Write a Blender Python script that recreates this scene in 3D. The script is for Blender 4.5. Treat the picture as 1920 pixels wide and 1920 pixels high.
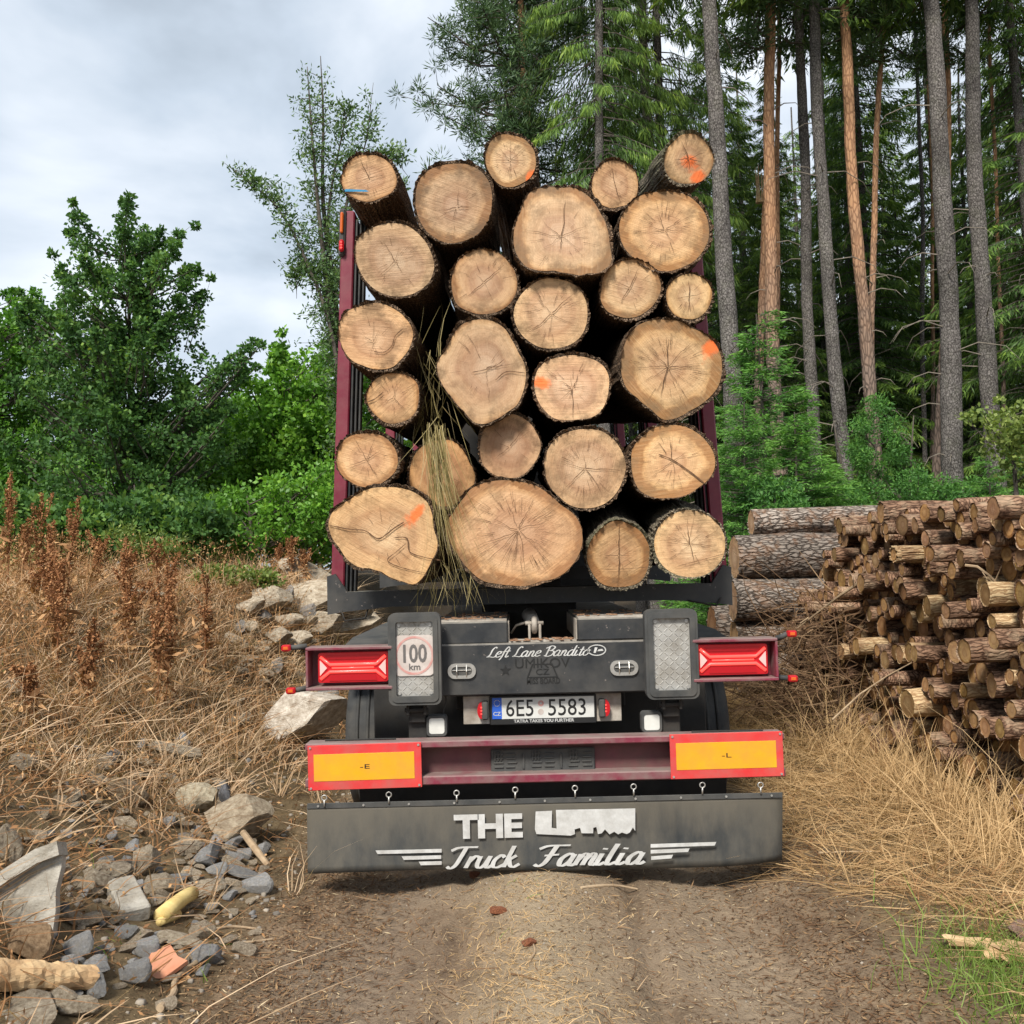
import bpy, math, random
import numpy as np
from mathutils import Vector, Matrix
R = math.radians
random.seed(7); rng = np.random.default_rng(11)
for o in list(bpy.data.objects): bpy.data.objects.remove(o)
scene = bpy.context.scene
col = scene.collection

# ------------------------------------------------------------------ camera
F = 1850.0                      # focal length in pixels of the 1920 px photograph
CAMZ = 1.65
PITCH = math.atan(100 / F); ROLL = -R(1.35)
CROT = Matrix.Rotation(R(90) + PITCH, 3, 'X') @ Matrix.Rotation(ROLL, 3, 'Z')
cam_d = bpy.data.cameras.new('camera'); cam = bpy.data.objects.new('camera', cam_d); col.objects.link(cam)
cam.matrix_world = Matrix.Translation((0, 0, CAMZ)) @ CROT.to_4x4()
cam_d.angle = 2 * math.atan(960 / F); cam_d.clip_end = 2000; cam_d.clip_start = 0.05
scene.camera = cam

# ------------------------------------------------------------------ world, sun, exposure
SUN_EL, SUN_AZ = R(48), R(200)      # high, behind the photographer and a little to the left
world = bpy.data.worlds.new('World'); scene.world = world; world.use_nodes = True
nt = world.node_tree; nt.nodes.clear()
def wn(t, **k):
    n = nt.nodes.new(t)
    for a, b in k.items(): setattr(n, a, b)
    return n
wo = wn('ShaderNodeOutputWorld'); bg = wn('ShaderNodeBackground'); bg2 = wn('ShaderNodeBackground'); add = wn('ShaderNodeMixShader')
sky = wn('ShaderNodeTexSky', sky_type='NISHITA'); sky.sun_disc = False; sky.sun_elevation = SUN_EL; sky.sun_rotation = SUN_AZ
nt.links.new(sky.outputs[0], bg.inputs[0]); bg.inputs[1].default_value = 0.08
tc = wn('ShaderNodeTexCoord'); mp = wn('ShaderNodeMapping'); mp.inputs['Scale'].default_value = (1.0, 1.0, 1.9); mp.inputs['Location'].default_value = (0.35, 0.1, 0.2)
nt.links.new(tc.outputs['Generated'], mp.inputs[0])
nz = wn('ShaderNodeTexNoise'); nz.inputs['Scale'].default_value = 2.5; nz.inputs['Detail'].default_value = 6; nz.inputs['Roughness'].default_value = 0.5; nz.inputs['Distortion'].default_value = 0.25
nt.links.new(mp.outputs[0], nz.inputs['Vector'])
cr = wn('ShaderNodeValToRGB')
e = cr.color_ramp.elements
e[0].position = 0.36; e[0].color = (0.24, 0.28, 0.32, 1)
e[1].position = 0.66; e[1].color = (0.72, 0.755, 0.80, 1)
m_ = cr.color_ramp.elements.new(0.5); m_.color = (0.44, 0.50, 0.57, 1)
nt.links.new(nz.outputs[0], cr.inputs[0]); nt.links.new(cr.outputs[0], bg2.inputs[0]); bg2.inputs[1].default_value = 0.655
add.inputs[0].default_value = 0.9
nt.links.new(bg.outputs[0], add.inputs[1]); nt.links.new(bg2.outputs[0], add.inputs[2]); nt.links.new(add.outputs[0], wo.inputs[0])

sd = bpy.data.lights.new('sun', 'SUN'); sun = bpy.data.objects.new('sun', sd); col.objects.link(sun)
sd.energy = 2.3; sd.angle = R(12); sd.color = (1.0, 0.95, 0.86)
sdir = Vector((math.sin(SUN_AZ) * math.cos(SUN_EL), math.cos(SUN_AZ) * math.cos(SUN_EL), math.sin(SUN_EL)))
sun.rotation_euler = sdir.to_track_quat('Z', 'Y').to_euler()
sun.location = sdir * 30

scene.view_settings.view_transform = 'Standard'; scene.view_settings.look = 'None'
scene.view_settings.exposure = 1.24; scene.view_settings.gamma = 1.0
scene.render.engine = 'CYCLES'
scene.cycles.max_bounces = 4; scene.cycles.diffuse_bounces = 2; scene.cycles.transmission_bounces = 3; scene.cycles.glossy_bounces = 2

# ------------------------------------------------------------------ helpers
def W(px, py, Y):
    """point of the place at forward distance Y that the photograph shows at pixel (px, py)"""
    d = CROT @ Vector(((px - 960) / F, (960 - py) / F, -1.0))
    t = Y / d.y
    return Vector((d.x * t, Y, CAMZ + d.z * t))

def sstep(a, b, x):
    t = np.clip((x - a) / (b - a), 0, 1)
    return t * t * (3 - 2 * t)

_ph = [(rng.uniform(0, 6.28), rng.uniform(0, 6.28), rng.uniform(0, 6.28)) for _ in range(14)]
def wob(x, y, s=1.0):
    v = 0
    for i, (a, b, c) in enumerate(_ph):
        k = s * (0.7 * 1.38 ** i)
        v = v + np.sin(k * (x * math.cos(a) + y * math.sin(a)) + b + 1.3 * np.sin(0.61 * k * (y * math.cos(c) - x * math.sin(c)) + c)) / (1.30 ** i)
    return v / 4.0

def H(x, y):
    x = np.asarray(x, float); y = np.asarray(y, float)
    edge = -1.2 - 0.12 * np.sin(y * 1.3)
    w = 3.1 - 1.5 * sstep(7.0, 11.5, y)
    u = np.clip((edge - x) / w, 0, 1)
    s = u * u * (3 - 2 * u)
    z = 1.5 * s * sstep(-3, 3, y)
    z = z + (0.05 + 0.07 * s) * wob(x * 1.2, y * 1.2, 1.0) * np.clip(u * 5, 0, 1)
    near = np.exp(-((y - 4) / 9) ** 2)
    z = z - near * 0.075 * (np.exp(-((x - 1.02) / 0.30) ** 2) + np.exp(-((x + 0.72) / 0.32) ** 2))
    z = z + near * 0.070 * np.exp(-((x - 0.1) / 0.32) ** 2)
    xr = x + 0.03 * np.sin(y * 0.9)
    z = z - near * 0.050 * np.exp(-((xr - 0.52) / 0.05) ** 2) - near * 0.035 * np.exp(-((xr + 0.30) / 0.05) ** 2)
    z = z + near * 0.006 * np.sin(xr * 46) * (np.exp(-((x - 1.02) / 0.32) ** 2) + np.exp(-((x + 0.72) / 0.32) ** 2))
    z = z + 0.10 * sstep(1.7, 4.5, x) + 0.06 * sstep(1.5, 2.2, x) * (1 + wob(x, y, 1.5)) * 0.6
    z = z + 0.010 * wob(x, y, 4.0) * near
    z = z + 0.25 * wob(x * 0.1, y * 0.1, 1.0) * sstep(18, 45, y)
    return z

def ground_px(px, py):
    d = CROT @ Vector(((px - 960) / F, (960 - py) / F, -1.0))
    t = 1.5
    while t < 60:
        p = Vector((0, 0, CAMZ)) + d * t
        if p.z <= float(H(p.x, p.y)): break
        t += 0.01 + t * 0.002
    return Vector((p.x, p.y, float(H(p.x, p.y))))

def link(o, parent=None):
    col.objects.link(o)
    if parent is not None: o.parent = parent
    return o
def tag(o, label=None, cat=None, group=None, kind=None):
    if label: o['label'] = label
    if cat: o['category'] = cat
    if group: o['group'] = group
    if kind: o['kind'] = kind
    return o
def empty(name, loc=(0, 0, 0)):
    o = bpy.data.objects.new(name, None); o.empty_display_size = 0.1; o.location = loc
    return link(o)

class MB:
    def __init__(s): s.v = []; s.f = []; s.mi = []
    def quadbox(s, c, size, rot=None, m=0, taper=1.0):
        c = Vector(c); hx, hy, hz = [a / 2 for a in size]; n = len(s.v)
        for z in (-1, 1):
            k = taper if z > 0 else 1
            for x, y in ((-1, -1), (1, -1), (1, 1), (-1, 1)):
                p = Vector((x * hx * k, y * hy * k, z * hz))
                if rot is not None: p = rot @ p
                s.v.append(c + p)
        for q in ((3, 2, 1, 0), (4, 5, 6, 7), (0, 1, 5, 4), (1, 2, 6, 5), (2, 3, 7, 6), (3, 0, 4, 7)):
            s.f.append([n + i for i in q]); s.mi.append(m)
        return s
    def bevbox(s, c, size, b=0.006, rot=None, m=0):
        """box with chamfered edges"""
        c = Vector(c); h = [a / 2 for a in size]; n = len(s.v); idx = {}
        b = min(b, min(h) * 0.8)
        for sx in (-1, 1):
            for sy in (-1, 1):
                for sz in (-1, 1):
                    for ax in range(3):
                        p = Vector((sx * (h[0] - (b if ax != 0 else 0)), sy * (h[1] - (b if ax != 1 else 0)), sz * (h[2] - (b if ax != 2 else 0))))
                        if rot is not None: p = rot @ p
                        idx[(sx, sy, sz, ax)] = len(s.v); s.v.append(c + p)
        def F_(l, inv): s.f.append(l[::-1] if inv else l); s.mi.append(m)
        for ax in range(3):
            o1, o2 = [(1, 2), (2, 0), (0, 1)][ax]
            for sg in (-1, 1):
                l = []
                for a, b_ in ((-1, -1), (1, -1), (1, 1), (-1, 1)):
                    k = [0, 0, 0]; k[ax] = sg; k[o1] = a; k[o2] = b_; l.append(idx[(*k, ax)])
                F_(l, sg < 0)
            for a in (-1, 1):
                for b_ in (-1, 1):
                    k0 = [0, 0, 0]; k0[ax] = -1; k0[o1] = a; k0[o2] = b_; k1 = list(k0); k1[ax] = 1
                    l = [idx[(*k0, o1)], idx[(*k1, o1)], idx[(*k1, o2)], idx[(*k0, o2)]]
                    F_(l, a * b_ > 0)
        for sx in (-1, 1):
            for sy in (-1, 1):
                for sz in (-1, 1):
                    F_([idx[(sx, sy, sz, a)] for a in range(3)], sx * sy * sz < 0)
        return s
    def tube(s, pts, rad, seg=8, m=0, caps=True):
        pts = [Vector(p) for p in pts]; n0 = len(s.v)
        if not hasattr(rad, '__len__'): rad = [rad] * len(pts)
        prev = None
        for i, p in enumerate(pts):
            d = (pts[min(i + 1, len(pts) - 1)] - pts[max(i - 1, 0)]).normalized()
            if prev is None:
                a = d.orthogonal().normalized()
            else:
                a = (prev - d * prev.dot(d)).normalized()
            prev = a; b = d.cross(a)
            for k in range(seg):
                t = 2 * math.pi * k / seg
                s.v.append(p + (a * math.cos(t) + b * math.sin(t)) * rad[i])
        for i in range(len(pts) - 1):
            for k in range(seg):
                k2 = (k + 1) % seg
                s.f.append([n0 + i * seg + k, n0 + i * seg + k2, n0 + (i + 1) * seg + k2, n0 + (i + 1) * seg + k]); s.mi.append(m)
        if caps:
            s.f.append([n0 + k for k in range(seg)][::-1]); s.mi.append(m)
            e = n0 + (len(pts) - 1) * seg
            s.f.append([e + k for k in range(seg)]); s.mi.append(m)
        return s
    def torus(s, c, ax_u, ax_v, R0, r, seg=16, ss=6, m=0, sx=1.0):
        c = Vector(c); u = Vector(ax_u); v = Vector(ax_v); w = u.cross(v); n = len(s.v)
        for i in range(seg):
            t = 2 * math.pi * i / seg; d = u * math.cos(t) + v * math.sin(t)
            ctr = c + u * (math.cos(t) * R0 * sx) + v * (math.sin(t) * R0)
            for k in range(ss):
                q = 2 * math.pi * k / ss
                s.v.append(ctr + d * (r * math.cos(q)) + w * (r * math.sin(q)))
        for i in range(seg):
            for k in range(ss):
                s.f.append([n + i * ss + k, n + ((i + 1) % seg) * ss + k, n + ((i + 1) % seg) * ss + (k + 1) % ss, n + i * ss + (k + 1) % ss]); s.mi.append(m)
        return s
    def prism(s, poly, c, u, v, w0, w1, m=0):
        """polygon in the plane (u, v) through c, extruded along u x v from w0 to w1"""
        c = Vector(c); u = Vector(u); v = Vector(v); w = u.cross(v); n = len(s.v); k = len(poly)
        for ww in (w0, w1):
            for a, b in poly: s.v.append(c + u * a + v * b + w * ww)
        s.f.append([n + i for i in range(k)][::-1]); s.mi.append(m)
        s.f.append([n + k + i for i in range(k)]); s.mi.append(m)
        for i in range(k):
            j = (i + 1) % k
            s.f.append([n + i, n + j, n + k + j, n + k + i]); s.mi.append(m)
        return s
    def frame(s, outer, inner, c, u, v, w0, w1, m=0):
        c = Vector(c); u = Vector(u); v = Vector(v); w = u.cross(v); n = len(s.v); k = len(outer)
        for poly in (outer, inner):
            for ww in (w0, w1):
                for a, b in poly: s.v.append(c + u * a + v * b + w * ww)
        o0, o1, i0, i1 = n, n + k, n + 2 * k, n + 3 * k
        for i in range(k):
            j = (i + 1) % k
            for q in ([o0 + i, o0 + j, o1 + j, o1 + i], [i0 + j, i0 + i, i1 + i, i1 + j], [o1 + i, o1 + j, i1 + j, i1 + i], [o0 + j, o0 + i, i0 + i, i0 + j]):
                s.f.append(q); s.mi.append(m)
        return s
    def add(s, verts, faces, m=0):
        n = len(s.v); s.v += [Vector(p) for p in verts]
        for f in faces: s.f.append([n + i for i in f]); s.mi.append(m)
        return s
    def mesh(s, name, mats, smooth=False, origin=(0, 0, 0)):
        me = bpy.data.meshes.new(name); o = Vector(origin)
        me.from_pydata([tuple(p - o) for p in s.v], [], s.f)
        if not isinstance(mats, (list, tuple)): mats = [mats]
        for mt in mats: me.materials.append(mt)
        if len(mats) > 1: me.polygons.foreach_set('material_index', s.mi)
        if smooth: me.polygons.foreach_set('use_smooth', [True] * len(me.polygons))
        me.update(); return me
    def build(s, name, mats, parent=None, origin=(0, 0, 0), smooth=False):
        return link(bpy.data.objects.new(name, s.mesh(name, mats, smooth, origin)), parent)

def rrect(w, h, r, k=5):
    out = []
    for cx, cy, a0 in ((w/2 - r, -h/2 + r, -90), (w/2 - r, h/2 - r, 0), (-w/2 + r, h/2 - r, 90), (-w/2 + r, -h/2 + r, 180)):
        for i in range(k + 1):
            t = R(a0 + 90 * i / k); out.append((cx + r * math.cos(t), cy + r * math.sin(t)))
    return out

def np_mesh(name, V, Q, mat, tint=None, smooth=False):
    """many quads at once; tint = one value per vertex"""
    me = bpy.data.meshes.new(name); n = len(V); q = len(Q); k = Q.shape[1]
    me.vertices.add(n); me.vertices.foreach_set('co', np.asarray(V, np.float32).ravel())
    me.loops.add(q * k); me.loops.foreach_set('vertex_index', np.asarray(Q, np.int32).ravel())
    me.polygons.add(q); me.polygons.foreach_set('loop_start', np.arange(0, q * k, k, dtype=np.int32))
    if smooth: me.polygons.foreach_set('use_smooth', np.ones(q, bool))
    if tint is not None:
        a = me.attributes.new('tint', 'FLOAT', 'POINT'); a.data.foreach_set('value', np.asarray(tint, np.float32))
    me.materials.append(mat); me.update(calc_edges=True); me.validate()
    return me

def unit(a): return a / np.maximum(np.linalg.norm(a, axis=-1, keepdims=True), 1e-9)
def rand_dirs(n): return unit(rng.normal(size=(n, 3)))

def kites(P, D, L, Wd, S=None, mid=0.45):
    """leaf shaped quads: root P, direction D, length L, width Wd"""
    n = len(P); D = unit(D)
    if S is None: S = unit(np.cross(D, rand_dirs(n)))
    L = np.broadcast_to(L, (n,))[:, None]; Wd = np.broadcast_to(Wd, (n,))[:, None]
    V = np.stack([P, P + D * L * mid + S * Wd / 2, P + D * L, P + D * L * mid - S * Wd / 2], 1).reshape(-1, 3)
    Q = np.arange(n * 4).reshape(n, 4)
    return V, Q

def blades(P, D, L, Wd, bend, seg=3):
    """grass blades: root P, start direction D, length L; they bend over along 'bend' vectors"""
    n = len(P); D = unit(D); L = L[:, None]; Wd = Wd[:, None]
    S = unit(np.cross(D, rand_dirs(n)))
    V = []
    for i in range(seg + 1):
        t = i / seg
        c = P + D * L * t + bend * L * t * t
        w = Wd * (1 - t) ** 0.7 * 0.5 + 0.0004
        V += [c - S * w, c + S * w]
    V = np.stack(V, 1)
    base = (np.arange(n) * 2 * (seg + 1))[:, None]
    Q = np.concatenate([base + np.array([2*i, 2*i+1, 2*i+3, 2*i+2]) for i in range(seg)], 1).reshape(-1, 4)
    return V.reshape(-1, 3), Q

# ------------------------------------------------------------------ materials
def newmat(name):
    m = bpy.data.materials.new(name); m.use_nodes = True
    t = m.node_tree; b = t.nodes['Principled BSDF']; out = t.nodes['Material Output']
    return m, t, b, out
class NT:
    def __init__(s, t): s.t = t
    def n(s, typ, ins=None, **k):
        x = s.t.nodes.new(typ)
        for a, b in k.items(): setattr(x, a, b)
        if ins:
            for a, b in ins.items():
                if hasattr(b, 'is_output') or isinstance(b, bpy.types.NodeSocket): s.t.links.new(b, x.inputs[a])
                else: x.inputs[a].default_value = b
        return x
    def noise(s, vec, scale, det=4, rough=0.55, dist=0.0, dim='3D'):
        return s.n('ShaderNodeTexNoise', {'Vector': vec, 'Scale': scale, 'Detail': det, 'Roughness': rough, 'Distortion': dist}).outputs[0]
    def mapp(s, vec, scale=(1, 1, 1), rot=(0, 0, 0), loc=(0, 0, 0)):
        return s.n('ShaderNodeMapping', {'Vector': vec, 'Scale': scale, 'Rotation': rot, 'Location': loc}).outputs[0]
    def ramp(s, fac, stops):
        r = s.n('ShaderNodeValToRGB', {'Fac': fac}); el = r.color_ramp.elements
        while len(el) < len(stops): el.new(0.5)
        for e_, (p, c) in zip(el, stops):
            e_.position = p; e_.color = (*c, 1) if len(c) == 3 else c
        return r.outputs[0]
    def mix(s, f, a, b, mode='MIX'):
        x = s.n('ShaderNodeMix', data_type='RGBA', blend_type=mode)
        for sock, val in ((x.inputs['Factor'], f), (x.inputs[6], a), (x.inputs[7], b)):
            if isinstance(val, bpy.types.NodeSocket): s.t.links.new(val, sock)
            elif hasattr(val, '__len__'): sock.default_value = (*val, 1) if len(val) == 3 else val
            else: sock.default_value = val
        return x.outputs[2]
    def math(s, op, a, b=0.0, c=0.0, clamp=False):
        x = s.n('ShaderNodeMath', operation=op); x.use_clamp = clamp
        for i, val in enumerate((a, b, c)):
            if isinstance(val, bpy.types.NodeSocket): s.t.links.new(val, x.inputs[i])
            else: x.inputs[i].default_value = val
        return x.outputs[0]
    def bump(s, h, strength=0.4, dist=0.01, nrm=None):
        ins = {'Height': h, 'Strength': strength, 'Distance': dist}
        if nrm is not None: ins['Normal'] = nrm
        return s.n('ShaderNodeBump', ins).outputs[0]
def grey(v): return (v, v, v)

def mottled(name, a, b, scale=8, rough=0.7, bump=0.2, bdist=0.004, metallic=0.0, dirt=None, dirt_amt=0.5, dscale=3, coat=0.0, stretch=(1, 1, 1), objtint=False, topdust=None, zdust=None):
    m, t, bs, out = newmat(name); N = NT(t)
    co = N.n('ShaderNodeTexCoord').outputs['Object']; v = N.mapp(co, stretch)
    n1 = N.noise(v, scale, 6, 0.6); c = N.mix(N.ramp(n1, [(0.3, grey(0)), (0.7, grey(1))]), a, b)
    if dirt is not None:
        n2 = N.noise(N.mapp(co, stretch, loc=(3, 1, 7)), dscale, 8, 0.65)
        f = N.math('MULTIPLY', N.ramp(n2, [(0.38, grey(0)), (0.66, grey(1))]), dirt_amt)
        c = N.mix(f, c, dirt)
        rg = N.math('ADD', rough, N.math('MULTIPLY', f, 0.35), clamp=True); t.links.new(rg, bs.inputs['Roughness'])
    else: bs.inputs['Roughness'].default_value = rough
    if topdust is not None:
        nzz = N.n('ShaderNodeSeparateXYZ', {0: N.n('ShaderNodeNewGeometry').outputs['Normal']}).outputs[2]
        td = N.math('MULTIPLY', N.math('DIVIDE', N.math('SUBTRACT', nzz, 0.45), 0.4, clamp=True), N.ramp(N.noise(co, 11, 6, 0.6), [(0.3, grey(0.35)), (0.6, grey(0.95))]))
        c = N.mix(td, c, topdust)
        chip = N.ramp(N.noise(N.mapp(co, (1, 1, 1), loc=(9, 2, 4)), 26, 5, 0.7), [(0.66, grey(0)), (0.69, grey(1))])
        c = N.mix(N.math('MULTIPLY', chip, 0.65), c, (0.30, 0.25, 0.22))
    if zdust is not None:
        zz_ = N.n('ShaderNodeSeparateXYZ', {0: co}).outputs[2]
        zd = N.math('MULTIPLY', N.math('DIVIDE', N.math('SUBTRACT', N.math('ADD', zz_, N.math('MULTIPLY', N.noise(N.mapp(co, (9, 1, 1.5)), 1.6, 6, 0.65), 0.22)), zdust[0]), zdust[1], clamp=True), 0.75)
        c = N.mix(zd, c, zdust[2])
    if objtint:
        c = N.mix(1.0, c, N.n('ShaderNodeObjectInfo').outputs['Color'], 'MULTIPLY')
    t.links.new(c, bs.inputs['Base Color']); bs.inputs['Metallic'].default_value = metallic
    if coat: bs.inputs['Coat Weight'].default_value = coat
    if bump:
        t.links.new(N.bump(N.noise(v, scale * 5, 5, 0.65), bump, bdist), bs.inputs['Normal'])
    return m

def cutwood():
    m, t, bs, out = newmat('cut_wood'); N = NT(t)
    rr = N.n('ShaderNodeAttribute', attribute_name='rr').outputs['Fac']
    an = N.n('ShaderNodeAttribute', attribute_name='dirv').outputs['Vector']
    pa = N.n('ShaderNodeAttribute', attribute_name='paint').outputs['Fac']
    co = N.n('ShaderNodeTexCoord').outputs['Object']
    oi = N.n('ShaderNodeObjectInfo'); rnd = oi.outputs['Random']
    off = N.n('ShaderNodeCombineXYZ', {0: N.math('MULTIPLY', rnd, 37.0), 1: N.math('MULTIPLY', rnd, 91.0), 2: 0.0}).outputs[0]
    co2 = N.n('ShaderNodeVectorMath', {0: co, 1: off}, operation='ADD').outputs[0]
    big = N.noise(co2, 5.0, 4, 0.6, 0.6)
    mid = N.noise(co2, 22.0, 5, 0.65)
    hr = N.math('ADD', rr, N.math('MULTIPLY', N.math('SUBTRACT', big, 0.5), 0.50))
    rnd2 = N.math('FRACT', N.math('MULTIPLY', rnd, 7.13)); rnd3 = N.math('FRACT', N.math('MULTIPLY', rnd, 23.7))
    hr = N.math('ADD', hr, N.math('MULTIPLY', N.math('SUBTRACT', rnd2, 0.5), 0.40))
    c = N.ramp(hr, [(0.0, (0.71, 0.55, 0.405)), (0.25, (0.64, 0.465, 0.335)), (0.48, (0.50, 0.33, 0.225)), (0.56, (0.65, 0.455, 0.30)), (0.82, (0.73, 0.53, 0.34)), (0.94, (0.65, 0.435, 0.245)), (1.0, (0.33, 0.185, 0.09))])
    # growth rings
    rphase = N.math('MULTIPLY', N.math('ADD', rr, N.math('MULTIPLY', mid, 0.035)), 130.0)
    ring = N.math('ADD', N.math('MULTIPLY', N.math('SINE', rphase), 0.5), 0.5)
    rfade = N.noise(co2, 7.0, 3)
    c = N.mix(N.math('MULTIPLY', N.math('POWER', ring, 2.0), N.math('MULTIPLY', rfade, 0.34)), c, (0.40, 0.225, 0.115))
    ring2 = N.math('POWER', N.math('ADD', N.math('MULTIPLY', N.math('SINE', N.math('MULTIPLY', rphase, 0.19)), 0.5), 0.5), 5.0)
    c = N.mix(N.math('MULTIPLY', ring2, 0.22), c, (0.42, 0.24, 0.13))
    # radial rays
    sv = N.n('ShaderNodeVectorMath', {0: an, 'Scale': 9.0}, operation='SCALE').outputs[0]
    sv = N.n('ShaderNodeVectorMath', {0: sv, 1: off}, operation='ADD').outputs[0]
    ray = N.noise(sv, 3.2, 3, 0.7)
    c = N.mix(N.math('MULTIPLY', N.ramp(ray, [(0.56, grey(0)), (0.74, grey(1))]), 0.36), c, (0.38, 0.22, 0.12))
    # saw marks, one direction each
    rot = N.n('ShaderNodeVectorRotate', {'Vector': co2, 'Angle': N.math('MULTIPLY', rnd, 3.1)}, rotation_type='Z_AXIS').outputs[0]
    saw = N.noise(N.mapp(rot, (4.0, 75.0, 4.0)), 1.0, 4, 0.7)
    c = N.mix(N.math('MULTIPLY', N.ramp(saw, [(0.5, grey(0)), (0.75, grey(1))]), 0.30), c, (0.84, 0.66, 0.45))
    # grey and brown stains creeping in from the rim
    st = N.math('MULTIPLY', N.ramp(N.noise(co2, 8.0, 8, 0.72), [(0.47, grey(0)), (0.64, grey(1))]), N.ramp(rr, [(0.35, grey(0.12)), (0.95, grey(0.9))]))
    c = N.mix(st, c, (0.24, 0.165, 0.10))
    blot = N.ramp(N.noise(co2, 3.2, 5, 0.6, 0.8), [(0.42, grey(0)), (0.62, grey(1))])
    c = N.mix(N.math('MULTIPLY', blot, 0.36), c, (0.46, 0.265, 0.155))
    low = N.math('MULTIPLY', N.math('MULTIPLY', N.ramp(N.noise(co2, 4.0, 6, 0.7), [(0.44, grey(0)), (0.60, grey(1))]), rnd3), N.ramp(rr, [(0.2, grey(0)), (0.9, grey(0.7))]))
    c = N.mix(low, c, (0.20, 0.145, 0.10))
    pinkish = N.mix(rnd3, (1.02, 1.03, 1.0), (0.96, 0.94, 0.97))
    c = N.mix(1.0, c, pinkish, 'MULTIPLY')
    speck = N.ramp(N.noise(co2, 120.0, 2, 0.6), [(0.62, grey(0)), (0.75, grey(1))])
    c = N.mix(N.math('MULTIPLY', speck, 0.35), c, (0.30, 0.18, 0.10))
    c = N.mix(1.0, c, oi.outputs['Color'], 'MULTIPLY')
    pf = N.ramp(N.math('ADD', pa, N.math('MULTIPLY', N.math('SUBTRACT', N.noise(co2, 45.0, 4, 0.7), 0.5), 0.9)), [(0.28, grey(0)), (0.75, grey(0.9))])
    c = N.mix(N.math('MULTIPLY', pf, N.math('GREATER_THAN', pa, 0.04)), c, (0.90, 0.19, 0.05))
    t.links.new(c, bs.inputs['Base Color']); bs.inputs['Roughness'].default_value = 0.85
    bs.inputs['Specular IOR Level'].default_value = 0.2
    hh = N.math('ADD', N.math('MULTIPLY', saw, 0.6), N.math('MULTIPLY', mid, 0.7))
    t.links.new(N.bump(hh, 0.8, 0.008), bs.inputs['Normal'])
    return m

def bark(name, dark, light, sc=(60, 60, 16), flake=None, flake_amt=0.3, bdist=0.012, moss=0.0, pos='Object', pw=0.7, fw=0.6):
    m, t, bs, out = newmat(name); N = NT(t)
    co = N.n('ShaderNodeTexCoord').outputs[pos]; rnd = N.n('ShaderNodeObjectInfo').outputs['Random']
    off = N.n('ShaderNodeCombineXYZ', {0: N.math('MULTIPLY', rnd, 17.0), 1: 0.0, 2: N.math('MULTIPLY', rnd, 31.0)}).outputs[0]
    co = N.n('ShaderNodeVectorMath', {0: co, 1: off}, operation='ADD').outputs[0]
    warp = N.n('ShaderNodeTexNoise', {'Vector': co, 'Scale': 12.0, 'Detail': 3.0}).outputs[1]
    cv = N.n('ShaderNodeVectorMath', {0: co, 1: N.n('ShaderNodeVectorMath', {0: warp, 'Scale': 0.06}, operation='SCALE').outputs[0]}, operation='ADD').outputs[0]
    v = N.mapp(cv, sc)
    vo = N.n('ShaderNodeTexVoronoi', {'Vector': v, 'Scale': 1.0}, feature='DISTANCE_TO_EDGE').outputs['Distance']
    fi = N.noise(v, 2.2, 6, 0.7)
    plate = N.ramp(vo, [(0.02, grey(0)), (0.22, grey(1))])
    if pw < 0.5: fi = N.noise(N.mapp(cv, tuple(q * 0.55 for q in sc)), 2.6, 7, 0.78)
    h = N.math('ADD', N.math('MULTIPLY', plate, pw), N.math('MULTIPLY', fi, fw))
    c = N.mix(N.ramp(h, [(0.25 if pw > 0.5 else 0.42, grey(0)), (0.95, grey(1))]), dark, light)
    if flake is not None:
        ff = N.math('MULTIPLY', N.ramp(N.noise(co, 6.0, 6, 0.65), [(0.5, grey(0)), (0.6, grey(1))]), flake_amt)
        c = N.mix(ff, c, flake)
    if moss:
        mm = N.math('MULTIPLY', N.ramp(N.noise(co, 4.0, 7, 0.7), [(0.48, grey(0)), (0.62, grey(1))]), moss)
        c = N.mix(mm, c, (0.16, 0.18, 0.09))
    lv = N.ramp(N.noise(co, 1.1, 5, 0.6), [(0.3, grey(0.55)), (0.7, grey(1.25))]); c = N.mix(1.0, c, lv, 'MULTIPLY')
    t.links.new(c, bs.inputs['Base Color']); bs.inputs['Roughness'].default_value = 0.95
    bs.inputs['Specular IOR Level'].default_value = 0.15
    t.links.new(N.bump(h, 0.9, bdist), bs.inputs['Normal'])
    return m

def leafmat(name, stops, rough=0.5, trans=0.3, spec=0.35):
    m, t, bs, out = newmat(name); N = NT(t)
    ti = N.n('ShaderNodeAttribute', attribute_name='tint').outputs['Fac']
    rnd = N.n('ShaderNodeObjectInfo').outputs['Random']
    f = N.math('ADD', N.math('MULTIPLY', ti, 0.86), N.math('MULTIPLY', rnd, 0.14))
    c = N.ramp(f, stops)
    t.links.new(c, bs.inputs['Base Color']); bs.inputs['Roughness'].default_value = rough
    bs.inputs['Specular IOR Level'].default_value = spec
    if trans:
        tr = N.n('ShaderNodeBsdfTranslucent', {'Color': N.mix(1.0, c, (1.25, 1.3, 0.7), 'MULTIPLY')})
        mx = N.n('ShaderNodeMixShader', {0: trans, 1: bs.outputs[0], 2: tr.outputs[0]})
        t.links.new(mx.outputs[0], out.inputs[0])
    return m

def emis(name, base, c, st, rough=0.25):
    m, t, bs, out = newmat(name); bs.inputs['Base Color'].default_value = (*base, 1); bs.inputs['Roughness'].default_value = rough
    bs.inputs['Emission Color'].default_value = (*c, 1); bs.inputs['Emission Strength'].default_value = st
    return m
def plain(name, c, rough=0.5, metallic=0.0):
    return mottled(name, tuple(x * 0.88 for x in c), tuple(min(1, x * 1.1) for x in c), 14, rough, 0.08, 0.002, metallic)

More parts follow.
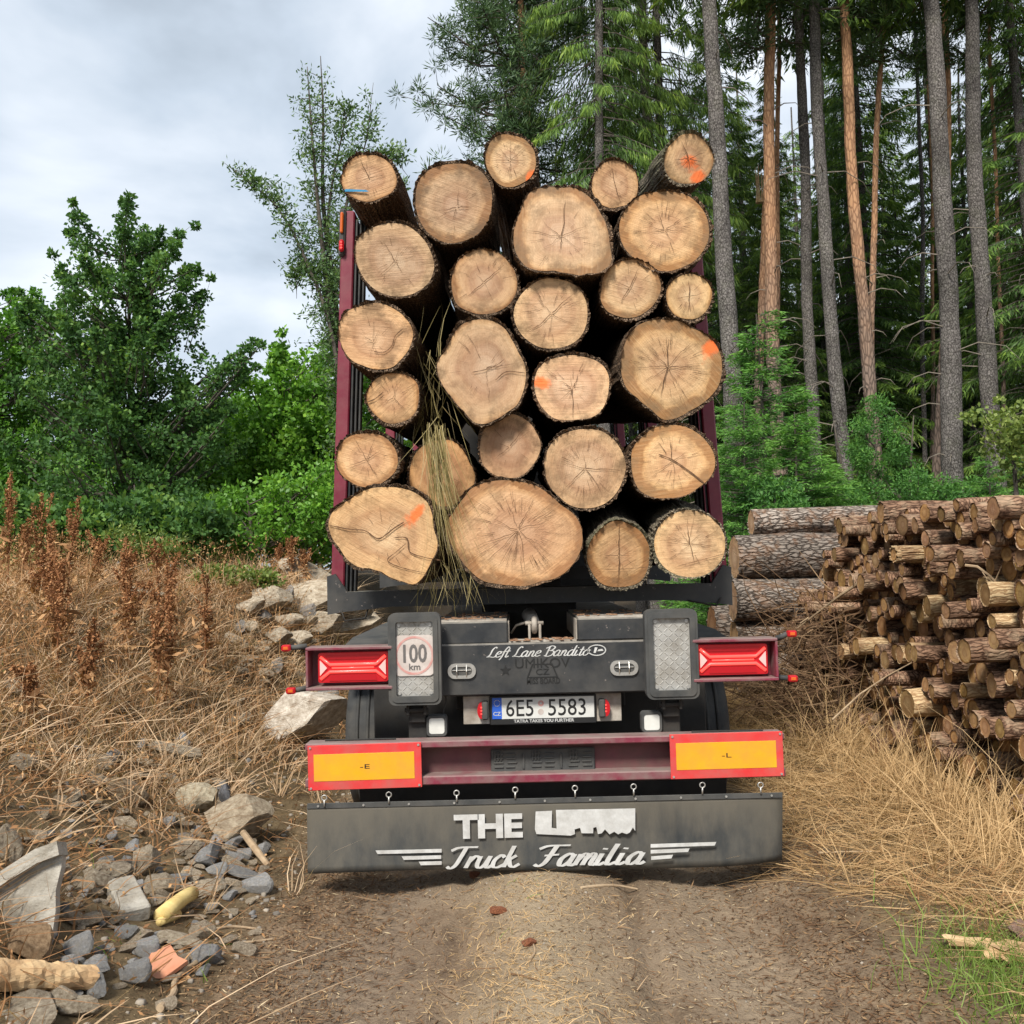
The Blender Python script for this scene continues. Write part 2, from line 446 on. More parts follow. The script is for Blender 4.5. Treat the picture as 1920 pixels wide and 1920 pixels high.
def groundmat():
    m, t, bs, out = newmat('soil'); N = NT(t)
    co = N.n('ShaderNodeTexCoord').outputs['Object']
    sx = N.n('ShaderNodeSeparateXYZ', {0: co}); x = sx.outputs[0]; y = sx.outputs[1]
    st = N.mapp(co, (1.0, 0.32, 1.0))
    n1 = N.noise(co, 1.3, 6, 0.6); n2 = N.noise(co, 38, 5, 0.7); n3 = N.noise(st, 7, 6, 0.62)
    soil = N.mix(N.ramp(n3, [(0.35, grey(0)), (0.65, grey(1))]), (0.085, 0.053, 0.032), (0.27, 0.19, 0.122))
    soil = N.mix(N.ramp(n1, [(0.45, grey(0)), (0.62, grey(0.75))]), soil, (0.25, 0.188, 0.13))
    soil = N.mix(N.math('MULTIPLY', N.ramp(n2, [(0.5, grey(0)), (0.66, grey(1))]), 0.55), soil, (0.30, 0.235, 0.16))
    soil = N.mix(N.math('MULTIPLY', N.ramp(N.noise(co, 90, 3, 0.6), [(0.56, grey(0)), (0.64, grey(1))]), 0.5), soil, (0.05, 0.032, 0.02))
    # the two packed wheel tracks are paler grit, the strip between them strawy
    def band(c0, w):
        d = N.math('ABSOLUTE', N.math('SUBTRACT', N.math('ADD', x, N.math('MULTIPLY', N.math('SUBTRACT', n1, 0.5), 0.5)), c0))
        return N.math('SUBTRACT', 1.0, N.math('DIVIDE', d, w), clamp=True)
    soil = N.mix(N.math('MULTIPLY', band(0.85, 0.42), 0.6), soil, (0.32, 0.25, 0.175))
    soil = N.mix(N.math('MULTIPLY', band(-0.62, 0.40), 0.55), soil, (0.20, 0.155, 0.115))
    soil = N.mix(N.math('MULTIPLY', band(0.10, 0.46), 0.62), soil, (0.41, 0.33, 0.225))
    verge = N.mix(N.ramp(n3, [(0.3, grey(0)), (0.7, grey(1))]), (0.075, 0.052, 0.030), (0.20, 0.145, 0.08))
    off = N.math('MULTIPLY', N.math('SUBTRACT', n3, 0.5), 0.9)
    fl = N.ramp(N.math('MULTIPLY', N.math('ADD', x, off), -1.0), [(0.95, grey(0)), (1.0, grey(1))])
    xs = N.math('ADD', x, off)
    fr = N.math('DIVIDE', N.math('SUBTRACT', xs, 1.35), 0.5, clamp=True)
    fl = N.math('DIVIDE', N.math('SUBTRACT', -1.05, xs), 0.35, clamp=True)
    c = N.mix(N.math('ADD', fr, fl, clamp=True), soil, verge)
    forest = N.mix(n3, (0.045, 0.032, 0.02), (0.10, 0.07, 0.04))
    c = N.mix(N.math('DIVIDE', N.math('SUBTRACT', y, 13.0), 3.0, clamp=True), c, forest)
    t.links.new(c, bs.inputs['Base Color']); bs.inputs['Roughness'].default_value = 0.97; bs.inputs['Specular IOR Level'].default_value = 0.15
    hh = N.math('ADD', N.math('MULTIPLY', n2, 0.6), N.math('MULTIPLY', n3, 0.8))
    def lug(xc_):
        ax_ = N.math('ABSOLUTE', N.math('SUBTRACT', x, xc_))
        w_ = N.math('SINE', N.math('ADD', N.math('ADD', N.math('MULTIPLY', y, 62.0), N.math('MULTIPLY', ax_, 55.0)), N.math('MULTIPLY', n3, 5.0)))
        return N.math('MULTIPLY', N.math('MULTIPLY', N.math('MULTIPLY', w_, 0.26), band(xc_, 0.30)), N.ramp(n1, [(0.40, grey(0)), (0.55, grey(1))]))
    hh = N.math('ADD', hh, N.math('ADD', lug(1.02), lug(-0.72)))
    t.links.new(N.bump(hh, 1.0, 0.03), bs.inputs['Normal'])
    return m

M = {}
M['soil'] = groundmat()
M['cut'] = cutwood()
M['crack'] = mottled('crack_dark', (0.085, 0.045, 0.022), (0.16, 0.085, 0.042), 30, 0.95, 0)
M['bark_oak'] = bark('bark_rough', (0.046, 0.031, 0.022), (0.26, 0.18, 0.12), (75, 75, 22), (0.19, 0.10, 0.05), 0.45, 0.014)
M['bark_grey'] = bark('bark_mossy', (0.06, 0.045, 0.035), (0.30, 0.25, 0.18), (75, 75, 24), None, 0, 0.012, 0.45)
M['bark_pine'] = bark('bark_pine_plates', (0.05, 0.036, 0.028), (0.36, 0.305, 0.26), (26, 26, 8), (0.34, 0.17, 0.085), 0.35, 0.02)
M['bark_red'] = bark('bark_red_brown', (0.075, 0.040, 0.026), (0.31, 0.185, 0.12), (40, 40, 9), (0.50, 0.37, 0.25), 0.5, 0.008)
M['bark_peel'] = bark('bark_peeled', (0.30, 0.18, 0.09), (0.62, 0.46, 0.27), (40, 40, 5), (0.24, 0.13, 0.075), 0.55, 0.004)
M['spruce_bark'] = bark('spruce_bark', (0.040, 0.034, 0.032), (0.36, 0.33, 0.305), (26, 26, 15), None, 0, 0.035, 0.10, 'Object', 0.22, 1.0)
M['dead_wood'] = mottled('dead_wood', (0.13, 0.11, 0.09), (0.27, 0.23, 0.18), 9, 0.9, 0.2)
def pinebark():
    m, t, bs, out = newmat('pine_trunk_bark'); N = NT(t)
    co = N.n('ShaderNodeTexCoord').outputs['Object']; z = N.n('ShaderNodeSeparateXYZ', {0: co}).outputs[2]
    v = N.mapp(co, (17, 17, 5)); vo = N.n('ShaderNodeTexVoronoi', {'Vector': v, 'Scale': 1.0}, feature='DISTANCE_TO_EDGE').outputs['Distance']
    fi = N.noise(v, 1.6, 6, 0.7); h = N.math('ADD', N.ramp(vo, [(0.02, grey(0)), (0.2, grey(0.7))]), N.math('MULTIPLY', fi, 0.5))
    low = N.mix(h, (0.05, 0.036, 0.03), (0.25, 0.18, 0.14)); up = N.mix(h, (0.22, 0.105, 0.055), (0.52, 0.29, 0.155))
    f = N.math('DIVIDE', N.math('SUBTRACT', N.math('ADD', z, N.math('MULTIPLY', N.noise(co, 1.5, 4), 4.0)), 7.4), 3.0, clamp=True)
    t.links.new(N.mix(f, low, up), bs.inputs['Base Color']); bs.inputs['Roughness'].default_value = 0.92
    t.links.new(N.bump(h, 0.8, 0.015), bs.inputs['Normal']); return m
M['pine_trunk'] = pinebark()
M['limb'] = mottled('limb_bark', (0.045, 0.036, 0.028), (0.12, 0.10, 0.08), 12, 0.9, 0.3)
M['spruce_leaf'] = leafmat('spruce_needles', [(0.0, (0.029, 0.065, 0.019)), (0.4, (0.073, 0.144, 0.030)), (0.75, (0.158, 0.268, 0.041)), (1.0, (0.315, 0.419, 0.061))], 0.6, 0.25)
M['young_leaf'] = leafmat('young_spruce_needles', [(0.0, (0.038, 0.114, 0.030)), (0.5, (0.095, 0.240, 0.045)), (1.0, (0.215, 0.416, 0.075))], 0.6, 0.3)
M['pine_leaf'] = leafmat('pine_needles', [(0.0, (0.034, 0.072, 0.033)), (0.5, (0.085, 0.153, 0.056)), (1.0, (0.188, 0.266, 0.080))], 0.6, 0.22)
M['oak_leaf'] = leafmat('oak_leaves', [(0.0, (0.035, 0.087, 0.031)), (0.5, (0.091, 0.196, 0.053)), (0.85, (0.191, 0.320, 0.065)), (1.0, (0.351, 0.426, 0.078))], 0.55, 0.35, 0.22)
M['light_leaf'] = leafmat('light_green_leaves', [(0.0, (0.066, 0.176, 0.026)), (0.5, (0.162, 0.350, 0.044)), (1.0, (0.360, 0.592, 0.081))], 0.45, 0.35)
M['willow_leaf'] = leafmat('slender_tree_leaves', [(0.0, (0.044, 0.094, 0.042)), (0.5, (0.110, 0.195, 0.066)), (1.0, (0.242, 0.336, 0.119))], 0.45, 0.3)
M['birch_leaf'] = leafmat('pale_leaves', [(0.0, (0.11, 0.17, 0.04)), (0.6, (0.27, 0.34, 0.09)), (1.0, (0.46, 0.48, 0.20))], 0.45, 0.35)
M['straw'] = leafmat('straw', [(0.0, (0.236, 0.140, 0.067)), (0.4, (0.447, 0.286, 0.139)), (0.8, (0.659, 0.459, 0.244)), (1.0, (0.777, 0.594, 0.365))], 0.75, 0.2, 0.2)
M['bank_straw'] = leafmat('bank_straw', [(0.0, (0.288, 0.176, 0.104)), (0.4, (0.503, 0.347, 0.216)), (0.8, (0.720, 0.549, 0.371)), (1.0, (0.839, 0.694, 0.517))], 0.8, 0.2, 0.15)
M['hang_straw'] = leafmat('hanging_straw', [(0.0, (0.13, 0.105, 0.035)), (0.4, (0.27, 0.22, 0.09)), (0.8, (0.46, 0.38, 0.19)), (1.0, (0.56, 0.47, 0.28))], 0.8, 0.15, 0.15)
M['brown_weed'] = leafmat('brown_weed', [(0.0, (0.132, 0.068, 0.035)), (0.5, (0.355, 0.185, 0.086)), (1.0, (0.680, 0.427, 0.218))], 0.85, 0.15, 0.15)
M['dock'] = leafmat('dried_dock', [(0.0, (0.144, 0.057, 0.026)), (0.5, (0.309, 0.138, 0.061)), (1.0, (0.497, 0.275, 0.132))], 0.85, 0.1, 0.15)
M['green_grass'] = leafmat('green_grass', [(0.0, (0.059, 0.115, 0.018)), (0.5, (0.156, 0.250, 0.046)), (1.0, (0.332, 0.403, 0.110))], 0.55, 0.3)
M['litter'] = leafmat('litter', [(0.0, (0.05, 0.028, 0.016)), (0.35, (0.17, 0.095, 0.05)), (0.7, (0.34, 0.23, 0.12)), (1.0, (0.55, 0.44, 0.28))], 0.9, 0.0, 0.15)
M['twig'] = leafmat('twigs', [(0.0, (0.06, 0.036, 0.022)), (0.6, (0.21, 0.125, 0.07)), (1.0, (0.40, 0.28, 0.17))], 0.9, 0.0, 0.15)
# vehicle
M['maroon'] = mottled('maroon_paint', (0.155, 0.018, 0.040), (0.22, 0.030, 0.055), 9, 0.5, 0.15, 0.002, 0, (0.20, 0.135, 0.125), 0.85, 10, topdust=(0.22, 0.175, 0.155))
M['maroon_d'] = mottled('maroon_dusty', (0.10, 0.022, 0.032), (0.17, 0.05, 0.055), 9, 0.6, 0.15, 0.002, 0, (0.105, 0.072, 0.06), 0.85, 5)
M['stake_red'] = mottled('stake_red_paint', (0.15, 0.008, 0.026), (0.20, 0.013, 0.036), 9, 0.45, 0.1, 0.002, 0, (0.22, 0.09, 0.09), 0.30, 15)
M['black'] = mottled('black_paint', (0.012, 0.014, 0.017), (0.026, 0.029, 0.033), 6, 0.45, 0.1, 0.002, 0, (0.10, 0.092, 0.08), 0.5, 4, topdust=(0.30, 0.27, 0.23))
M['blackmatt'] = mottled('underframe_black', (0.010, 0.010, 0.010), (0.030, 0.028, 0.026), 8, 0.8, 0.2, 0.003, 0, (0.06, 0.05, 0.04), 0.5, 4)
M['dusttop'] = mottled('dusty_steel', (0.34, 0.30, 0.255), (0.52, 0.48, 0.42), 12, 0.9, 0.3, 0.003, 0, (0.15, 0.11, 0.08), 0.7, 8)
M['rubber'] = mottled('rubber', (0.028, 0.030, 0.031), (0.060, 0.062, 0.062), 12, 0.75, 0.3, 0.002, 0, (0.13, 0.12, 0.105), 0.5, 5)
M['tyre'] = mottled('tyre_rubber', (0.022, 0.023, 0.024), (0.045, 0.046, 0.046), 10, 0.8, 0.3, 0.003, 0, (0.12, 0.11, 0.095), 0.55, 4)
M['flap'] = mottled('mud_flap_rubber', (0.030, 0.033, 0.035), (0.058, 0.060, 0.058), 5, 0.62, 0.35, 0.003, 0, (0.165, 0.145, 0.112), 0.7, 2.6, 0, (1.6, 1, 0.7), zdust=(0.33, 0.18, (0.125, 0.11, 0.085)))
M['alu'] = mottled('aluminium', (0.42, 0.41, 0.39), (0.56, 0.55, 0.52), 16, 0.5, 0.2, 0.002, 0.6, (0.24, 0.215, 0.18), 0.7, 9)
M['zinc'] = mottled('zinc', (0.42, 0.41, 0.39), (0.58, 0.57, 0.54), 30, 0.45, 0.1, 0.001, 0.7)
M['chrome'] = mottled('chrome', (0.55, 0.54, 0.51), (0.7, 0.69, 0.66), 30, 0.3, 0.05, 0.001, 0.8, (0.3, 0.27, 0.23), 0.4, 20)
M['redlens'] = emis('red_lens', (0.36, 0.006, 0.012), (1.0, 0.03, 0.04), 0.05)
M['redglow'] = emis('red_light_bar', (0.85, 0.05, 0.05), (1.0, 0.07, 0.05), 0.75)
M['reddark'] = emis('red_lens_dark', (0.34, 0.006, 0.012), (1.0, 0.02, 0.03), 0.04)
M['orangelens'] = emis('orange_lens', (0.50, 0.10, 0.015), (1.0, 0.2, 0.03), 0.06)
M['pinklens'] = emis('clear_prism', (0.75, 0.42, 0.40), (1.0, 0.35, 0.3), 0.12)
M['white_led'] = plain('lamp_glass', (0.62, 0.62, 0.58), 0.25)
M['refl_red'] = mottled('reflective_red', (0.58, 0.028, 0.032), (0.68, 0.05, 0.045), 7, 0.45, 0.05, 0.001, 0, (0.38, 0.12, 0.10), 0.6, 7)
M['refl_yel'] = mottled('reflective_yellow', (0.72, 0.33, 0.007), (0.80, 0.39, 0.010), 7, 0.45, 0.05, 0.001, 0, (0.58, 0.27, 0.03), 0.6, 9)
M['white'] = mottled('white_print', (0.50, 0.50, 0.49), (0.62, 0.62, 0.61), 20, 0.6, 0, 0.001, 0, (0.30, 0.285, 0.26), 0.6, 14)
M['plate'] = plain('plate_white', (0.60, 0.60, 0.57), 0.4)
M['blue'] = plain('plate_blue', (0.02, 0.10, 0.50), 0.4)
M['yellow_star'] = plain('star_yellow', (0.75, 0.6, 0.1), 0.5)
M['ink'] = plain('ink_black', (0.012, 0.012, 0.012), 0.5)
M['stick100'] = mottled('worn_sticker', (0.50, 0.44, 0.41), (0.64, 0.58, 0.54), 12, 0.6, 0, 0.001, 0, (0.36, 0.29, 0.25), 0.6, 12)
M['stickred'] = mottled('faded_red', (0.50, 0.20, 0.18), (0.58, 0.40, 0.36), 16, 0.6, 0)
M['stickgrey'] = plain('faded_grey', (0.12, 0.11, 0.105), 0.6)
M['bluepaint'] = plain('blue_paint', (0.015, 0.22, 0.42), 0.6)
# rubble
M['limestone'] = mottled('pale_limestone', (0.33, 0.285, 0.225), (0.52, 0.47, 0.395), 7, 0.95, 0.9, 0.016, 0, (0.17, 0.125, 0.085), 0.85, 7, 0, (1, 1, 1), True)
M['greystone'] = mottled('blue_grey_stone', (0.13, 0.13, 0.135), (0.32, 0.32, 0.32), 9, 0.9, 0.7, 0.01, 0, (0.26, 0.23, 0.19), 0.6, 5, 0, (1, 1, 1), True)
M['concrete'] = mottled('old_concrete', (0.36, 0.33, 0.28), (0.52, 0.49, 0.43), 9, 0.95, 0.8, 0.012, 0, (0.17, 0.14, 0.10), 0.85, 6)
M['terracotta'] = mottled('terracotta', (0.45, 0.15, 0.075), (0.58, 0.24, 0.13), 12, 0.9, 0.3, 0.004, 0, (0.40, 0.27, 0.19), 0.4, 6)
M['foam'] = mottled('yellow_foam', (0.60, 0.44, 0.16), (0.74, 0.58, 0.25), 14, 0.9, 0.5, 0.006, 0, (0.42, 0.28, 0.09), 0.35, 9)
M['splitwood'] = mottled('split_wood', (0.44, 0.27, 0.13), (0.70, 0.51, 0.29), 6, 0.9, 0.5, 0.008, 0, (0.27, 0.15, 0.075), 0.6, 5, 0, (1, 1, 6))
M['stick'] = mottled('stick_wood', (0.32, 0.22, 0.13), (0.56, 0.43, 0.28), 9, 0.9, 0.4, 0.004, 0, (0.16, 0.10, 0.06), 0.6, 7)

# ------------------------------------------------------------------ lettering (made first, while the scene is light)
def text_mesh(body, offset=0.0, shear=0.0, spacing=1.0):
    c = bpy.data.curves.new('t', 'FONT'); c.body = body; c.offset = offset; c.shear = shear; c.space_character = spacing
    c.resolution_u = 3
    o = bpy.data.objects.new('t', c); col.objects.link(o)
    me = bpy.data.meshes.new_from_object(o.evaluated_get(bpy.context.evaluated_depsgraph_get()))
    v = [(p.co.x, p.co.y) for p in me.vertices]; f = [list(p.vertices) for p in me.polygons]
    bpy.data.objects.remove(o); bpy.data.curves.remove(c); bpy.data.meshes.remove(me)
    return v, f
CUR = {
 'T': ([[(-.35, 1.45), (.1, 1.7), (1.2, 1.72)], [(.5, 1.7), (.42, 1), (.3, .25), (.05, 0), (-.2, .15)]], 1.0),
 'F': ([[(-.35, 1.45), (.1, 1.7), (1.2, 1.72)], [(.5, 1.7), (.42, 1), (.3, .25), (.05, 0), (-.2, .15)], [(.1, .88), (.85, .95)]], 1.05),
 'r': ([[(0, 0), (.08, .95)], [(.05, .5), (.3, .95), (.6, .85)]], .62),
 'u': ([[(0, .95), (0, .25), (.2, 0), (.45, .2), (.6, .95)], [(.6, .95), (.58, .15), (.75, 0), (.95, .2)]], .92),
 'c': ([[(.6, .8), (.35, 1), (.05, .6), (.1, .1), (.4, 0), (.75, .25)]], .78),
 'k': ([[(.1, 1.75), (0, 0)], [(.02, .5), (.5, .95)], [(.15, .6), (.35, .15), (.6, 0), (.9, .25)]], .9),
 'a': ([[(.6, .85), (.35, 1), (.05, .6), (.08, .1), (.3, 0), (.55, .35), (.62, .95)], [(.62, .95), (.58, .15), (.75, 0), (.95, .2)]], .92),
 'm': ([[(0, 0), (.05, .95)], [(.02, .4), (.25, .95), (.42, .8), (.4, 0)], [(.4, .4), (.65, .95), (.82, .8), (.8, .15), (.95, 0), (1.12, .2)]], 1.1),
 'n': ([[(0, 0), (.05, .95)], [(.02, .4), (.25, .95), (.45, .8), (.42, .15), (.57, 0), (.78, .2)]], .76),
 'i': ([[(.05, .95), (.02, .15), (.18, 0), (.42, .2)], [(.08, 1.28), (.10, 1.40)]], .50),
 'l': ([[(.12, 1.75), (.05, .9), (.05, .15), (.2, 0), (.5, .2)]], .58),
 'e': ([[(.05, .45), (.5, .65), (.4, 1), (.1, .8), (.05, .2), (.3, 0), (.66, .2)]], .66),
 'f': ([[(.65, 1.6), (.45, 1.75), (.25, 1.2), (.15, 0), (0, -.5)], [(-.05, .9), (.5, .95)]], .5),
 't': ([[(.2, 1.5), (.1, .15), (.25, 0), (.46, .2)], [(-.1, 1.0), (.45, 1.05)]], .46),
 'L': ([[(.75, 1.55), (.55, 1.75), (.3, 1.3), (.25, .4), (0, .05), (.3, .1), (.8, .0), (1.0, .2)]], .98),
 'B': ([[(.2, 1.7), (.15, .0)], [(-.2, 1.35), (.4, 1.75), (.85, 1.5), (.6, 1.0), (.25, .95)], [(.3, .95), (.9, .8), (.85, .2), (.4, -.05), (-.1, .1)]], 1.05),
 'd': ([[(.6, .85), (.35, 1), (.05, .6), (.08, .1), (.3, 0), (.55, .35), (.7, 1.75)], [(.64, .9), (.6, .15), (.75, 0), (.95, .2)]], .92),
 'o': ([[(.35, 1), (.05, .6), (.1, .1), (.4, 0), (.65, .4), (.5, .95), (.35, 1)], [(.5, .95), (.8, .85)]], .76),
 ' ': ([], .55)}
def catmull(p, k=6):
    p = [Vector(q).to_3d() for q in p]
    if len(p) == 2: return p
    q = [2 * p[0] - p[1]] + p + [2 * p[-1] - p[-2]]; out = []
    for i in range(1, len(q) - 2):
        a, b, c, d = q[i-1:i+3]
        for j in range(k):
            t = j / k
            out.append(0.5 * ((2*b) + (c - a)*t + (2*a - 5*b + 4*c - d)*t*t + (3*b - a - 3*c + d)*t**3))
    out.append(p[-1]); return out
def cursive(text, wmin=0.05, wmax=0.13, shear=0.35):
    x = 0; V = []; Fc = []; z = 0
    for ch in text:
        st, adv = CUR[ch]
        for s in st:
            p = catmull([(a + x, b) for a, b in s]); n = len(V)
            for i, q in enumerate(p):
                d = (p[min(i+1, len(p)-1)] - p[max(i-1, 0)]).normalized()
                nn = Vector((-d.y, d.x, 0)); w = wmin + (wmax - wmin) * abs(d.y * 0.9 + 0.1 * d.x)
                for sg in (-1, 1):
                    r_ = q + nn * w * sg; V.append((r_.x + shear * r_.y, r_.y, z))
            for i in range(len(p) - 1): Fc.append([n + 2*i, n + 2*i + 2, n + 2*i + 3, n + 2*i + 1][::-1])
            z += 0.004
        x += adv
    return V, Fc
TXT = {k: text_mesh(*a) for k, a in {
    'THE': ('THE', 0.045, 0, 0.95), 'plate1': ('6E5', 0.004), 'plate2': ('5583', 0.004), 'CZ': ('CZ', 0.012), 'tatra': ('TATRA TAKES YOU FURTHER', 0.02),
    '100': ('100', 0.02), 'km': ('km', 0.012), 'emboss1': ('UMIKOV', 0.0), 'emboss2': ('CZ', 0.0), 'emboss3': ('MISS BOARD', 0.02), 'E': ('-E', 0.0), 'E2': ('-L', 0.0), 'three': ('3', 0.0)}.items()}
def fit_text(vf, rect, Y, name, mat, parent, origin, depth=0.0):
    v, f = vf; x0, y0, x1, y1 = rect
    C = W((x0 + x1) / 2, (y0 + y1) / 2, Y); w = (x1 - x0) * Y / F; h = (y1 - y0) * Y / F
    xs = [p[0] for p in v]; ys = [p[1] for p in v]; ax, bx, ay, by = min(xs), max(xs), min(ys), max(ys)
    mb = MB(); mb.add([(C.x + ((p[0] - ax) / (bx - ax) - .5) * w, Y - (p[2] * 0.002 if len(p) > 2 else 0), C.z + ((p[1] - ay) / (by - ay) - .5) * h) for p in v], f)
    return mb.build(name, mat, parent, origin)

# ------------------------------------------------------------------ ground
def axis(fine0, fine1, step, lo, hi):
    a = list(np.arange(fine0, fine1 + 1e-6, step)); s = step; x = fine1
    while x < hi: s *= 1.18; x += s; a.append(x)
    s = step; x = fine0
    while x > lo: s *= 1.18; x -= s; a.insert(0, x)
    return np.array(a)
gx = axis(-4.6, 3.2, 0.036, -350, 350); gy = axis(2.2, 9.0, 0.05, -60, 500)
GX, GY = np.meshgrid(gx, gy); GZ = H(GX, GY)
nx, ny = len(gx), len(gy)
ii = (np.arange(ny - 1)[:, None] * nx + np.arange(nx - 1)[None, :]).ravel()
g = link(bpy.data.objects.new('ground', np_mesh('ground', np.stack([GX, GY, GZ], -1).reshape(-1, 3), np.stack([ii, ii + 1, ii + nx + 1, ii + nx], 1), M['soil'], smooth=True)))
tag(g, kind='structure')

# ------------------------------------------------------------------ timber trailer
U = Vector((1, 0, 0)); Z = Vector((0, 0, 1))
YB = 5.17
TO = Vector((W(1020, 1450, YB).x, YB + 1.5, 0.0))
TX = TO.x
trailer = tag(empty('timber_trailer', TO), 'dusty maroon and black timber trailer stacked high with logs', 'trailer')
def part(mb, name, mat, parent=None, smooth=False): return mb.build(name, mat, parent or trailer, TO, smooth)
def pr(px, py, Y): return W(px, py, Y)
def S(px, Y): return px * Y / F
# underrun bumper: open channel
c = pr(1022, 1425, YB); bw = S(890, YB); zc = c.z; bx = c.x
hb = S(66, YB)
b = MB(); b.bevbox((bx, YB + 0.06, zc + hb/2), (bw, 0.12, 0.036), 0.006); part(b, 'bumper_flange', M['maroon'])
b = MB(); b.bevbox((bx, YB + 0.06, zc - hb/2), (bw, 0.12, 0.046), 0.006); part(b, 'bumper_flange', M['maroon'])
b = MB(); b.quadbox((bx, YB + 0.11, zc), (bw - 0.01, 0.014, hb - 0.04)); part(b, 'bumper_web', M['maroon_d'])
# embossed rubber plate in the channel
c = pr(1018, 1428, YB + 0.09); pw, ph = S(196, YB), S(50, YB)
b = MB(); b.bevbox((c.x, YB + 0.093, c.z), (pw, 0.016, ph), 0.006); rp = part(b, 'rubber_plate', M['rubber'])
b = MB(); rnd = random.Random(3)
for k in range(8):
    x0 = c.x - pw/2 + 0.03 + k * (pw - 0.06) / 7.4
    if k % 3 == 2:
        b.bevbox((x0 + 0.01, YB + 0.082, c.z + 0.005), (0.012, 0.008, ph * 0.55), 0.002)
    else:
        for j in range(5): b.bevbox((x0 + 0.012 + rnd.uniform(-.006, .006), YB + 0.082, c.z - ph*0.32 + j * ph * 0.16), (0.05, 0.008, 0.008), 0.002)
        if k % 3 == 0:
            for j in range(3): b.bevbox((x0 - 0.008 + j * 0.016, YB + 0.080, c.z + ph * 0.25), (0.007, 0.008, ph * 0.35), 0.002)
part(b, 'raised_pattern', M['rubber'], rp)
b = MB(); b.quadbox((c.x - 0.0, YB + 0.0835, c.z - ph * 0.42), (0.11, 0.002, 0.006)); b.quadbox((c.x + 0.2, YB + 0.0835, c.z - ph * 0.42), (0.07, 0.002, 0.006)); part(b, 'small_print', M['white'], rp)
# warning plates
for (x0, y0, x1, y1, tx) in ((579, 1396, 789, 1478, 'E'), (1258, 1375, 1467, 1457, 'E2')):
    cc = pr((x0 + x1)/2, (y0 + y1)/2, YB - 0.012); w, h = S(x1 - x0, YB), S(y1 - y0, YB)
    rt = Matrix.Rotation(R(-0.55 if tx == 'E' else -0.3), 3, 'Y')
    b = MB(); b.bevbox(cc, (w, 0.008, h), 0.002, rt); wp = part(b, 'warning_plate', M['refl_red'])
    b = MB(); b.bevbox(cc + Vector((-0.003, -0.0045, 0.0)), (w * 0.885, 0.003, h * 0.60), 0.001, rt); part(b, 'reflective_panel', M['refl_yel'], wp)
    fit_text(TXT[tx], ((x0+x1)/2 - 9, (y0+y1)/2 - 4, (x0+x1)/2 + 9, (y0+y1)/2 + 4), YB - 0.0195, 'code_print', M['ink'], wp, TO)
    b = MB()
    for sx in (-1, 1):
        for sz in (-1, 1): b.tube([cc + rt @ Vector((sx * (w/2 - 0.014), -0.003, sz * (h/2 - 0.012))), cc + rt @ Vector((sx * (w/2 - 0.014), -0.009, sz * (h/2 - 0.012)))], 0.006, 8)
    part(b, 'rivet', M['zinc'], wp)
b = MB()      # thin rail rods above the plates
for (xa, xb, yy) in ((610, 742, 1388), (1297, 1430, 1372)):
    p0, p1 = pr(xa, yy, YB + 0.07), pr(xb, yy - 3, YB + 0.07)
    b.tube([p0 - Z * 0.02, p0, p1, p1 - Z * 0.02], 0.005, 6)
part(b, 'rail_rod', M['blackmatt'])
# mud flap: a rubber sheet with a wavy lower edge
YF = YB + 0.02
fx0, fx1 = pr(576, 1560, YF).x, pr(1470, 1550, YF).x; ft = pr(1020, 1498, YF).z; fb = pr(1020, 1624, YF).z
def flapY(x): return YF - 0.013 * math.sin((x - fx0) * 2.1) - 0.008 * math.sin((x - fx0) * 6.3) + 0.05 * max(0, (x - fx1 + 0.35) / 0.35) ** 2
b = MB(); nxx, nzz = 60, 10
for layer in (0, 1):
    for j in range(nzz + 1):
        for i in range(nxx + 1):
            x = fx0 + (fx1 - fx0) * i / nxx; t = j / nzz
            zb = fb + 0.014 * math.sin((x - fx0) * 2.4 + 0.4) - 0.016
            b.v.append(Vector((x, YF + (flapY(x) - YF) * (1 - t) + layer * 0.008, zb + (ft - zb) * t)))
sz_ = (nxx + 1) * (nzz + 1)
for j in range(nzz):
    for i in range(nxx):
        a = j * (nxx + 1) + i
        b.f.append([a, a + 1, a + nxx + 2, a + nxx + 1]); b.f.append([sz_ + a + nxx + 1, sz_ + a + nxx + 2, sz_ + a + 1, sz_ + a])
edge_ = [i for i in range(nxx + 1)] + [j * (nxx + 1) + nxx for j in range(1, nzz + 1)] + [nzz * (nxx + 1) + i for i in range(nxx - 1, -1, -1)] + [j * (nxx + 1) for j in range(nzz - 1, 0, -1)]
for i in range(len(edge_)):
    p, q = edge_[i], edge_[(i + 1) % len(edge_)]; b.f.append([q, p, sz_ + p, sz_ + q])
b.mi = [0] * len(b.f)
flap = part(b, 'mud_flap', M['flap'], None, True)
b = MB(); b.bevbox(((fx0 + fx1)/2, YF - 0.003, ft - 0.008), (fx1 - fx0 - 0.004, 0.006, 0.028), 0.002); part(b, 'clamp_strip', M['rubber'], flap)
b = MB()
for k in range(11):
    x = fx0 + 0.06 + k * (fx1 - fx0 - 0.12) / 10
    b.tube([(x, YF - 0.005, ft - 0.008), (x, YF - 0.011, ft - 0.008)], 0.006, 8)
part(b, 'bolt_row', M['zinc'], flap)
YL = YF - 0.021
fit_text(TXT['THE'], (852, 1527, 979, 1571), YL, 'lettering', M['white'], flap, TO)
blob = [(15, 1445), (120, 1440), (118, 1550), (150, 1555), (145, 1435), (655, 1425), (655, 1570), (640, 1548), (620, 1580), (600, 1590), (570, 1580), (545, 1592), (520, 1575), (490, 1592), (460, 1560), (440, 1585), (415, 1590), (405, 1545), (385, 1550), (385, 1585), (310, 1585), (300, 1550), (265, 1560), (268, 1590), (240, 1600), (20, 1590), (10, 1560)]
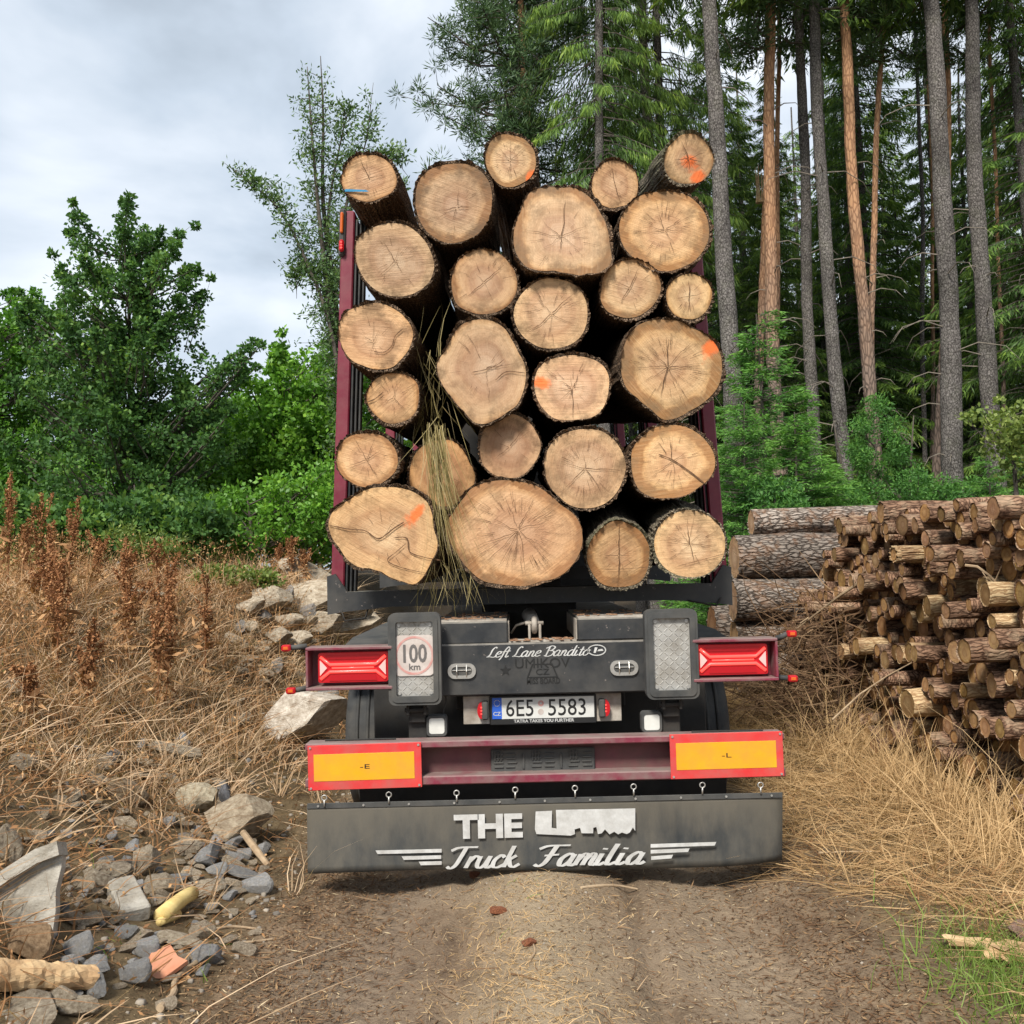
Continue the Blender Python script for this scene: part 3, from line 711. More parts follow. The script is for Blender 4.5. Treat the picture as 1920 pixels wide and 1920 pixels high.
bp = [W(1000 + a / 3.428, 1100 + d / 3.428, YL) for a, d in blob]
b = MB(); b.add(bp, [list(range(len(bp)))[::-1]]); part(b, 'lettering', M['white'], flap)
fit_text(cursive('Truck', 0.055, 0.15), (836, 1587, 974, 1628), YL, 'lettering', M['white'], flap, TO)
fit_text(cursive('Familia', 0.055, 0.15), (1000, 1583, 1209, 1623), YL, 'lettering', M['white'], flap, TO)
for (xa, ya, xb, yb, sl) in ((704, 1598, 828, 1595, 1), (753, 1609, 827, 1607, 1), (785, 1619, 828, 1618, 1), (1220, 1586, 1343, 1582, -1), (1220, 1597, 1293, 1594, -1), (1221, 1609, 1262, 1606, -1)):
    h_ = 3.4
    q = [(xa + (4 if sl > 0 else 0), ya + h_), (xb - (0 if sl > 0 else 3), yb + h_), (xb, yb - h_), (xa, ya - h_)]
    b = MB(); b.add([W(x, y, YL) for x, y in q], [[0, 1, 2, 3]]); part(b, 'stripe', M['white'], flap)
# eye bolts
for (ex, ey) in ((608, 1496), (729, 1490), (856, 1487), (966, 1481), (1078, 1478), (1188, 1475), (1317, 1472), (1426, 1472)):
    cc = pr(ex, ey, YF - 0.012); lean = random.uniform(-0.3, 0.3)
    b = MB(); b.torus(cc, U, Z, 0.0135, 0.0035, 16, 6); b.tube([cc - Z * 0.013, cc + Vector((0.006 * lean, 0, -0.045))], 0.0045, 6); part(b, 'eye_bolt', M['zinc'], None, True)
b = MB(); b.quadbox((TX, YB + 0.30, ft + 0.02), (2.0, 0.02, 0.16)); part(b, 'inner_apron', M['blackmatt'])
# tail lamp boxes
def lampbox(x0, y0, x1, y1, lx0, ly0, lx1, ly1, side):
    Yl = 5.20
    cc = pr((x0 + x1)/2, (y0 + y1)/2, Yl); w, h = S(x1 - x0, Yl), S(y1 - y0, Yl)
    b = MB(); th = 0.016
    b.bevbox(cc + Vector((0, 0.06, h/2)), (w, 0.14, th), 0.003); b.bevbox(cc + Vector((0, 0.06, -h/2)), (w, 0.14, th), 0.003)
    b.bevbox(cc + Vector((side * (w/2 - 0.006), 0.06, 0)), (0.012, 0.135, h - th - 0.002), 0.002)
    b.quadbox(cc + Vector((0, 0.12, 0)), (w - 0.02, 0.012, h - th - 0.002)); bxo = part(b, 'lamp_box', M['maroon'])
    lc = pr((lx0 + lx1)/2, (ly0 + ly1)/2, Yl + 0.03); lw, lh = S(lx1 - lx0, Yl), S(ly1 - ly0, Yl)
    b = MB(); b.prism(rrect(lw, lh, 0.012), (lc.x, Yl + 0.05, lc.z), U, Z, -0.03, 0.012); tl = part(b, 'tail_lamp', M['redlens'])
    b = MB()
    def bar(pts, r=0.0085): b.tube([Vector((lc.x + a * lw/2, Yl + 0.034, lc.z + d * lh/2)) for a, d in pts], r, 6)
    bar([(-0.93, 0.75), (-0.66, 0.22), (0.66, 0.22), (0.93, 0.75)]); bar([(-0.93, -0.75), (-0.66, -0.26), (0.66, -0.26), (0.93, -0.75)]); bar([(-0.6, -0.02), (0.6, -0.02)], 0.005)
    part(b, 'light_bar', M['redglow'], tl, True)
    b = MB(); b.prism([(-lw*0.36, lh*0.30), (lw*0.36, lh*0.30), (lw*0.40, lh*0.42), (-lw*0.40, lh*0.42)], (lc.x, Yl + 0.036, lc.z), U, Z, 0, 0.006)
    b.prism([(-lw*0.34, -lh*0.44), (lw*0.34, -lh*0.44), (lw*0.32, -lh*0.24), (-lw*0.32, -lh*0.24)], (lc.x, Yl + 0.037, lc.z), U, Z, 0, 0.004); part(b, 'dark_lens', M['reddark'], tl)
    b = MB()
    for s in (-1, 1):
        b.prism([(s * lw*0.47, lh*0.26), (s * lw*0.37, 0), (s * lw*0.47, -lh*0.26)][::s], (lc.x, Yl + 0.036, lc.z), U, Z, 0, 0.007)
    part(b, 'reflector', M['pinklens'], tl)
    return cc, w, h
LB = lampbox(574, 1216, 735, 1290, 596, 1224, 727, 1279, -1)
RB = lampbox(1300, 1201, 1458, 1274, 1309, 1209, 1440, 1265, 1)
for (px, py, bxp, byp) in ((537, 1215, 575, 1212), (546, 1295, 577, 1290), (1484, 1188, 1456, 1197), (1486, 1272, 1457, 1270)):
    p = pr(px, py, 5.22); q = pr(bxp, byp, 5.26); sg = 1 if q.x > p.x else -1
    b = MB(); b.tube([q, q.lerp(p, 0.45), p + Vector((sg * 0.02, 0.01, 0))], [0.016, 0.014, 0.013], 8); st = part(b, 'marker_stalk', M['rubber'], None, True)
    b = MB(); b.bevbox(p, (0.048, 0.045, 0.034), 0.007); part(b, 'marker_lamp', M['redlens'], st)
    b = MB(); b.bevbox(p + Vector((0, -0.021, 0)), (0.026, 0.008, 0.016), 0.002); part(b, 'marker_glow', M['orangelens'], st)
# checker plate pads
for (x0, y0, x1, y1, st) in ((729, 1150, 827, 1320, True), (1210, 1143, 1308, 1309, False)):
    Yp = 5.22; cc = pr((x0 + x1)/2, (y0 + y1)/2, Yp); w, h = S(x1 - x0, Yp), S(y1 - y0, Yp)
    b = MB(); b.frame(rrect(w, h, 0.035), rrect(w - 0.075, h - 0.085, 0.012), cc, U, Z, -0.06, 0.02); b.frame(rrect(w - 0.03, h - 0.03, 0.03), rrect(w - 0.082, h - 0.092, 0.012), cc, U, Z, 0.0, 0.027)
    pad = part(b, 'rubber_buffer', M['rubber'])
    b = MB(); b.bevbox(cc + Vector((0, 0.005, 0)), (w - 0.078, 0.012, h - 0.088), 0.001); ck = part(b, 'checker_plate', M['alu'], pad)
    b = MB(); nxk, nzk = 7, 15
    for i in range(nxk):
        for j in range(nzk):
            xx = cc.x - (w - 0.11)/2 + i * (w - 0.11)/(nxk - 1); zz = cc.z - (h - 0.12)/2 + j * (h - 0.12)/(nzk - 1)
            b.bevbox((xx, Yp - 0.001, zz), (0.026, 0.005, 0.006), 0.002, Matrix.Rotation(R(45 if (i + j) % 2 else -45), 3, 'Y'))
    part(b, 'tread_bar', M['alu'], pad)
    b = MB()
    for sx in (-1, 1):
        for sz in (-1, 1):
            q = cc + Vector((sx * (w/2 - 0.056), 0, sz * (h/2 - 0.062))); b.tube([q, q + Vector((0, -0.008, 0))], 0.010, 8)
    part(b, 'rivet', M['zinc'], pad)
    if st:
        cs = pr(777, 1229, Yp - 0.008); r_ = S(37, Yp)
        b = MB(); b.prism(rrect(2*r_, 2*r_*1.02, 0.03, 6), (cs.x, Yp - 0.006, cs.z), U, Z, 0, 0.003); sk = part(b, 'speed_sticker', M['stick100'], pad)
        b = MB(); circ = lambda q: [(q * math.cos(2*math.pi*i/40), q * math.sin(2*math.pi*i/40)) for i in range(40)]
        b.frame(circ(r_ * 0.97), circ(r_ * 0.86), (cs.x, Yp - 0.0095, cs.z), U, Z, 0, 0.001); part(b, 'ring_print', M['stickred'], sk)
        fit_text(TXT['100'], (756, 1208, 800, 1242), Yp - 0.0115, 'number_print', M['stickgrey'], sk, TO); fit_text(TXT['km'], (767, 1244, 788, 1256), Yp - 0.0115, 'unit_print', M['stickgrey'], sk, TO)
    # lug under the pad
    b = MB(); q = cc - Z * (h/2)
    b.bevbox(q + Vector((0, 0.09, -0.05)), (0.085, 0.06, 0.11), 0.006); b.bevbox(q + Vector((-0.045, 0.05, -0.03)), (0.016, 0.05, 0.06), 0.004); b.bevbox(q + Vector((0.045, 0.05, -0.03)), (0.016, 0.05, 0.06), 0.004)
    b.tube([q + Vector((-0.062, 0.045, -0.035)), q + Vector((0.062, 0.045, -0.035))], 0.012, 8); b.bevbox(q + Vector((0, 0.12, -0.14)), (0.10, 0.05, 0.14), 0.006)
    part(b, 'hinge_lug', M['blackmatt'])
# main rear crossmember
Yc = 5.32; cc = pr(1019, 1253, Yc); cw, ch = S(400, Yc), S(96, Yc)
b = MB(); b.bevbox((cc.x, Yc + 0.11, cc.z), (cw, 0.22, ch), 0.008); cm = part(b, 'rear_crossmember', M['black'])
fit_text(cursive('Left Lane Bandito', 0.05, 0.10), (912, 1211, 1108, 1236), Yc - 0.002, 'lettering', M['white'], cm, TO)
lg = pr(1119, 1219, Yc); b = MB(); ell = lambda a, d: [(a * math.cos(2*math.pi*i/36), d * math.sin(2*math.pi*i/36)) for i in range(36)]
b.frame(ell(0.050, 0.030), ell(0.044, 0.025), (lg.x, Yc, lg.z), U, Z, 0, 0.0022); b.prism([(-.018, -.014), (-.006, -.014), (.004, .014), (-.010, .016)], (lg.x, Yc, lg.z), U, Z, 0.0, 0.0024); b.prism([(.002, -.006), (.036, -.004), (.030, .006), (.010, .004)], (lg.x, Yc, lg.z), U, Z, 0.0, 0.0027); part(b, 'oval_emblem', M['white'], cm)
for key, rc in (('emboss1', (966, 1234, 1068, 1252)), ('emboss2', (1005, 1254, 1030, 1265)), ('emboss3', (988, 1271, 1050, 1282))):
    fit_text(TXT[key], rc, Yc - 0.0025, 'faded_print', M['ink'], cm, TO)
b = MB(); tq = pr(1017, 1260, Yc); b.frame([(-0.085, -0.03), (0.085, -0.03), (0.055, 0.045), (-0.055, 0.045)], [(-0.074, -0.024), (0.074, -0.024), (0.049, 0.039), (-0.049, 0.039)], (tq.x, Yc, tq.z), U, Z, 0, 0.0022)
sq = pr(948, 1257, Yc); b.prism([(0.032 * (1 if i % 2 == 0 else 0.42) * math.sin(i * math.pi/5), 0.032 * (1 if i % 2 == 0 else 0.42) * math.cos(i * math.pi/5)) for i in range(10)][::-1], (sq.x, Yc, sq.z), U, Z, 0.0, 0.0022); part(b, 'faded_print', M['ink'], cm)
for (px, py) in ((866, 1258), (1170, 1252)):
    q = pr(px, py, Yc); b = MB(); b.frame(rrect(0.150, 0.080, 0.038, 6), rrect(0.110, 0.046, 0.022, 6), (q.x, Yc, q.z), U, Z, 0, 0.014); ol = part(b, 'oval_lamp', M['chrome'])
    b = MB(); b.prism(rrect(0.112, 0.048, 0.023, 6), (q.x, Yc, q.z), U, Z, 0, 0.010); part(b, 'lens', M['rubber'], ol)
    b = MB()
    for s in (-1, 1): b.tube([(q.x + s * 0.026, Yc - 0.012, q.z - 0.033), (q.x + s * 0.026, Yc - 0.024, q.z), (q.x + s * 0.026, Yc - 0.012, q.z + 0.033)], 0.0035, 6)
    b.tube([(q.x - 0.05, Yc - 0.013, q.z + 0.004), (q.x + 0.05, Yc - 0.013, q.z + 0.004)], 0.003, 6); part(b, 'guard_bar', M['chrome'], ol)
# deck beams with dusty tops
topz = pr(890, 1165, Yc + 0.02).z
for (x0, x1, y0, y1) in ((820, 953, 1166, 1208), (1083, 1214, 1158, 1200)):
    a = pr((x0 + x1)/2, y1, Yc + 0.03); w = S(x1 - x0, Yc); h = S(y1 - y0, Yc)
    b = MB(); b.bevbox((a.x, Yc + 0.03 + 2.6, a.z + h/2), (w, 5.2, h), 0.008); part(b, 'deck_beam', M['black'])
    b = MB(); b.quadbox((a.x, Yc + 0.04 + 2.6, a.z + h + 0.003), (w - 0.012, 5.18, 0.006)); b.quadbox((a.x + (w/2 + 0.0035) * (1 if x0 < 1000 else -1), Yc + 0.04 + 2.6, a.z + h/2), (0.006, 5.18, h - 0.012)); part(b, 'dust_skin', M['dusttop'])
b = MB(); b.quadbox((cc.x, Yc + 0.13, cc.z + ch/2 + 0.003), (S(128, Yc), 0.17, 0.006)); part(b, 'dust_skin', M['dusttop'])
# bark crumbs on the deck
b = MB(); rr_ = random.Random(5)
for k in range(150):
    side = rr_.choice((0, 1, 2)); yy = Yc + rr_.uniform(0.05, 0.75)
    if side == 2: x = cc.x + rr_.uniform(-0.17, 0.17); yy = Yc + rr_.uniform(0.03, 0.2); zz = cc.z + ch/2 + 0.010
    else:
        lo, hi = ((820, 953), (1083, 1214))[side]; x = W(rr_.uniform(lo + 4, hi - 4), 1160, Yc).x; zz = (topz if side == 0 else W(1150, 1158, Yc + 0.03).z) + 0.012
    b.bevbox((x, yy, zz), (rr_.uniform(.012, .05), rr_.uniform(.008, .02), rr_.uniform(.003, .008)), 0.002, Matrix.Rotation(rr_.uniform(0, 3), 3, 'Z'))
bc = b.build('bark_crumbs', mottled('bark_crumb', (0.17, 0.075, 0.04), (0.36, 0.22, 0.13), 30, 0.95, 0.2), None); tag(bc, 'reddish bark crumbs scattered on the dusty trailer deck', 'bark crumbs', kind='stuff')
# shackle between the beams
q = pr(1002, 1172, Yc + 0.14); b = MB()
b.tube([q + Vector((0, 0.06, 0.0)), q + Vector((-0.02, 0.5, 0.03))], [0.035, 0.045], 12); b.torus(q + Vector((0, 0.02, 0)), Vector((0, 1, 0)), Z, 0.035, 0.016, 14, 8)
b.bevbox(q + Vector((-0.028, 0.0, -0.045)), (0.014, 0.02, 0.10), 0.004); b.bevbox(q + Vector((0.030, 0.0, -0.045)), (0.014, 0.02, 0.10), 0.004); b.tube([q + Vector((-0.05, 0.01, 0.01)), q + Vector((0.05, 0.01, 0.01))], 0.011, 8)
b.tube([q + Vector((-0.02, 0.05, 0.02)), q + Vector((-0.10, 0.1, -0.005)), q + Vector((-0.13, 0.12, -0.05))], 0.007, 6); part(b, 'towing_shackle', M['dusttop'], None, True)
# number plate
Yn = 5.40; q = pr(1017, 1329, Yn); hw, hh = S(294, Yn), S(52, Yn)
b = MB(); b.bevbox((q.x, Yn + 0.012, q.z), (hw, 0.014, hh), 0.003); ph_ = part(b, 'plate_holder', M['dusttop'])
q2 = pr(1018, 1330, Yn); b = MB(); b.bevbox((q2.x, Yn - 0.002, q2.z), (S(198, Yn), 0.014, S(54, Yn)), 0.004); fr = part(b, 'plate_frame', M['ink'], ph_)
q3 = pr(1027, 1326, Yn); b = MB(); b.bevbox((q3.x, Yn - 0.011, q3.z), (S(172, Yn), 0.003, S(39, Yn)), 0.001); np_ = part(b, 'number_plate', M['plate'], ph_)
q4 = pr(932, 1328, Yn); b = MB(); b.bevbox((q4.x, Yn - 0.0115, q4.z), (S(18, Yn), 0.003, S(39, Yn)), 0.001); part(b, 'blue_band', M['blue'], ph_)
fit_text(TXT['plate1'], (949, 1312, 1000, 1343), Yn - 0.0135, 'plate_number', M['ink'], ph_, TO)
fit_text(TXT['plate2'], (1028, 1310, 1098, 1341), Yn - 0.0135, 'plate_number', M['ink'], ph_, TO)
fit_text(TXT['CZ'], (925, 1335, 939, 1342), Yn - 0.0140, 'country_code', M['white'], ph_, TO)
fit_text(TXT['tatra'], (964, 1348, 1076, 1354), Yn - 0.0100, 'frame_print', M['white'], ph_, TO)
b = MB(); qs = pr(932, 1318, Yn)
for k in range(12): b.quadbox((qs.x + 0.016 * math.cos(k * math.pi/6), Yn - 0.0135, qs.z + 0.016 * math.sin(k * math.pi/6)), (0.003, 0.001, 0.003))
part(b, 'star_ring', M['yellow_star'], ph_)
for (px, py, mt) in ((1014, 1318, 'stickred'), (1014, 1334, 'stick100')):
    qs = pr(px, py, Yn); b = MB(); b.prism(ell(0.016, 0.016), (qs.x, Yn - 0.0125, qs.z), U, Z, 0, 0.001); part(b, 'inspection_seal', M[mt], ph_)
qs = pr(1014, 1318, Yn); b = MB(); b.prism(ell(0.006, 0.006), (qs.x, Yn - 0.0137, qs.z), U, Z, 0, 0.001); part(b, 'seal_centre', M['white'], ph_)
for (px, py) in ((903, 1331), (1135, 1326)):
    qs = pr(px, py, Yn); b = MB(); b.bevbox((qs.x + (0.02 if px < 1000 else -0.02), Yn - 0.02, qs.z), (0.035, 0.05, 0.10), 0.008); pl = part(b, 'plate_lamp', M['rubber'], ph_)
    b = MB(); b.prism(ell(0.022, 0.044), (qs.x, Yn - 0.005, qs.z), U, Z, 0, 0.030); part(b, 'plate_lamp_lens', M['redlens'], ph_)
    b = MB()
    for k in (-1, 0, 1): b.bevbox((qs.x, Yn - 0.036, qs.z + k * 0.017), (0.010, 0.004, 0.007), 0.002)
    part(b, 'plate_lamp_glow', M['redglow'], ph_)
# work lamps
for (px, py) in ((819, 1361), (1222, 1354)):
    qs = pr(px, py, 5.30); b = MB(); b.prism(rrect(0.110, 0.110, 0.02), (qs.x, 5.30, qs.z), U, Z, -0.06, 0.0); wl = part(b, 'work_lamp', M['rubber'])
    b = MB(); b.prism(rrect(0.082, 0.082, 0.014), (qs.x, 5.30, qs.z), U, Z, 0, 0.006); part(b, 'lamp_glass', M['white_led'], wl)
    b = MB(); b.frame(rrect(0.106, 0.106, 0.02), rrect(0.084, 0.084, 0.014), (qs.x, 5.30, qs.z), U, Z, 0, 0.010); part(b, 'lamp_rim', M['rubber'], wl)
    b = MB(); b.tube([qs + Vector((0.03, 0.03, 0.05)), qs + Vector((0.05, 0.05, 0.13)), qs + Vector((0.035, 0.08, 0.2))], 0.004, 5); part(b, 'cable', M['blackmatt'], wl)
# chassis, axles, wheels, mudguards
b = MB()
for s in (-1, 1): b.bevbox((TX + s * 0.42, 5.6 + 3.4, 0.98), (0.11, 6.9, 0.26), 0.01)
for yy in (5.62, 7.6, 9.2, 10.8, 12.2): b.bevbox((TX, yy, 0.96), (0.73, 0.1, 0.2), 0.01)
part(b, 'chassis_rail', M['blackmatt'])
b = MB(); b.bevbox((TX, 5.72, 0.82), (1.9, 0.05, 0.62), 0.01); part(b, 'rear_bulkhead', M['blackmatt'])
for yy in (6.95, 8.35, 9.75):
    b = MB(); b.tube([(TX - 1.0, yy, 0.5), (TX + 1.0, yy, 0.5)], 0.06, 12); part(b, 'axle', M['blackmatt'])
    for s in (-1, 1):
        xo = TX + s * 1.26; xi = TX + s * 0.88
        b = MB(); prof = [(xi, 0.30), (xi - s*0.0, 0.42), (xi + s*0.02, 0.475), (xi + s*0.06, 0.50), (xo - s*0.06, 0.50), (xo - s*0.02, 0.475), (xo, 0.42), (xo, 0.30)]
        sg = 40; n0 = len(b.v)
        for (xx, rr2) in prof:
            for k in range(sg):
                t = 2 * math.pi * k / sg; b.v.append(Vector((xx, yy + rr2 * math.cos(t), 0.5 + rr2 * math.sin(t))))
        for i in range(len(prof) - 1):
            for k in range(sg):
                q = [n0 + i*sg + k, n0 + i*sg + (k+1) % sg, n0 + (i+1)*sg + (k+1) % sg, n0 + (i+1)*sg + k]; b.f.append(q if s < 0 else q[::-1]); b.mi.append(0)
        for k in range(4):
            xg = xi + s * (0.09 + k * 0.067)
            b.torus((xg, yy, 0.5), (0, 1, 0), (0, 0, 1), 0.502, 0.012, 40, 5)
        wh = part(b, 'wheel', M['tyre'], None, True)
        b = MB(); b.tube([(xi + s*0.1, yy, 0.5), (xo - s*0.05, yy, 0.5)], 0.31, 24); b.tube([(xo - s*0.05, yy, 0.5), (xo - s*0.01, yy, 0.5)], [0.15, 0.12], 16); part(b, 'rim', M['dusttop'], wh)
for s in (-1, 1):       # mudguards over the wheels
    b = MB(); pts = [(6.40, 0.98), (6.47, 1.06), (6.60, 1.13), (6.95, 1.16), (8.3, 1.16), (9.7, 1.16), (10.2, 1.10), (10.45, 0.85)]; xa, xb = TX + s * 0.84, TX + s * 1.27
    n0 = 0
    for (yy, zz) in pts:
        for xx in (xa, xb):
            for dz in (0, 0.012): b.v.append(Vector((xx, yy, zz + dz)))
    for i in range(len(pts) - 1):
        a = i * 4; d = a + 4
        for q in ([a, a+2, d+2, d], [a+1, d+1, d+3, a+3], [a, d, d+1, a+1], [a+2, a+3, d+3, d+2]): b.f.append(q); b.mi.append(0)
    b.f.append([0, 1, 3, 2]); e_ = (len(pts) - 1) * 4; b.f.append([e_, e_+2, e_+3, e_+1]); b.mi += [0, 0]
    part(b, 'mudguard', M['rubber'])
b = MB(); b.tube([(TX, 12.3, 0.9), (TX, 14.2, 0.75)], [0.11, 0.09], 10); b.torus((TX, 14.32, 0.75), (1, 0, 0), (0, 1, 0), 0.10, 0.035, 20, 8); part(b, 'drawbar', M['maroon'])
b = MB(); b.bevbox((TX, 11.35, 2.45), (1.7, 0.08, 2.7), 0.01)
for s in (-1, 1): b.bevbox((TX + s * 0.6, 11.45, 2.4), (0.12, 0.10, 2.7), 0.01)
part(b, 'headboard', M['blackmatt'])
# bolsters and stakes
SLEAN = 0.043
zt = None
for bi, yb in enumerate((5.96, 8.3, 10.6)):
    cb = pr(993, 1108, 5.96); half = S(757, 5.96) / 2; zb = cb.z + (yb - 5.96) * 0.045
    xc = cb.x
    b = MB()
    prof = [(-half, -0.115), (-half + 0.10, -0.10), (-half + 0.38, -0.075), (half - 0.38, -0.075), (half - 0.10, -0.10), (half, -0.115), (half, 0.115), (half - 0.05, 0.13), (half - 0.12, 0.02), (-half + 0.12, 0.02), (-half + 0.05, 0.13), (-half, 0.115)]
    b.prism(prof, (xc, yb, zb), U, Z, -0.20, 0.0); part(b, 'bolster', M['black'])
    b = MB(); b.bevbox((xc, yb + (0.42 if bi == 0 else 0.1), (zb - 0.07 + 1.10) / 2), (0.6, 0.18, zb - 0.07 - 1.10), 0.01); part(b, 'bolster_seat', M['blackmatt'])
    for s in (-1, 1):
        base = Vector((xc + s * (half - 0.055), yb + 0.08, zb - 0.02))
        topp = pr(643, 392, 5.96) if s < 0 else pr(1322, 365, 5.96)
        Lz = topp.z - base.z + (yb - 5.96) * 0.03
        tip = base + Vector((-s * SLEAN * Lz, 0, Lz)); rt = Matrix.Rotation(-s * math.atan(SLEAN), 3, 'Y')
        mid = (base + tip) / 2
        b = MB(); b.bevbox(mid, (0.080, 0.11, Lz), 0.008, rt); stk = part(b, 'stake', M['stake_red'])
        b = MB()
        for k in range(3): b.bevbox(mid + rt @ Vector((-s * (0.052 + k * 0.022), 0.01 + 0.012 * k, -0.02)), (0.014, 0.10 - 0.015 * k, Lz - 0.06), 0.004, rt)
        part(b, 'slotted_rail', M['black'] if s < 0 else M['blackmatt'], stk)
        if s > 0:
            b = MB(); b.bevbox(mid + rt @ Vector((-s * 0.062, -0.052, 0)), (0.008, 0.008, Lz - 0.1), 0.002, rt); part(b, 'edge_trim', M['stake_red'], stk)
        if bi == 0 and s < 0:
            f = pr(640, 432, 5.96 - 0.02)
            b = MB(); b.bevbox((f.x, 5.98, f.z), (0.040, 0.035, 0.30), 0.012, rt); sl = part(b, 'stake_lamp', M['rubber'], None)
            b = MB(); b.bevbox((f.x + 0.0, 5.958, f.z + 0.055), (0.018, 0.02, 0.13), 0.006, rt); part(b, 'orange_lens', M['orangelens'], sl)
            b = MB(); b.bevbox((f.x - 0.003, 5.955, f.z - 0.09), (0.030, 0.03, 0.075), 0.010, rt); part(b, 'red_lens', M['redlens'], sl)
            b = MB()
            for k in (-1, 0, 1): b.bevbox((f.x - 0.003, 5.939, f.z - 0.09 + k * 0.017), (0.013, 0.004, 0.008), 0.002)
            part(b, 'led_glow', M['redglow'], sl)
b = MB(); q0 = pr(640, 1145, 5.95)
b.tube([q0, q0 + Vector((0.02, 0, -0.06)), q0 + Vector((0.14, 0.02, -0.05)), q0 + Vector((0.16, 0.03, 0.02))], 0.006, 5)
q0 = pr(1352, 1120, 5.95); b.tube([q0, q0 + Vector((-0.03, 0, -0.05)), q0 + Vector((-0.12, 0, -0.03)), q0 + Vector((-0.2, 0, -0.015))], 0.006, 5); part(b, 'air_hose', M['blackmatt'], None, True)

# ------------------------------------------------------------------ the load
def log_outline(n, rx, ry, bumps, seed, rough=0.02):
    rnd = random.Random(seed); ph = [(rnd.uniform(0, 6.28), rnd.uniform(0.3, 1) / (k ** 0.9)) for k in range(2, 12)]
    out = []
    for i in range(n):
        t = 2 * math.pi * i / n
        r = rx * ry / math.sqrt((ry * math.cos(t)) ** 2 + (rx * math.sin(t)) ** 2)
        f = 1 + rough * 0.8 * (math.sin(2 * t + ph[0][0] * 2) + math.sin(3 * t + ph[1][0] * 3) + 0.7 * math.sin(5 * t + ph[2][0])) * (0.6 if n < 60 else 1) + rough * sum(a * math.sin(k * t + p) for (k, (p, a)) in zip(range(2, 12), ph))
        for (deg, amp, wd) in bumps:
            d = (math.degrees(t) - deg + 180) % 360 - 180
            f += amp * math.exp(-(d / wd) ** 2)
        out.append(r * f)
    return out

def face_mesh(name, rad, pith, rings, seed, wobble=0.004, paints=(), shape='POLAR'):
    n = len(rad); V = [(pith[0], pith[1], 0)]; rrv = [0.0]; dv = [(0, 0, 0)]
    rnd = random.Random(seed); pz = [rnd.uniform(0, 6.28) for _ in range(3)]
    for j in range(1, rings + 1):
        f = j / rings
        for i in range(n):
            t = 2 * math.pi * i / n; ex, ey = rad[i] * math.cos(t), rad[i] * math.sin(t)
            x = pith[0] * (1 - f) + ex * f; y = pith[1] * (1 - f) + ey * f
            z = wobble * (math.sin(9 * x + pz[0]) + math.sin(13 * y + pz[1])) * f + wobble * 0.5 * math.sin(30 * (x - y) + pz[2]) * f
            V.append((x, y, z)); rrv.append(f); a = math.atan2(y - pith[1], x - pith[0]); dv.append((math.cos(a), math.sin(a), f * 0.16))
    Fc = [[0, 1 + i, 1 + (i + 1) % n] for i in range(n)]
    for j in range(rings - 1):
        for i in range(n): Fc.append([1 + j*n + i, 1 + (j+1)*n + i, 1 + (j+1)*n + (i+1) % n, 1 + j*n + (i+1) % n])
    me = bpy.data.meshes.new(name); me.from_pydata(V, [], Fc)
    me.attributes.new('rr', 'FLOAT', 'POINT').data.foreach_set('value', rrv)
    me.attributes.new('dirv', 'FLOAT_VECTOR', 'POINT').data.foreach_set('vector', [c for d in dv for c in d])
    pa = []
    for (x, y, z) in V:
        p = 0
        for (px, py, sx, sy, st, an) in paints:
            dx, dy = x - px, y - py; ca, sa = math.cos(an), math.sin(an)
            u_, v_ = (dx * ca + dy * sa) / sx, (-dx * sa + dy * ca) / sy
            p = max(p, st * math.exp(-(u_*u_ + v_*v_) ** 1.4))
        pa.append(p)
    me.attributes.new('paint', 'FLOAT', 'POINT').data.foreach_set('value', pa)
    me.materials.append(M['cut']); me.polygons.foreach_set('use_smooth', [True] * len(me.polygons)); me.update()
    return me

def bark_mesh(name, rad, length, th, seed, mat, taper=0.008, rows=16, jag=0.026, ridge=0.35, capmat=True):
    rnd = random.Random(seed); n = len(rad); V = []; Fc = []; mi = []
    rows_z = [0.0, 0.03] + [length * (k / rows) ** 1.5 for k in range(1, rows + 1)]
    for i in range(n):                                  # inner rim that meets the cut wood
        t = 2 * math.pi * i / n; V.append((rad[i] * math.cos(t), rad[i] * math.sin(t), -0.003))
    ph = [rnd.uniform(0, 6.28) for _ in range(6)]; grain = [rnd.uniform(-1, 1) for _ in range(n)]
    for j, z in enumerate(rows_z):
        for i in range(n):
            t = 2 * math.pi * i / n
            r = rad[i] * (1 - taper * z / max(sum(rad)/n, 1e-3) * 0.1) + th * (1 + ridge * grain[i] + 0.3 * rnd.uniform(-1, 1)) + 0.006 * math.sin(3 * z + ph[0] + t) + 0.004 * math.sin(7 * z + ph[1] + 2 * t)
            zz = z - (rnd.uniform(-0.3, 1.0) * jag if j == 0 else 0)
            V.append((r * math.cos(t), r * math.sin(t), -zz))
    for j in range(len(rows_z)):
        for i in range(n): Fc.append([j*n + i, (j+1)*n + i, (j+1)*n + (i+1) % n, j*n + (i+1) % n])
    e0 = len(rows_z) * n; V.append((0, 0, -length)); Fc += [[e0 + i, len(V) - 1, e0 + (i + 1) % n] for i in range(n)]
    me = bpy.data.meshes.new(name); me.from_pydata(V, [], Fc); me.materials.append(mat); me.update()
    return me

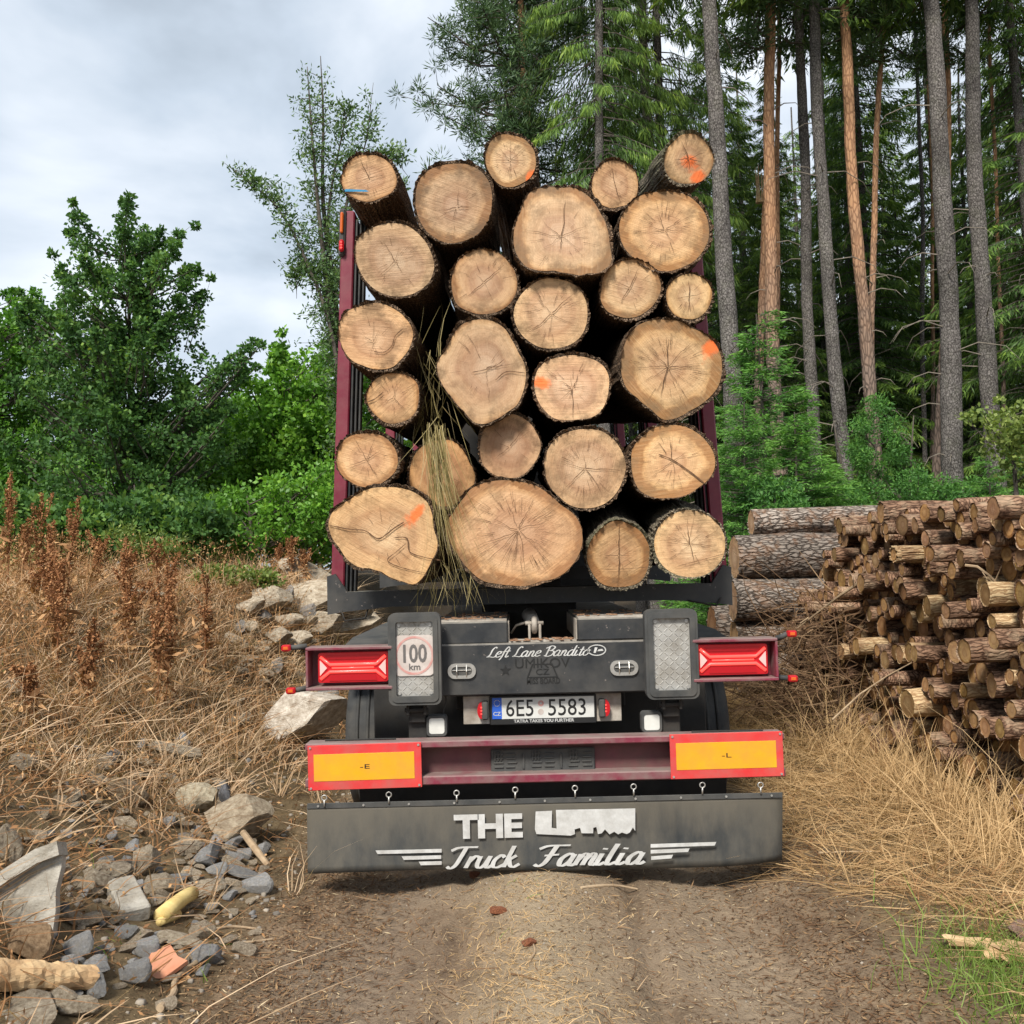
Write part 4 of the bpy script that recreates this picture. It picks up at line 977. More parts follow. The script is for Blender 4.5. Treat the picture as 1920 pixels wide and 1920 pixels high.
def crack_mesh(name, rad, pith, mains, seed, fine=26, wscale=1.0):
    rnd = random.Random(seed); b = MB(); n = len(rad)
    def ribbon(pts, w0, z):
        k0 = len(b.v); m = len(pts)
        for i, p in enumerate(pts):
            d = (Vector(pts[min(i+1, m-1)]) - Vector(pts[max(i-1, 0)])); d = d.normalized() if d.length > 0 else Vector((1, 0))
            w = w0 * max(0.08, (1 - i / (m - 1)) ** 0.6) * rnd.uniform(0.75, 1.2) / 2
            b.v.append(Vector((p[0] - d.y * w, p[1] + d.x * w, z))); b.v.append(Vector((p[0] + d.y * w, p[1] - d.x * w, z)))
        for i in range(m - 1): b.f.append([k0 + 2*i + 1, k0 + 2*i + 3, k0 + 2*i + 2, k0 + 2*i]); b.mi.append(0)
    def radial(a, f0, f1, w, jit, z):
        t = a % (2 * math.pi); r = rad[int(t / (2 * math.pi) * n) % n]; ex, ey = r * math.cos(t), r * math.sin(t); pts = []; m = 9 if f1 - f0 > 0.3 else 4
        off = 0
        for i in range(m):
            f = f0 + (f1 - f0) * i / (m - 1); off += rnd.uniform(-jit, jit) * r * (0 if i == 0 else 1)
            x = pith[0] * (1 - f) + ex * f - math.sin(t) * off; y = pith[1] * (1 - f) + ey * f + math.cos(t) * off
            pts.append((x, y))
        ribbon(pts, w, z)
    for (deg, ln, w) in mains: radial(R(deg), rnd.uniform(0, .05), ln, w * wscale * 0.72, 0.022, 0.0075 + 0.0004 * rnd.random())
    for k in range(fine):
        f0 = rnd.uniform(0.22, 0.62); radial(rnd.uniform(0, 6.28), f0, min(0.96, f0 + rnd.uniform(0.12, 0.40)), rnd.uniform(0.0010, 0.0024) * wscale, 0.008, 0.0065 + 0.0004 * rnd.random())
    return b.mesh(name, M['crack'])

POLY = {   # rim outlines of the irregular logs
4: [(1022,258),(1060,275),(1090,300),(1130,370),(1155,430),(1165,500),(1170,585),(1140,608),(1110,625),(1070,622),(1040,635),(1000,625),(930,612),(870,610),(810,590),(770,530),(762,480),(775,410),(800,360),(820,300),(850,270),(910,258),(970,262)],
14: [(640,790),(700,800),(745,830),(775,880),(800,930),(825,980),(828,1040),(815,1100),(790,1150),(750,1175),(700,1205),(650,1225),(610,1218),(570,1170),(520,1110),(480,1050),(462,1000),(468,960),(500,920),(525,870),(555,820),(590,800)],
16: [(1390,795),(1440,800),(1490,830),(1540,850),(1590,890),(1612,940),(1615,1010),(1600,1070),(1550,1130),(1480,1170),(1420,1200),(1370,1205),(1320,1160),(1260,1110),(1215,1070),(1195,1010),(1200,930),(1230,860),(1270,815),(1330,795)],
23: [(270,1465),(340,1475),(400,1500),(440,1530),(460,1580),(465,1640),(480,1690),(475,1730),(450,1770),(430,1810),(400,1850),(370,1870),(340,1855),(290,1840),(240,1810),(190,1795),(140,1790),(100,1760),(70,1710),(40,1670),(22,1610),(40,1560),(70,1535),(120,1510),(180,1475)],
24: [(740,1435),(800,1445),(870,1460),(920,1490),(970,1540),(1030,1590),(1052,1640),(1050,1710),(1030,1760),(990,1810),(940,1840),(880,1850),(820,1870),(760,1868),(700,1860),(640,1845),(590,1800),(545,1740),(510,1680),(495,1610),(530,1560),(570,1510),(600,1470),(660,1445)],
22: [(1390,1212),(1440,1215),(1500,1240),(1550,1290),(1580,1350),(1580,1400),(1560,1440),(1510,1480),(1450,1510),(1390,1515),(1320,1510),(1270,1480),(1245,1420),(1240,1360),(1250,1300),(1290,1260),(1330,1225)],
15: [(1050,940),(1100,955),(1140,985),(1160,1030),(1160,1080),(1150,1130),(1120,1180),(1080,1200),(1030,1205),(980,1205),(930,1195),(890,1160),(860,1110),(850,1050),(865,990),(900,955),(960,940)],
21: [(1070,1230),(1130,1240),(1180,1275),(1215,1330),(1230,1390),(1215,1450),(1180,1510),(1120,1550),(1060,1560),(1000,1550),(950,1510),(905,1450),(892,1380),(910,1310),(950,1260),(1010,1235)],
11: [(1230,555),(1300,565),(1345,600),(1370,650),(1372,680),(1350,730),(1310,770),(1250,795),(1190,790),(1140,765),(1115,720),(1120,670),(1130,620),(1170,575)],
2: [(540,175),(600,180),(650,210),(690,270),(697,340),(680,410),(640,460),(570,490),(500,490),(440,460),(400,420),(375,360),(372,290),(390,230),(440,190),(490,178)],
9: [(655,510),(720,525),(765,570),(795,640),(790,700),(760,745),(710,775),(650,785),(590,770),(540,740),(520,680),(522,620),(545,560),(590,525)],
8: [(300,412),(360,420),(410,460),(450,530),(462,590),(440,650),(390,690),(320,712),(250,700),(190,660),(150,600),(135,540),(145,480),(190,440),(240,418)]}
LOADLABEL = 'logs stacked on the timber trailer'
def load_log(label, cx, cy, rx, ry, Y, seed, bumps=(), mains=None, paints=(), vp=(985, 950), mat='bark_oak', pith=(0, 0), color=(1, 1, 1), length=5.0, fine=12, rough=0.030, free=()):
    sc = Y / F; C = W(cx, cy, Y)
    ax = (CROT @ Vector(((vp[0] - 960) / F, (960 - vp[1]) / F, -1))).normalized()
    # log axis = local -Z; local X right, local Y up
    zc_ = -ax; xc_ = Z.cross(zc_); xc_.normalize(); yc_ = zc_.cross(xc_)
    mat4 = Matrix((xc_, yc_, zc_)).transposed().to_4x4(); mat4.translation = C
    root = bpy.data.objects.new('log', None); root.empty_display_size = 0.1; root.matrix_world = mat4; link(root)
    tag(root, label, 'log', LOADLABEL)
    rnd = random.Random(seed); rad = log_outline(110, rx * sc - 0.010, ry * sc - 0.010, bumps, seed, rough)
    if seed in POLY:
        pg = sorted((math.atan2(-(225 + y_ / 2.133 - cy), 600 + x_ / 2.133 - cx) % (2 * math.pi), math.hypot(225 + y_ / 2.133 - cy, 600 + x_ / 2.133 - cx) * sc) for x_, y_ in POLY[seed])
        an = [a for a, _ in pg]; rd = [q for _, q in pg]; an = [an[-1] - 2 * math.pi] + an + [an[0] + 2 * math.pi]; rd = [rd[-1]] + rd + [rd[0]]
        wob_ = log_outline(110, 1, 1, (), seed, 0.006)
        rad = [(float(np.interp(2 * math.pi * i / 110, an, rd)) - 0.008) * wob_[i] for i in range(110)]
        rad = [(rad[i - 1] + 2 * rad[i] + rad[(i + 1) % 110]) / 4 for i in range(110)]
    pt = (pith[0] * rx * sc, pith[1] * ry * sc)
    pl = [(a * rx * sc, d * ry * sc, s1 * rx * sc, s2 * rx * sc, st, R(an)) for (a, d, s1, s2, st, an) in paints]
    fo = link(bpy.data.objects.new('cut_face', face_mesh('cut_face', rad, pt, 26, seed, 0.0022, pl)), root); fo.color = (*color, 1)
    link(bpy.data.objects.new('bark', bark_mesh('bark', rad, length, 0.013, seed, M[mat])), root)
    ta, tb = rnd.uniform(-.12, .12), rnd.uniform(-.12, .12)
    if mains is None:
        k = rnd.choice((3, 4, 5)); a0 = rnd.uniform(0, 360); mains = [(a0 + 360 * i / k + rnd.uniform(-25, 25), rnd.uniform(0.35, 0.9), rnd.uniform(0.004, 0.0065)) for i in range(k)]
    link(bpy.data.objects.new('radial_cracks', crack_mesh('radial_cracks', rad, pt, mains, seed, fine)), root)['kind'] = 'stuff'
    if free:
        for pts, w in free:
            b = MB(); q = catmull([(a * rx * sc, d * ry * sc) for a, d in pts], 5); k0 = len(b.v); m = len(q)
            for i, p in enumerate(q):
                d = (q[min(i+1, m-1)] - q[max(i-1, 0)]).normalized(); ww = w * 0.6 * rnd.uniform(0.5, 1.3) / 2 * (0.5 if i in (0, m - 1) else 1)
                b.v += [Vector((p.x - d.y * ww, p.y + d.x * ww, 0.0085)), Vector((p.x + d.y * ww, p.y - d.x * ww, 0.0085))]
            for i in range(m - 1): b.f.append([k0 + 2*i + 1, k0 + 2*i + 3, k0 + 2*i + 2, k0 + 2*i]); b.mi.append(0)
            link(bpy.data.objects.new('crack', b.mesh('crack', M['crack'])), root)
    for ch in root.children:
        for v in ch.data.vertices: v.co.z += ta * v.co.x + tb * v.co.y
    return root, mat4, sc
w1 = 0.006
l1 = load_log('log with a blue paint stroke low on its cut face', 692, 334, 53, 48, 5.50, 1, [(200, .03, 40)], [(115, .85, w1), (95, .4, .004), (5, .6, .004), (200, .4, .003)], vp=(1010, 980), color=(1.0, .90, .78))
b = MB(); sc = l1[2]
b.add([(-0.048*3.05, -0.074, 0.008), (-0.02, -0.080, 0.008), (0.0, -0.078, 0.008), (-0.02, -0.069, 0.008), (-0.135, -0.060, 0.008)], [[0, 1, 2, 3, 4]]); link(bpy.data.objects.new('paint_stroke', b.mesh('paint_stroke', M['bluepaint'])), l1[0])
load_log('grey stained round log in the top row beside the blue marked log', 852, 381, 78, 75, 5.42, 2, [(180, -.02, 30)], [(75, .45, .004), (195, .45, .006), (345, .45, .006), (255, .4, .005)], vp=(985, 900), pith=(.05, -.12), color=(.90, .86, .80))
load_log('pale round topmost log with an orange rim stain at its lower right', 957, 301, 51, 53, 5.46, 3, (), [(90, .8, .003), (0, .7, .004), (180, .75, .004), (40, .8, .003), (135, .7, .003), (265, .8, .003)], [(.75, -.55, .30, .18, .9, 50)], vp=(1005, 760), color=(1.08, 1.03, .95), fine=34, mat='bark_oak')
load_log('huge pale log with a flattened right flank in the upper middle of the load', 1053, 432, 94, 88, 5.36, 4, [(70, .05, 18), (25, -.09, 22), (335, .08, 16), (300, -.02, 20), (255, .04, 20), (120, .03, 20)], [(82, .75, .008), (262, .45, .006), (20, .7, .004), (178, .8, .004), (140, .5, .004), (330, .5, .003), (220, .45, .003)], vp=(985, 900), pith=(-.02, -.14), color=(.98, .93, .87), rough=.022)
load_log('small smooth log tucked between the huge log and the orange centred one', 1153, 346, 47, 48, 5.56, 5, (), [(95, .8, .005), (290, .75, .005)], vp=(1060, 880), color=(.92, .80, .68), fine=14)
load_log('yellowish tilted log with an orange sprayed centre and a rotten notch', 1291, 300, 51, 47, 5.44, 6, [(75, .05, 22)], [(115, .8, .008), (25, .75, .005), (350, .6, .007), (180, .6, .006), (270, .5, .005), (225, .5, .004), (150, .3, .004)], [(.02, -.05, .34, .26, .85, 0), (.36, -.66, .34, .28, .9, 40), (.2, -.3, .35, .3, .5, 60)], vp=(960, 640), color=(1.05, 1.0, .84), mat='bark_grey', pith=(0, .02))
load_log('large yellow round log with a thick corky bark rim beside the stake top', 1246, 432, 90, 79, 5.40, 7, (), [(200, .35, .004), (40, .45, .005), (300, .45, .004), (110, .4, .004), (0, .5, .004), (170, .5, .004)], vp=(1000, 830), color=(1.04, .94, .76), fine=50, rough=.018)
load_log('grey bottomed round log directly below the blue marked log', 741, 490, 77, 73, 5.44, 8, (), [(120, .6, .005), (300, .4, .004), (225, .5, .004), (20, .6, .003), (75, .4, .003)], vp=(985, 960), color=(.90, .86, .80))
load_log('brown stained log with a single diagonal crack', 907, 530, 67, 64, 5.50, 9, [(200, .03, 30)], [(40, .85, .006), (220, .75, .006), (135, .4, .003), (300, .3, .003)], vp=(985, 930), color=(.82, .74, .66), fine=10)
load_log('round log with a dark ringed heart below the huge pale log', 1034, 588, 73, 71, 5.42, 10, (), [(40, .85, .006), (215, .9, .006), (330, .8, .004), (270, .75, .003), (130, .6, .003)], vp=(985, 930), color=(.99, .92, .80), fine=36, rough=.018)
load_log('wide pale log with a pinched right edge beside the small round one', 1180, 541, 64, 55, 5.42, 11, [(355, .06, 14), (60, -.02, 20)], [(65, .7, .007), (245, .6, .006), (150, .6, .004), (190, .5, .003), (330, .4, .003)], vp=(1010, 800), color=(.96, .90, .80), mat='bark_oak')
load_log('small round log with a plain cross crack beside the right stake', 1292, 556, 47, 46, 5.40, 12, (), [(95, .75, .007), (275, .7, .007), (10, .7, .004), (190, .5, .004)], vp=(1010, 900), color=(1.03, .97, .80), fine=20, rough=.018)
load_log('round log with a curved bark pocket right of its heart', 704, 630, 72, 66, 5.38, 13, (), [(95, .7, .003), (150, .3, .004), (200, .45, .003), (260, .7, .003), (60, .4, .003)], vp=(985, 950), color=(1.05, .94, .78), pith=(-.05, -.18), free=[([(-.05, -.45), (.2, -.48), (.42, -.30), (.52, -.02), (.72, .18)], .008)])
load_log('big pear shaped log with a pointed lower end', 903, 696, 86, 96, 5.40, 14, [(275, .10, 20), (225, -.08, 22), (315, -.06, 22), (90, .05, 25), (45, .02, 20), (140, .0, 20)], [(10, .75, .006), (30, .4, .003), (280, .4, .003)], vp=(985, 930), color=(.90, .84, .79), pith=(.1, .05), fine=14, free=[([(-.2, -.02), (.1, .03), (.35, .12), (.5, .22)], .006), ([(.3, -.18), (.55, -.02), (.95, -.05)], .009)])
load_log('lumpy log with an orange patch at its left rim', 1073, 728, 73, 64, 5.40, 15, [(140, .03, 20), (60, .02, 15), (310, .03, 18)], [(60, .45, .007), (150, .4, .005), (185, .5, .005), (270, 1.0, .006), (0, .45, .004), (225, .5, .004), (250, .4, .004), (95, .4, .003)], [(-.80, .20, .28, .17, .9, -15)], vp=(1000, 900), color=(.97, .88, .80))
load_log('very large pale log with an orange patch at its upper right rim', 1257, 693, 101, 95, 5.36, 16, [(265, .06, 14), (315, -.03, 20), (20, .04, 20)], [(95, .6, .008), (255, .65, .009), (0, .6, .007), (45, .6, .005), (140, .65, .005), (175, .6, .005), (210, .5, .004), (300, .5, .004), (330, .4, .003)], [(.80, .44, .26, .15, .95, 40), (.70, .20, .25, .15, .35, 60)], vp=(960, 800), color=(1.0, .94, .80), pith=(-.05, .05), fine=60)
load_log('small log with a crack running out to its left rim', 738, 746, 53, 51, 5.44, 17, (), [(75, .7, .004), (310, .7, .004), (195, .4, .005)], vp=(985, 960), color=(1.0, .88, .72), fine=16, free=[([(-.98, -.15), (-.65, -.02), (-.35, .22)], .010)])
load_log('round log with a cross crack resting above the split flared butt', 688, 862, 60, 55, 5.42, 18, (), [(70, .85, .004), (120, .6, .004), (200, .75, .004), (25, .6, .004), (300, .5, .004)], vp=(985, 960), color=(1.04, .91, .76), fine=18, rough=.018)
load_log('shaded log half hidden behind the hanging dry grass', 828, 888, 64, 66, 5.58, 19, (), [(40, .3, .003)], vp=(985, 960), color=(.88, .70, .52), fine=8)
load_log('plain brownish log wedged above the widest butt', 955, 838, 62, 62, 5.54, 20, [(250, -.03, 40)], [(45, .8, .005), (225, .6, .005), (160, .4, .003)], vp=(985, 960), color=(.84, .74, .64), fine=10)
load_log('round log with torn bark along its right rim', 1097, 878, 81, 77, 5.40, 21, [(20, -.02, 15)], [(355, .95, .006), (225, .85, .005), (300, .75, .005), (160, .7, .004), (85, .4, .003)], vp=(1000, 900), color=(.98, .90, .78), fine=30, rough=.020)
load_log('broad log with a long slanting split across its heart', 1261, 866, 81, 70, 5.40, 22, [(180, .02, 30), (100, -.02, 20)], [(95, .7, .005), (200, .5, .004), (30, .5, .004), (270, .6, .003)], vp=(1010, 960), color=(.98, .88, .74), fine=30, free=[([(-.32, .22), (.0, .05), (.35, -.25), (.72, -.62)], .011)])
load_log('wide flared butt log split by long jagged cracks', 719, 1008, 107, 86, 5.34, 23, [(300, .13, 22), (262, .06, 22), (350, .02, 14), (220, -.03, 24), (195, .02, 20), (130, .0, 20), (60, -.02, 20)], [(60, .5, .004), (200, .3, .003)], [(.60, .50, .22, .10, .95, 50), (.48, .36, .24, .2, .45, 50)], vp=(985, 1010), color=(1.02, .92, .76), pith=(0, .0), fine=14, rough=.02, free=[([(-.96, .30), (-.6, .20), (-.32, .16), (-.08, -.02), (.2, .20), (.38, .33)], .011), ([(.2, .0), (.42, -.03), (.46, -.32), (.72, -.45), (1.0, -.52)], .011), ([(.40, -.14), (.22, -.32), (.06, -.50), (.3, -.66), (.75, -.80)], .007)])
load_log('widest log of the load, a low oval butt with many radial cracks', 965, 1002, 132, 102, 5.32, 24, [(215, -.03, 25), (320, .03, 20), (265, .02, 18), (145, -.02, 20)], [(60, .6, .006), (150, .45, .005), (200, .8, .004), (225, .8, .004), (245, .8, .004), (265, .8, .004), (285, .8, .004), (330, .6, .004), (20, .6, .004), (100, .6, .003)], vp=(985, 1010), color=(.96, .84, .76), pith=(.05, .08), fine=90)
load_log('mossy barked log with a vertical crack in the bottom row', 1160, 1041, 63, 66, 5.40, 25, [(270, .02, 25)], [(88, 1.0, .007), (268, .95, .008), (180, .5, .004), (0, .5, .003)], vp=(1060, 760), color=(1.0, .89, .70), mat='bark_grey', free=[([(-.6, -.38), (.1, -.40), (.9, -.36)], .004)])
load_log('clean pale log with a cross crack at the foot of the right stake', 1293, 1020, 69, 66, 5.38, 26, (), [(97, .6, .007), (280, .6, .006), (0, .75, .006), (180, .3, .005), (45, .6, .003), (135, .6, .003), (215, .6, .003)], vp=(1060, 840), color=(1.02, .95, .78), fine=36, mat='bark_grey', rough=.008, free=[([(-.35, -.62), (.3, -.45), (.95, -.28)], .004)])
# dry grass caught in the load
P = []; D = []; L = []; Bn = []
for k in range(170):
    px, py = random.gauss(816, 12), random.triangular(785, 930, 800)
    p = W(px, py, 5.33 + random.uniform(-0.03, 0.05)); P.append(p); D.append((random.gauss(0.09, 0.08), random.gauss(-0.06, 0.05), -1)); L.append(random.uniform(0.12, 0.72)); Bn.append((random.gauss(0.05, 0.10), random.gauss(0.0, 0.03), random.gauss(0, 0.02)))
for k in range(60):
    px, py = random.gauss(805, 20), random.uniform(640, 800)
    p = W(px, py, 5.45 + random.uniform(-0.05, 0.25)); P.append(p); D.append((random.gauss(0.0, 0.4), random.gauss(0, 0.2), random.choice((-1, -1, -1, 1)))); L.append(random.uniform(0.1, 0.45)); Bn.append((random.gauss(0, 0.25), 0, -0.1))
for k in range(70):
    px, py = random.gauss(850, 40), random.uniform(1050, 1100)
    p = W(px, py, 5.36 + random.uniform(-0.02, 0.2)); P.append(p); D.append((random.gauss(0.0, 0.45), random.gauss(0, 0.2), -1)); L.append(random.uniform(0.08, 0.25)); Bn.append((random.gauss(0, 0.2), 0, 0))
V_, Q_ = blades(np.array(P), np.array(D), np.array(L), rng.uniform(.002, .0045, len(P)), np.array(Bn))
hg = link(bpy.data.objects.new('hanging_grass', np_mesh('hanging_grass', V_, Q_, M['hang_straw'], np.repeat(rng.uniform(0, 1, len(P)), 8))))
tag(hg, 'bunch of long dry grass hanging down between the logs', 'dry grass', kind='stuff')
# ------------------------------------------------------------------ stacked wood on the right
def pile_variant(seed, r, length, mat):
    rnd = random.Random(seed); rad = log_outline(18, r - 0.004, r - 0.004, (), seed, 0.03)
    bm_ = bark_mesh('bark', rad, length, 0.004, seed, mat, 0.0, 5, 0.008, 0.5)
    fm = face_mesh('cut_face', rad, (rnd.uniform(-.2, .2) * r, rnd.uniform(-.2, .2) * r), 5, seed, 0.001)
    return bm_, fm
PV = []
for i in range(14):
    r = 0.042 + 0.068 * (i / 13) ** 1.2
    PV.append((r,) + pile_variant(100 + i, r, random.Random(i).uniform(2.6, 3.6), M['bark_peel'] if i % 5 == 2 else M['bark_red']))
circles = []
def zlim(y): return 2.04 if y < 9.9 else 2.04 - (y - 9.9) * 1.0
rp_ = random.Random(21)
ys = np.linspace(5.6, 11.05, 210); lim = np.array([zlim(y) for y in ys]); gbase = H(3.4, ys)
count = 0; full = 0
while count < 1100 and full < 60:
    count += 1
    vi = min(13, int(abs(rp_.gauss(0, 1)) * 4.4 + rp_.random() * 3)); r = PV[vi][0]
    zb_ = gbase + r * 0.9
    for (cy, cz, cr_, _) in circles:
        dy = np.abs(ys - cy); s_ = r + cr_
        zb_ = np.maximum(zb_, np.where(dy < s_, cz + np.sqrt(np.maximum(s_ * s_ - dy * dy, 0)), -9))
    sc_ = zb_ + rng.uniform(0, 0.06, len(ys)) + np.where(zb_ + r > lim, 50, 0)
    k = int(np.argmin(sc_))
    if sc_[k] > 40: full += 1; continue
    circles.append((float(ys[k]), float(zb_[k]), r, vi))
pile = []
for (cy, cz, cr_, vi) in circles:
    is_top = not any(abs(q[0] - cy) < (q[2] + cr_) * 0.7 and q[1] > cz + 0.02 for q in circles)
    xl = 2.98 + 0.015 * (cy - 5.6) + rp_.gauss(0.0, 0.10) + 0.12 * (cz / 2) + 0.16 * max(0, cy - 9) * (cz > 1.3) + (rp_.uniform(0.1, 0.45) if rp_.random() < 0.15 else 0)
    pile.append((cr_ / cy if 960 + F * xl / cy < 1990 else 0, cy, cz, cr_, vi, is_top, xl))
pile.sort(reverse=True)
rest = [[], [], [], [], [], [], 0]
def pile_matrix(xl, cy, cz):
    tilt = rp_.gauss(0, 0.025); yaw = rp_.gauss(0.05, 0.06)
    ax = Vector((math.cos(tilt) * math.cos(yaw), math.sin(yaw) * math.cos(tilt), math.sin(tilt)))
    zc_ = -ax; xc_ = Z.cross(zc_).normalized(); yc_ = zc_.cross(xc_)
    m4 = Matrix((xc_, yc_, zc_)).transposed().to_4x4(); m4.translation = Vector((xl, cy, cz)); return m4 @ Matrix.Rotation(rp_.uniform(0, 6.28), 4, 'Z')
for n_, (_, cy, cz, cr_, vi, is_top, xl) in enumerate(pile):
    m4 = pile_matrix(xl, cy, cz)
    if n_ < 298:
        root = bpy.data.objects.new('stacked_log', PV[vi][1]); link(root); root.matrix_world = m4
        f = bpy.data.objects.new('cut_face', PV[vi][2]); link(f, root); k = rp_.uniform(0.55, 0.95); f.color = (k, k * rp_.uniform(.80, .92), k * rp_.uniform(.48, .72), 1)
        size = 'thick' if cr_ > 0.085 else ('slim' if cr_ > 0.06 else 'thin'); look = 'peeled pale' if PV[vi][1].materials[0] is M['bark_peel'] else 'reddish barked'
        row = 'on the very top' if is_top else ('in the lowest layers' if cz < .65 else ('in the middle layers' if cz < 1.3 else 'in the upper layers'))
        end = 'beside the brushwood heap' if cy > 8.9 else ('above the tall dry grass' if cy > 7.2 else 'towards the track end')
        tag(root, f'{size} {look} log {row} of the woodpile, {end}', 'log', f'{size} {look} logs {row} of the woodpile {end}')
    else:
        for mi_, me in enumerate((PV[vi][1], PV[vi][2])):
            off = rest[6]
            for v in me.vertices: rest[0].append(tuple(m4 @ v.co))
            for p in me.polygons: rest[1].append([q + off for q in p.vertices]); rest[2].append(mi_)
            if mi_: rest[3] += [a.value for a in me.attributes['rr'].data]; rest[4] += [c for a in me.attributes['dirv'].data for c in a.vector]
            else: rest[3] += [0.0] * len(me.vertices); rest[4] += [0.0] * (3 * len(me.vertices))
            rest[6] += len(me.vertices)
if rest[0]:
    me = bpy.data.meshes.new('small_stacked_logs'); me.from_pydata(rest[0], [], rest[1]); me.materials.append(M['bark_red']); me.materials.append(M['cut']); me.polygons.foreach_set('material_index', rest[2])
    me.attributes.new('rr', 'FLOAT', 'POINT').data.foreach_set('value', rest[3]); me.attributes.new('dirv', 'FLOAT_VECTOR', 'POINT').data.foreach_set('vector', rest[4]); me.update()
    o = link(bpy.data.objects.new('small_stacked_logs', me)); o.color = (.9, .76, .52, 1); tag(o, 'remaining thinnest logs filling the woodpile', 'logs', kind='stuff')
# thick logs lying behind the woodpile, one above the other
def lying_log(label, px, py, rpx, Y, seed, length=5.0, group=None, dx=0.0, mat='bark_pine', yaw=0.02, color=(.9, .8, .7)):
    C = W(px, py, Y) + Vector((dx, 0, 0)); r = rpx * Y / F
    ax = Vector((math.cos(yaw), math.sin(yaw), 0.0)); zc_ = -ax; xc_ = Z.cross(zc_).normalized(); yc_ = zc_.cross(xc_)
    m4 = Matrix((xc_, yc_, zc_)).transposed().to_4x4(); m4.translation = C
    root = bpy.data.objects.new('thick_log', None); root.empty_display_size = 0.1; link(root); root.matrix_world = m4; tag(root, label, 'log', group)
    rad = log_outline(48, r - .015, r - .015, (), seed, 0.012)
    link(bpy.data.objects.new('bark', bark_mesh('bark', rad, length, 0.015, seed, M[mat], 0.0, 26, 0.02, 0.3)), root)
    f = link(bpy.data.objects.new('cut_face', face_mesh('cut_face', rad, (0, 0), 8, seed, .002)), root); f.color = (*color, 1)
    return C, r
TG = 'thick logs lying behind the woodpile'
A3 = lying_log('slimmest thick log, dark grey barked, topmost behind the woodpile', 1409, 979, 25, 11.75, 41, 5.0, TG)
A2 = lying_log('thick plated pine log in the middle of the stack behind the woodpile', 1377, 1045, 42, 11.6, 42, 5.0, TG)
A1 = lying_log('thick plated pine log low behind the woodpile, end beside the trailer', 1374, 1127, 39, 11.45, 43, 5.0, TG)
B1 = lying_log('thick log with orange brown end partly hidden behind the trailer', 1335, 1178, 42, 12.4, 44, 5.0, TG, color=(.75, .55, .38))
for k, (yy, zz, rr2) in enumerate(((11.35, 0.37, .22), (11.85, 0.40, .25), (12.4, .40, .25), (11.55, 0.76, .2), (12.0, 0.80, .2), (12.1, 1.22, .22))):
    pxp = 960 + F * 2.62 / yy
    C0 = Vector((2.55 + 0.1 * (k % 3), yy, zz)); r = rr2
    ax = Vector((1, 0.02, 0)).normalized(); zc_ = -ax; xc_ = Z.cross(zc_).normalized(); yc_ = zc_.cross(xc_)
    m4 = Matrix((xc_, yc_, zc_)).transposed().to_4x4(); m4.translation = C0
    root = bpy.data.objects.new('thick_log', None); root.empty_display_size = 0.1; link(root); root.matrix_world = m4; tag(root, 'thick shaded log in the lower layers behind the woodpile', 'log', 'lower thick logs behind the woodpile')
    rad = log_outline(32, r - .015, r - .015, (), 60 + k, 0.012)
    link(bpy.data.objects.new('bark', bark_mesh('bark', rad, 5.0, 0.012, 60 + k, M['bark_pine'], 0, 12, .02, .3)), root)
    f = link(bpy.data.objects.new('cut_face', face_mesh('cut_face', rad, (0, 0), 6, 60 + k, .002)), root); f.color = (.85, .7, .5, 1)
# long poles thrown lengthwise on top
PG = 'long poles lying along the top edge of the woodpile'
for k, (px, py, rpx, Y, mt, lb) in enumerate(((1652, 962, 22, 7.9, 'bark_red', 'longest thick red barked pole on top of the woodpile'), (1706, 1002, 18, 7.6, 'bark_red', 'red barked pole lying just below the longest top pole'), (1676, 1040, 15, 7.3, 'bark_peel', 'peeled yellow pole lying along the top edge of the woodpile'), (1796, 1034, 16, 7.15, 'bark_peel', 'peeled pale pole butting against the yellow pole'), (1742, 1066, 15, 7.05, 'bark_red', 'slim red pole under the peeled poles'), (1784, 1100, 22, 6.9, 'bark_peel', 'thick half peeled pole low in the pile of long poles'))):
    lying_log(lb, px, py, rpx, Y, 80 + k, 4.0, PG, mat=mt, yaw=.03 * (k % 3), color=(.95, .8, .55))
# brushwood heap at the far foot of the pile + loose branches on it
def polytwigs(n, cfun, lfun, dfun, rfun):
    b = MB()
    for k in range(n):
        p = Vector(cfun()); d = Vector(dfun()).normalized(); ln = lfun(); pts = [p]; dd = d.copy()
        for j in range(3):
            dd = (dd + Vector((random.gauss(0, .22), random.gauss(0, .22), random.gauss(-.03, .18)))).normalized(); pts.append(pts[-1] + dd * ln / 3)
        r = rfun(); b.tube(pts, [r, r * .8, r * .6, r * .25], 4, caps=False)
    return b
def tinted(mb, name, mat, lo=0.0, hi=1.0, per=16):
    me = mb.mesh(name, mat); n = len(me.vertices); a = me.attributes.new('tint', 'FLOAT', 'POINT')
    t = np.repeat(rng.uniform(lo, hi, n // per + 1), per)[:n]; a.data.foreach_set('value', t.astype(np.float32)); return me
def inpile():
    y = random.uniform(8.6, 10.6); x = random.uniform(2.35, 3.2); zt_ = 1.25 * max(0, 1 - ((x - 3.1) / 0.9) ** 2)
    return (x, y, float(H(x, y)) + random.uniform(0, max(0.05, zt_)))
br = link(bpy.data.objects.new('brushwood', tinted(polytwigs(800, inpile, lambda: random.uniform(.25, 1.0), lambda: (random.gauss(-.2, 1), random.gauss(-.2, .8), random.gauss(0.05, .35)), lambda: random.uniform(.003, .009)), 'brushwood', M['twig'])))
tag(br, 'tangled heap of thin brown brushwood at the foot of the woodpile', 'brushwood', kind='stuff')
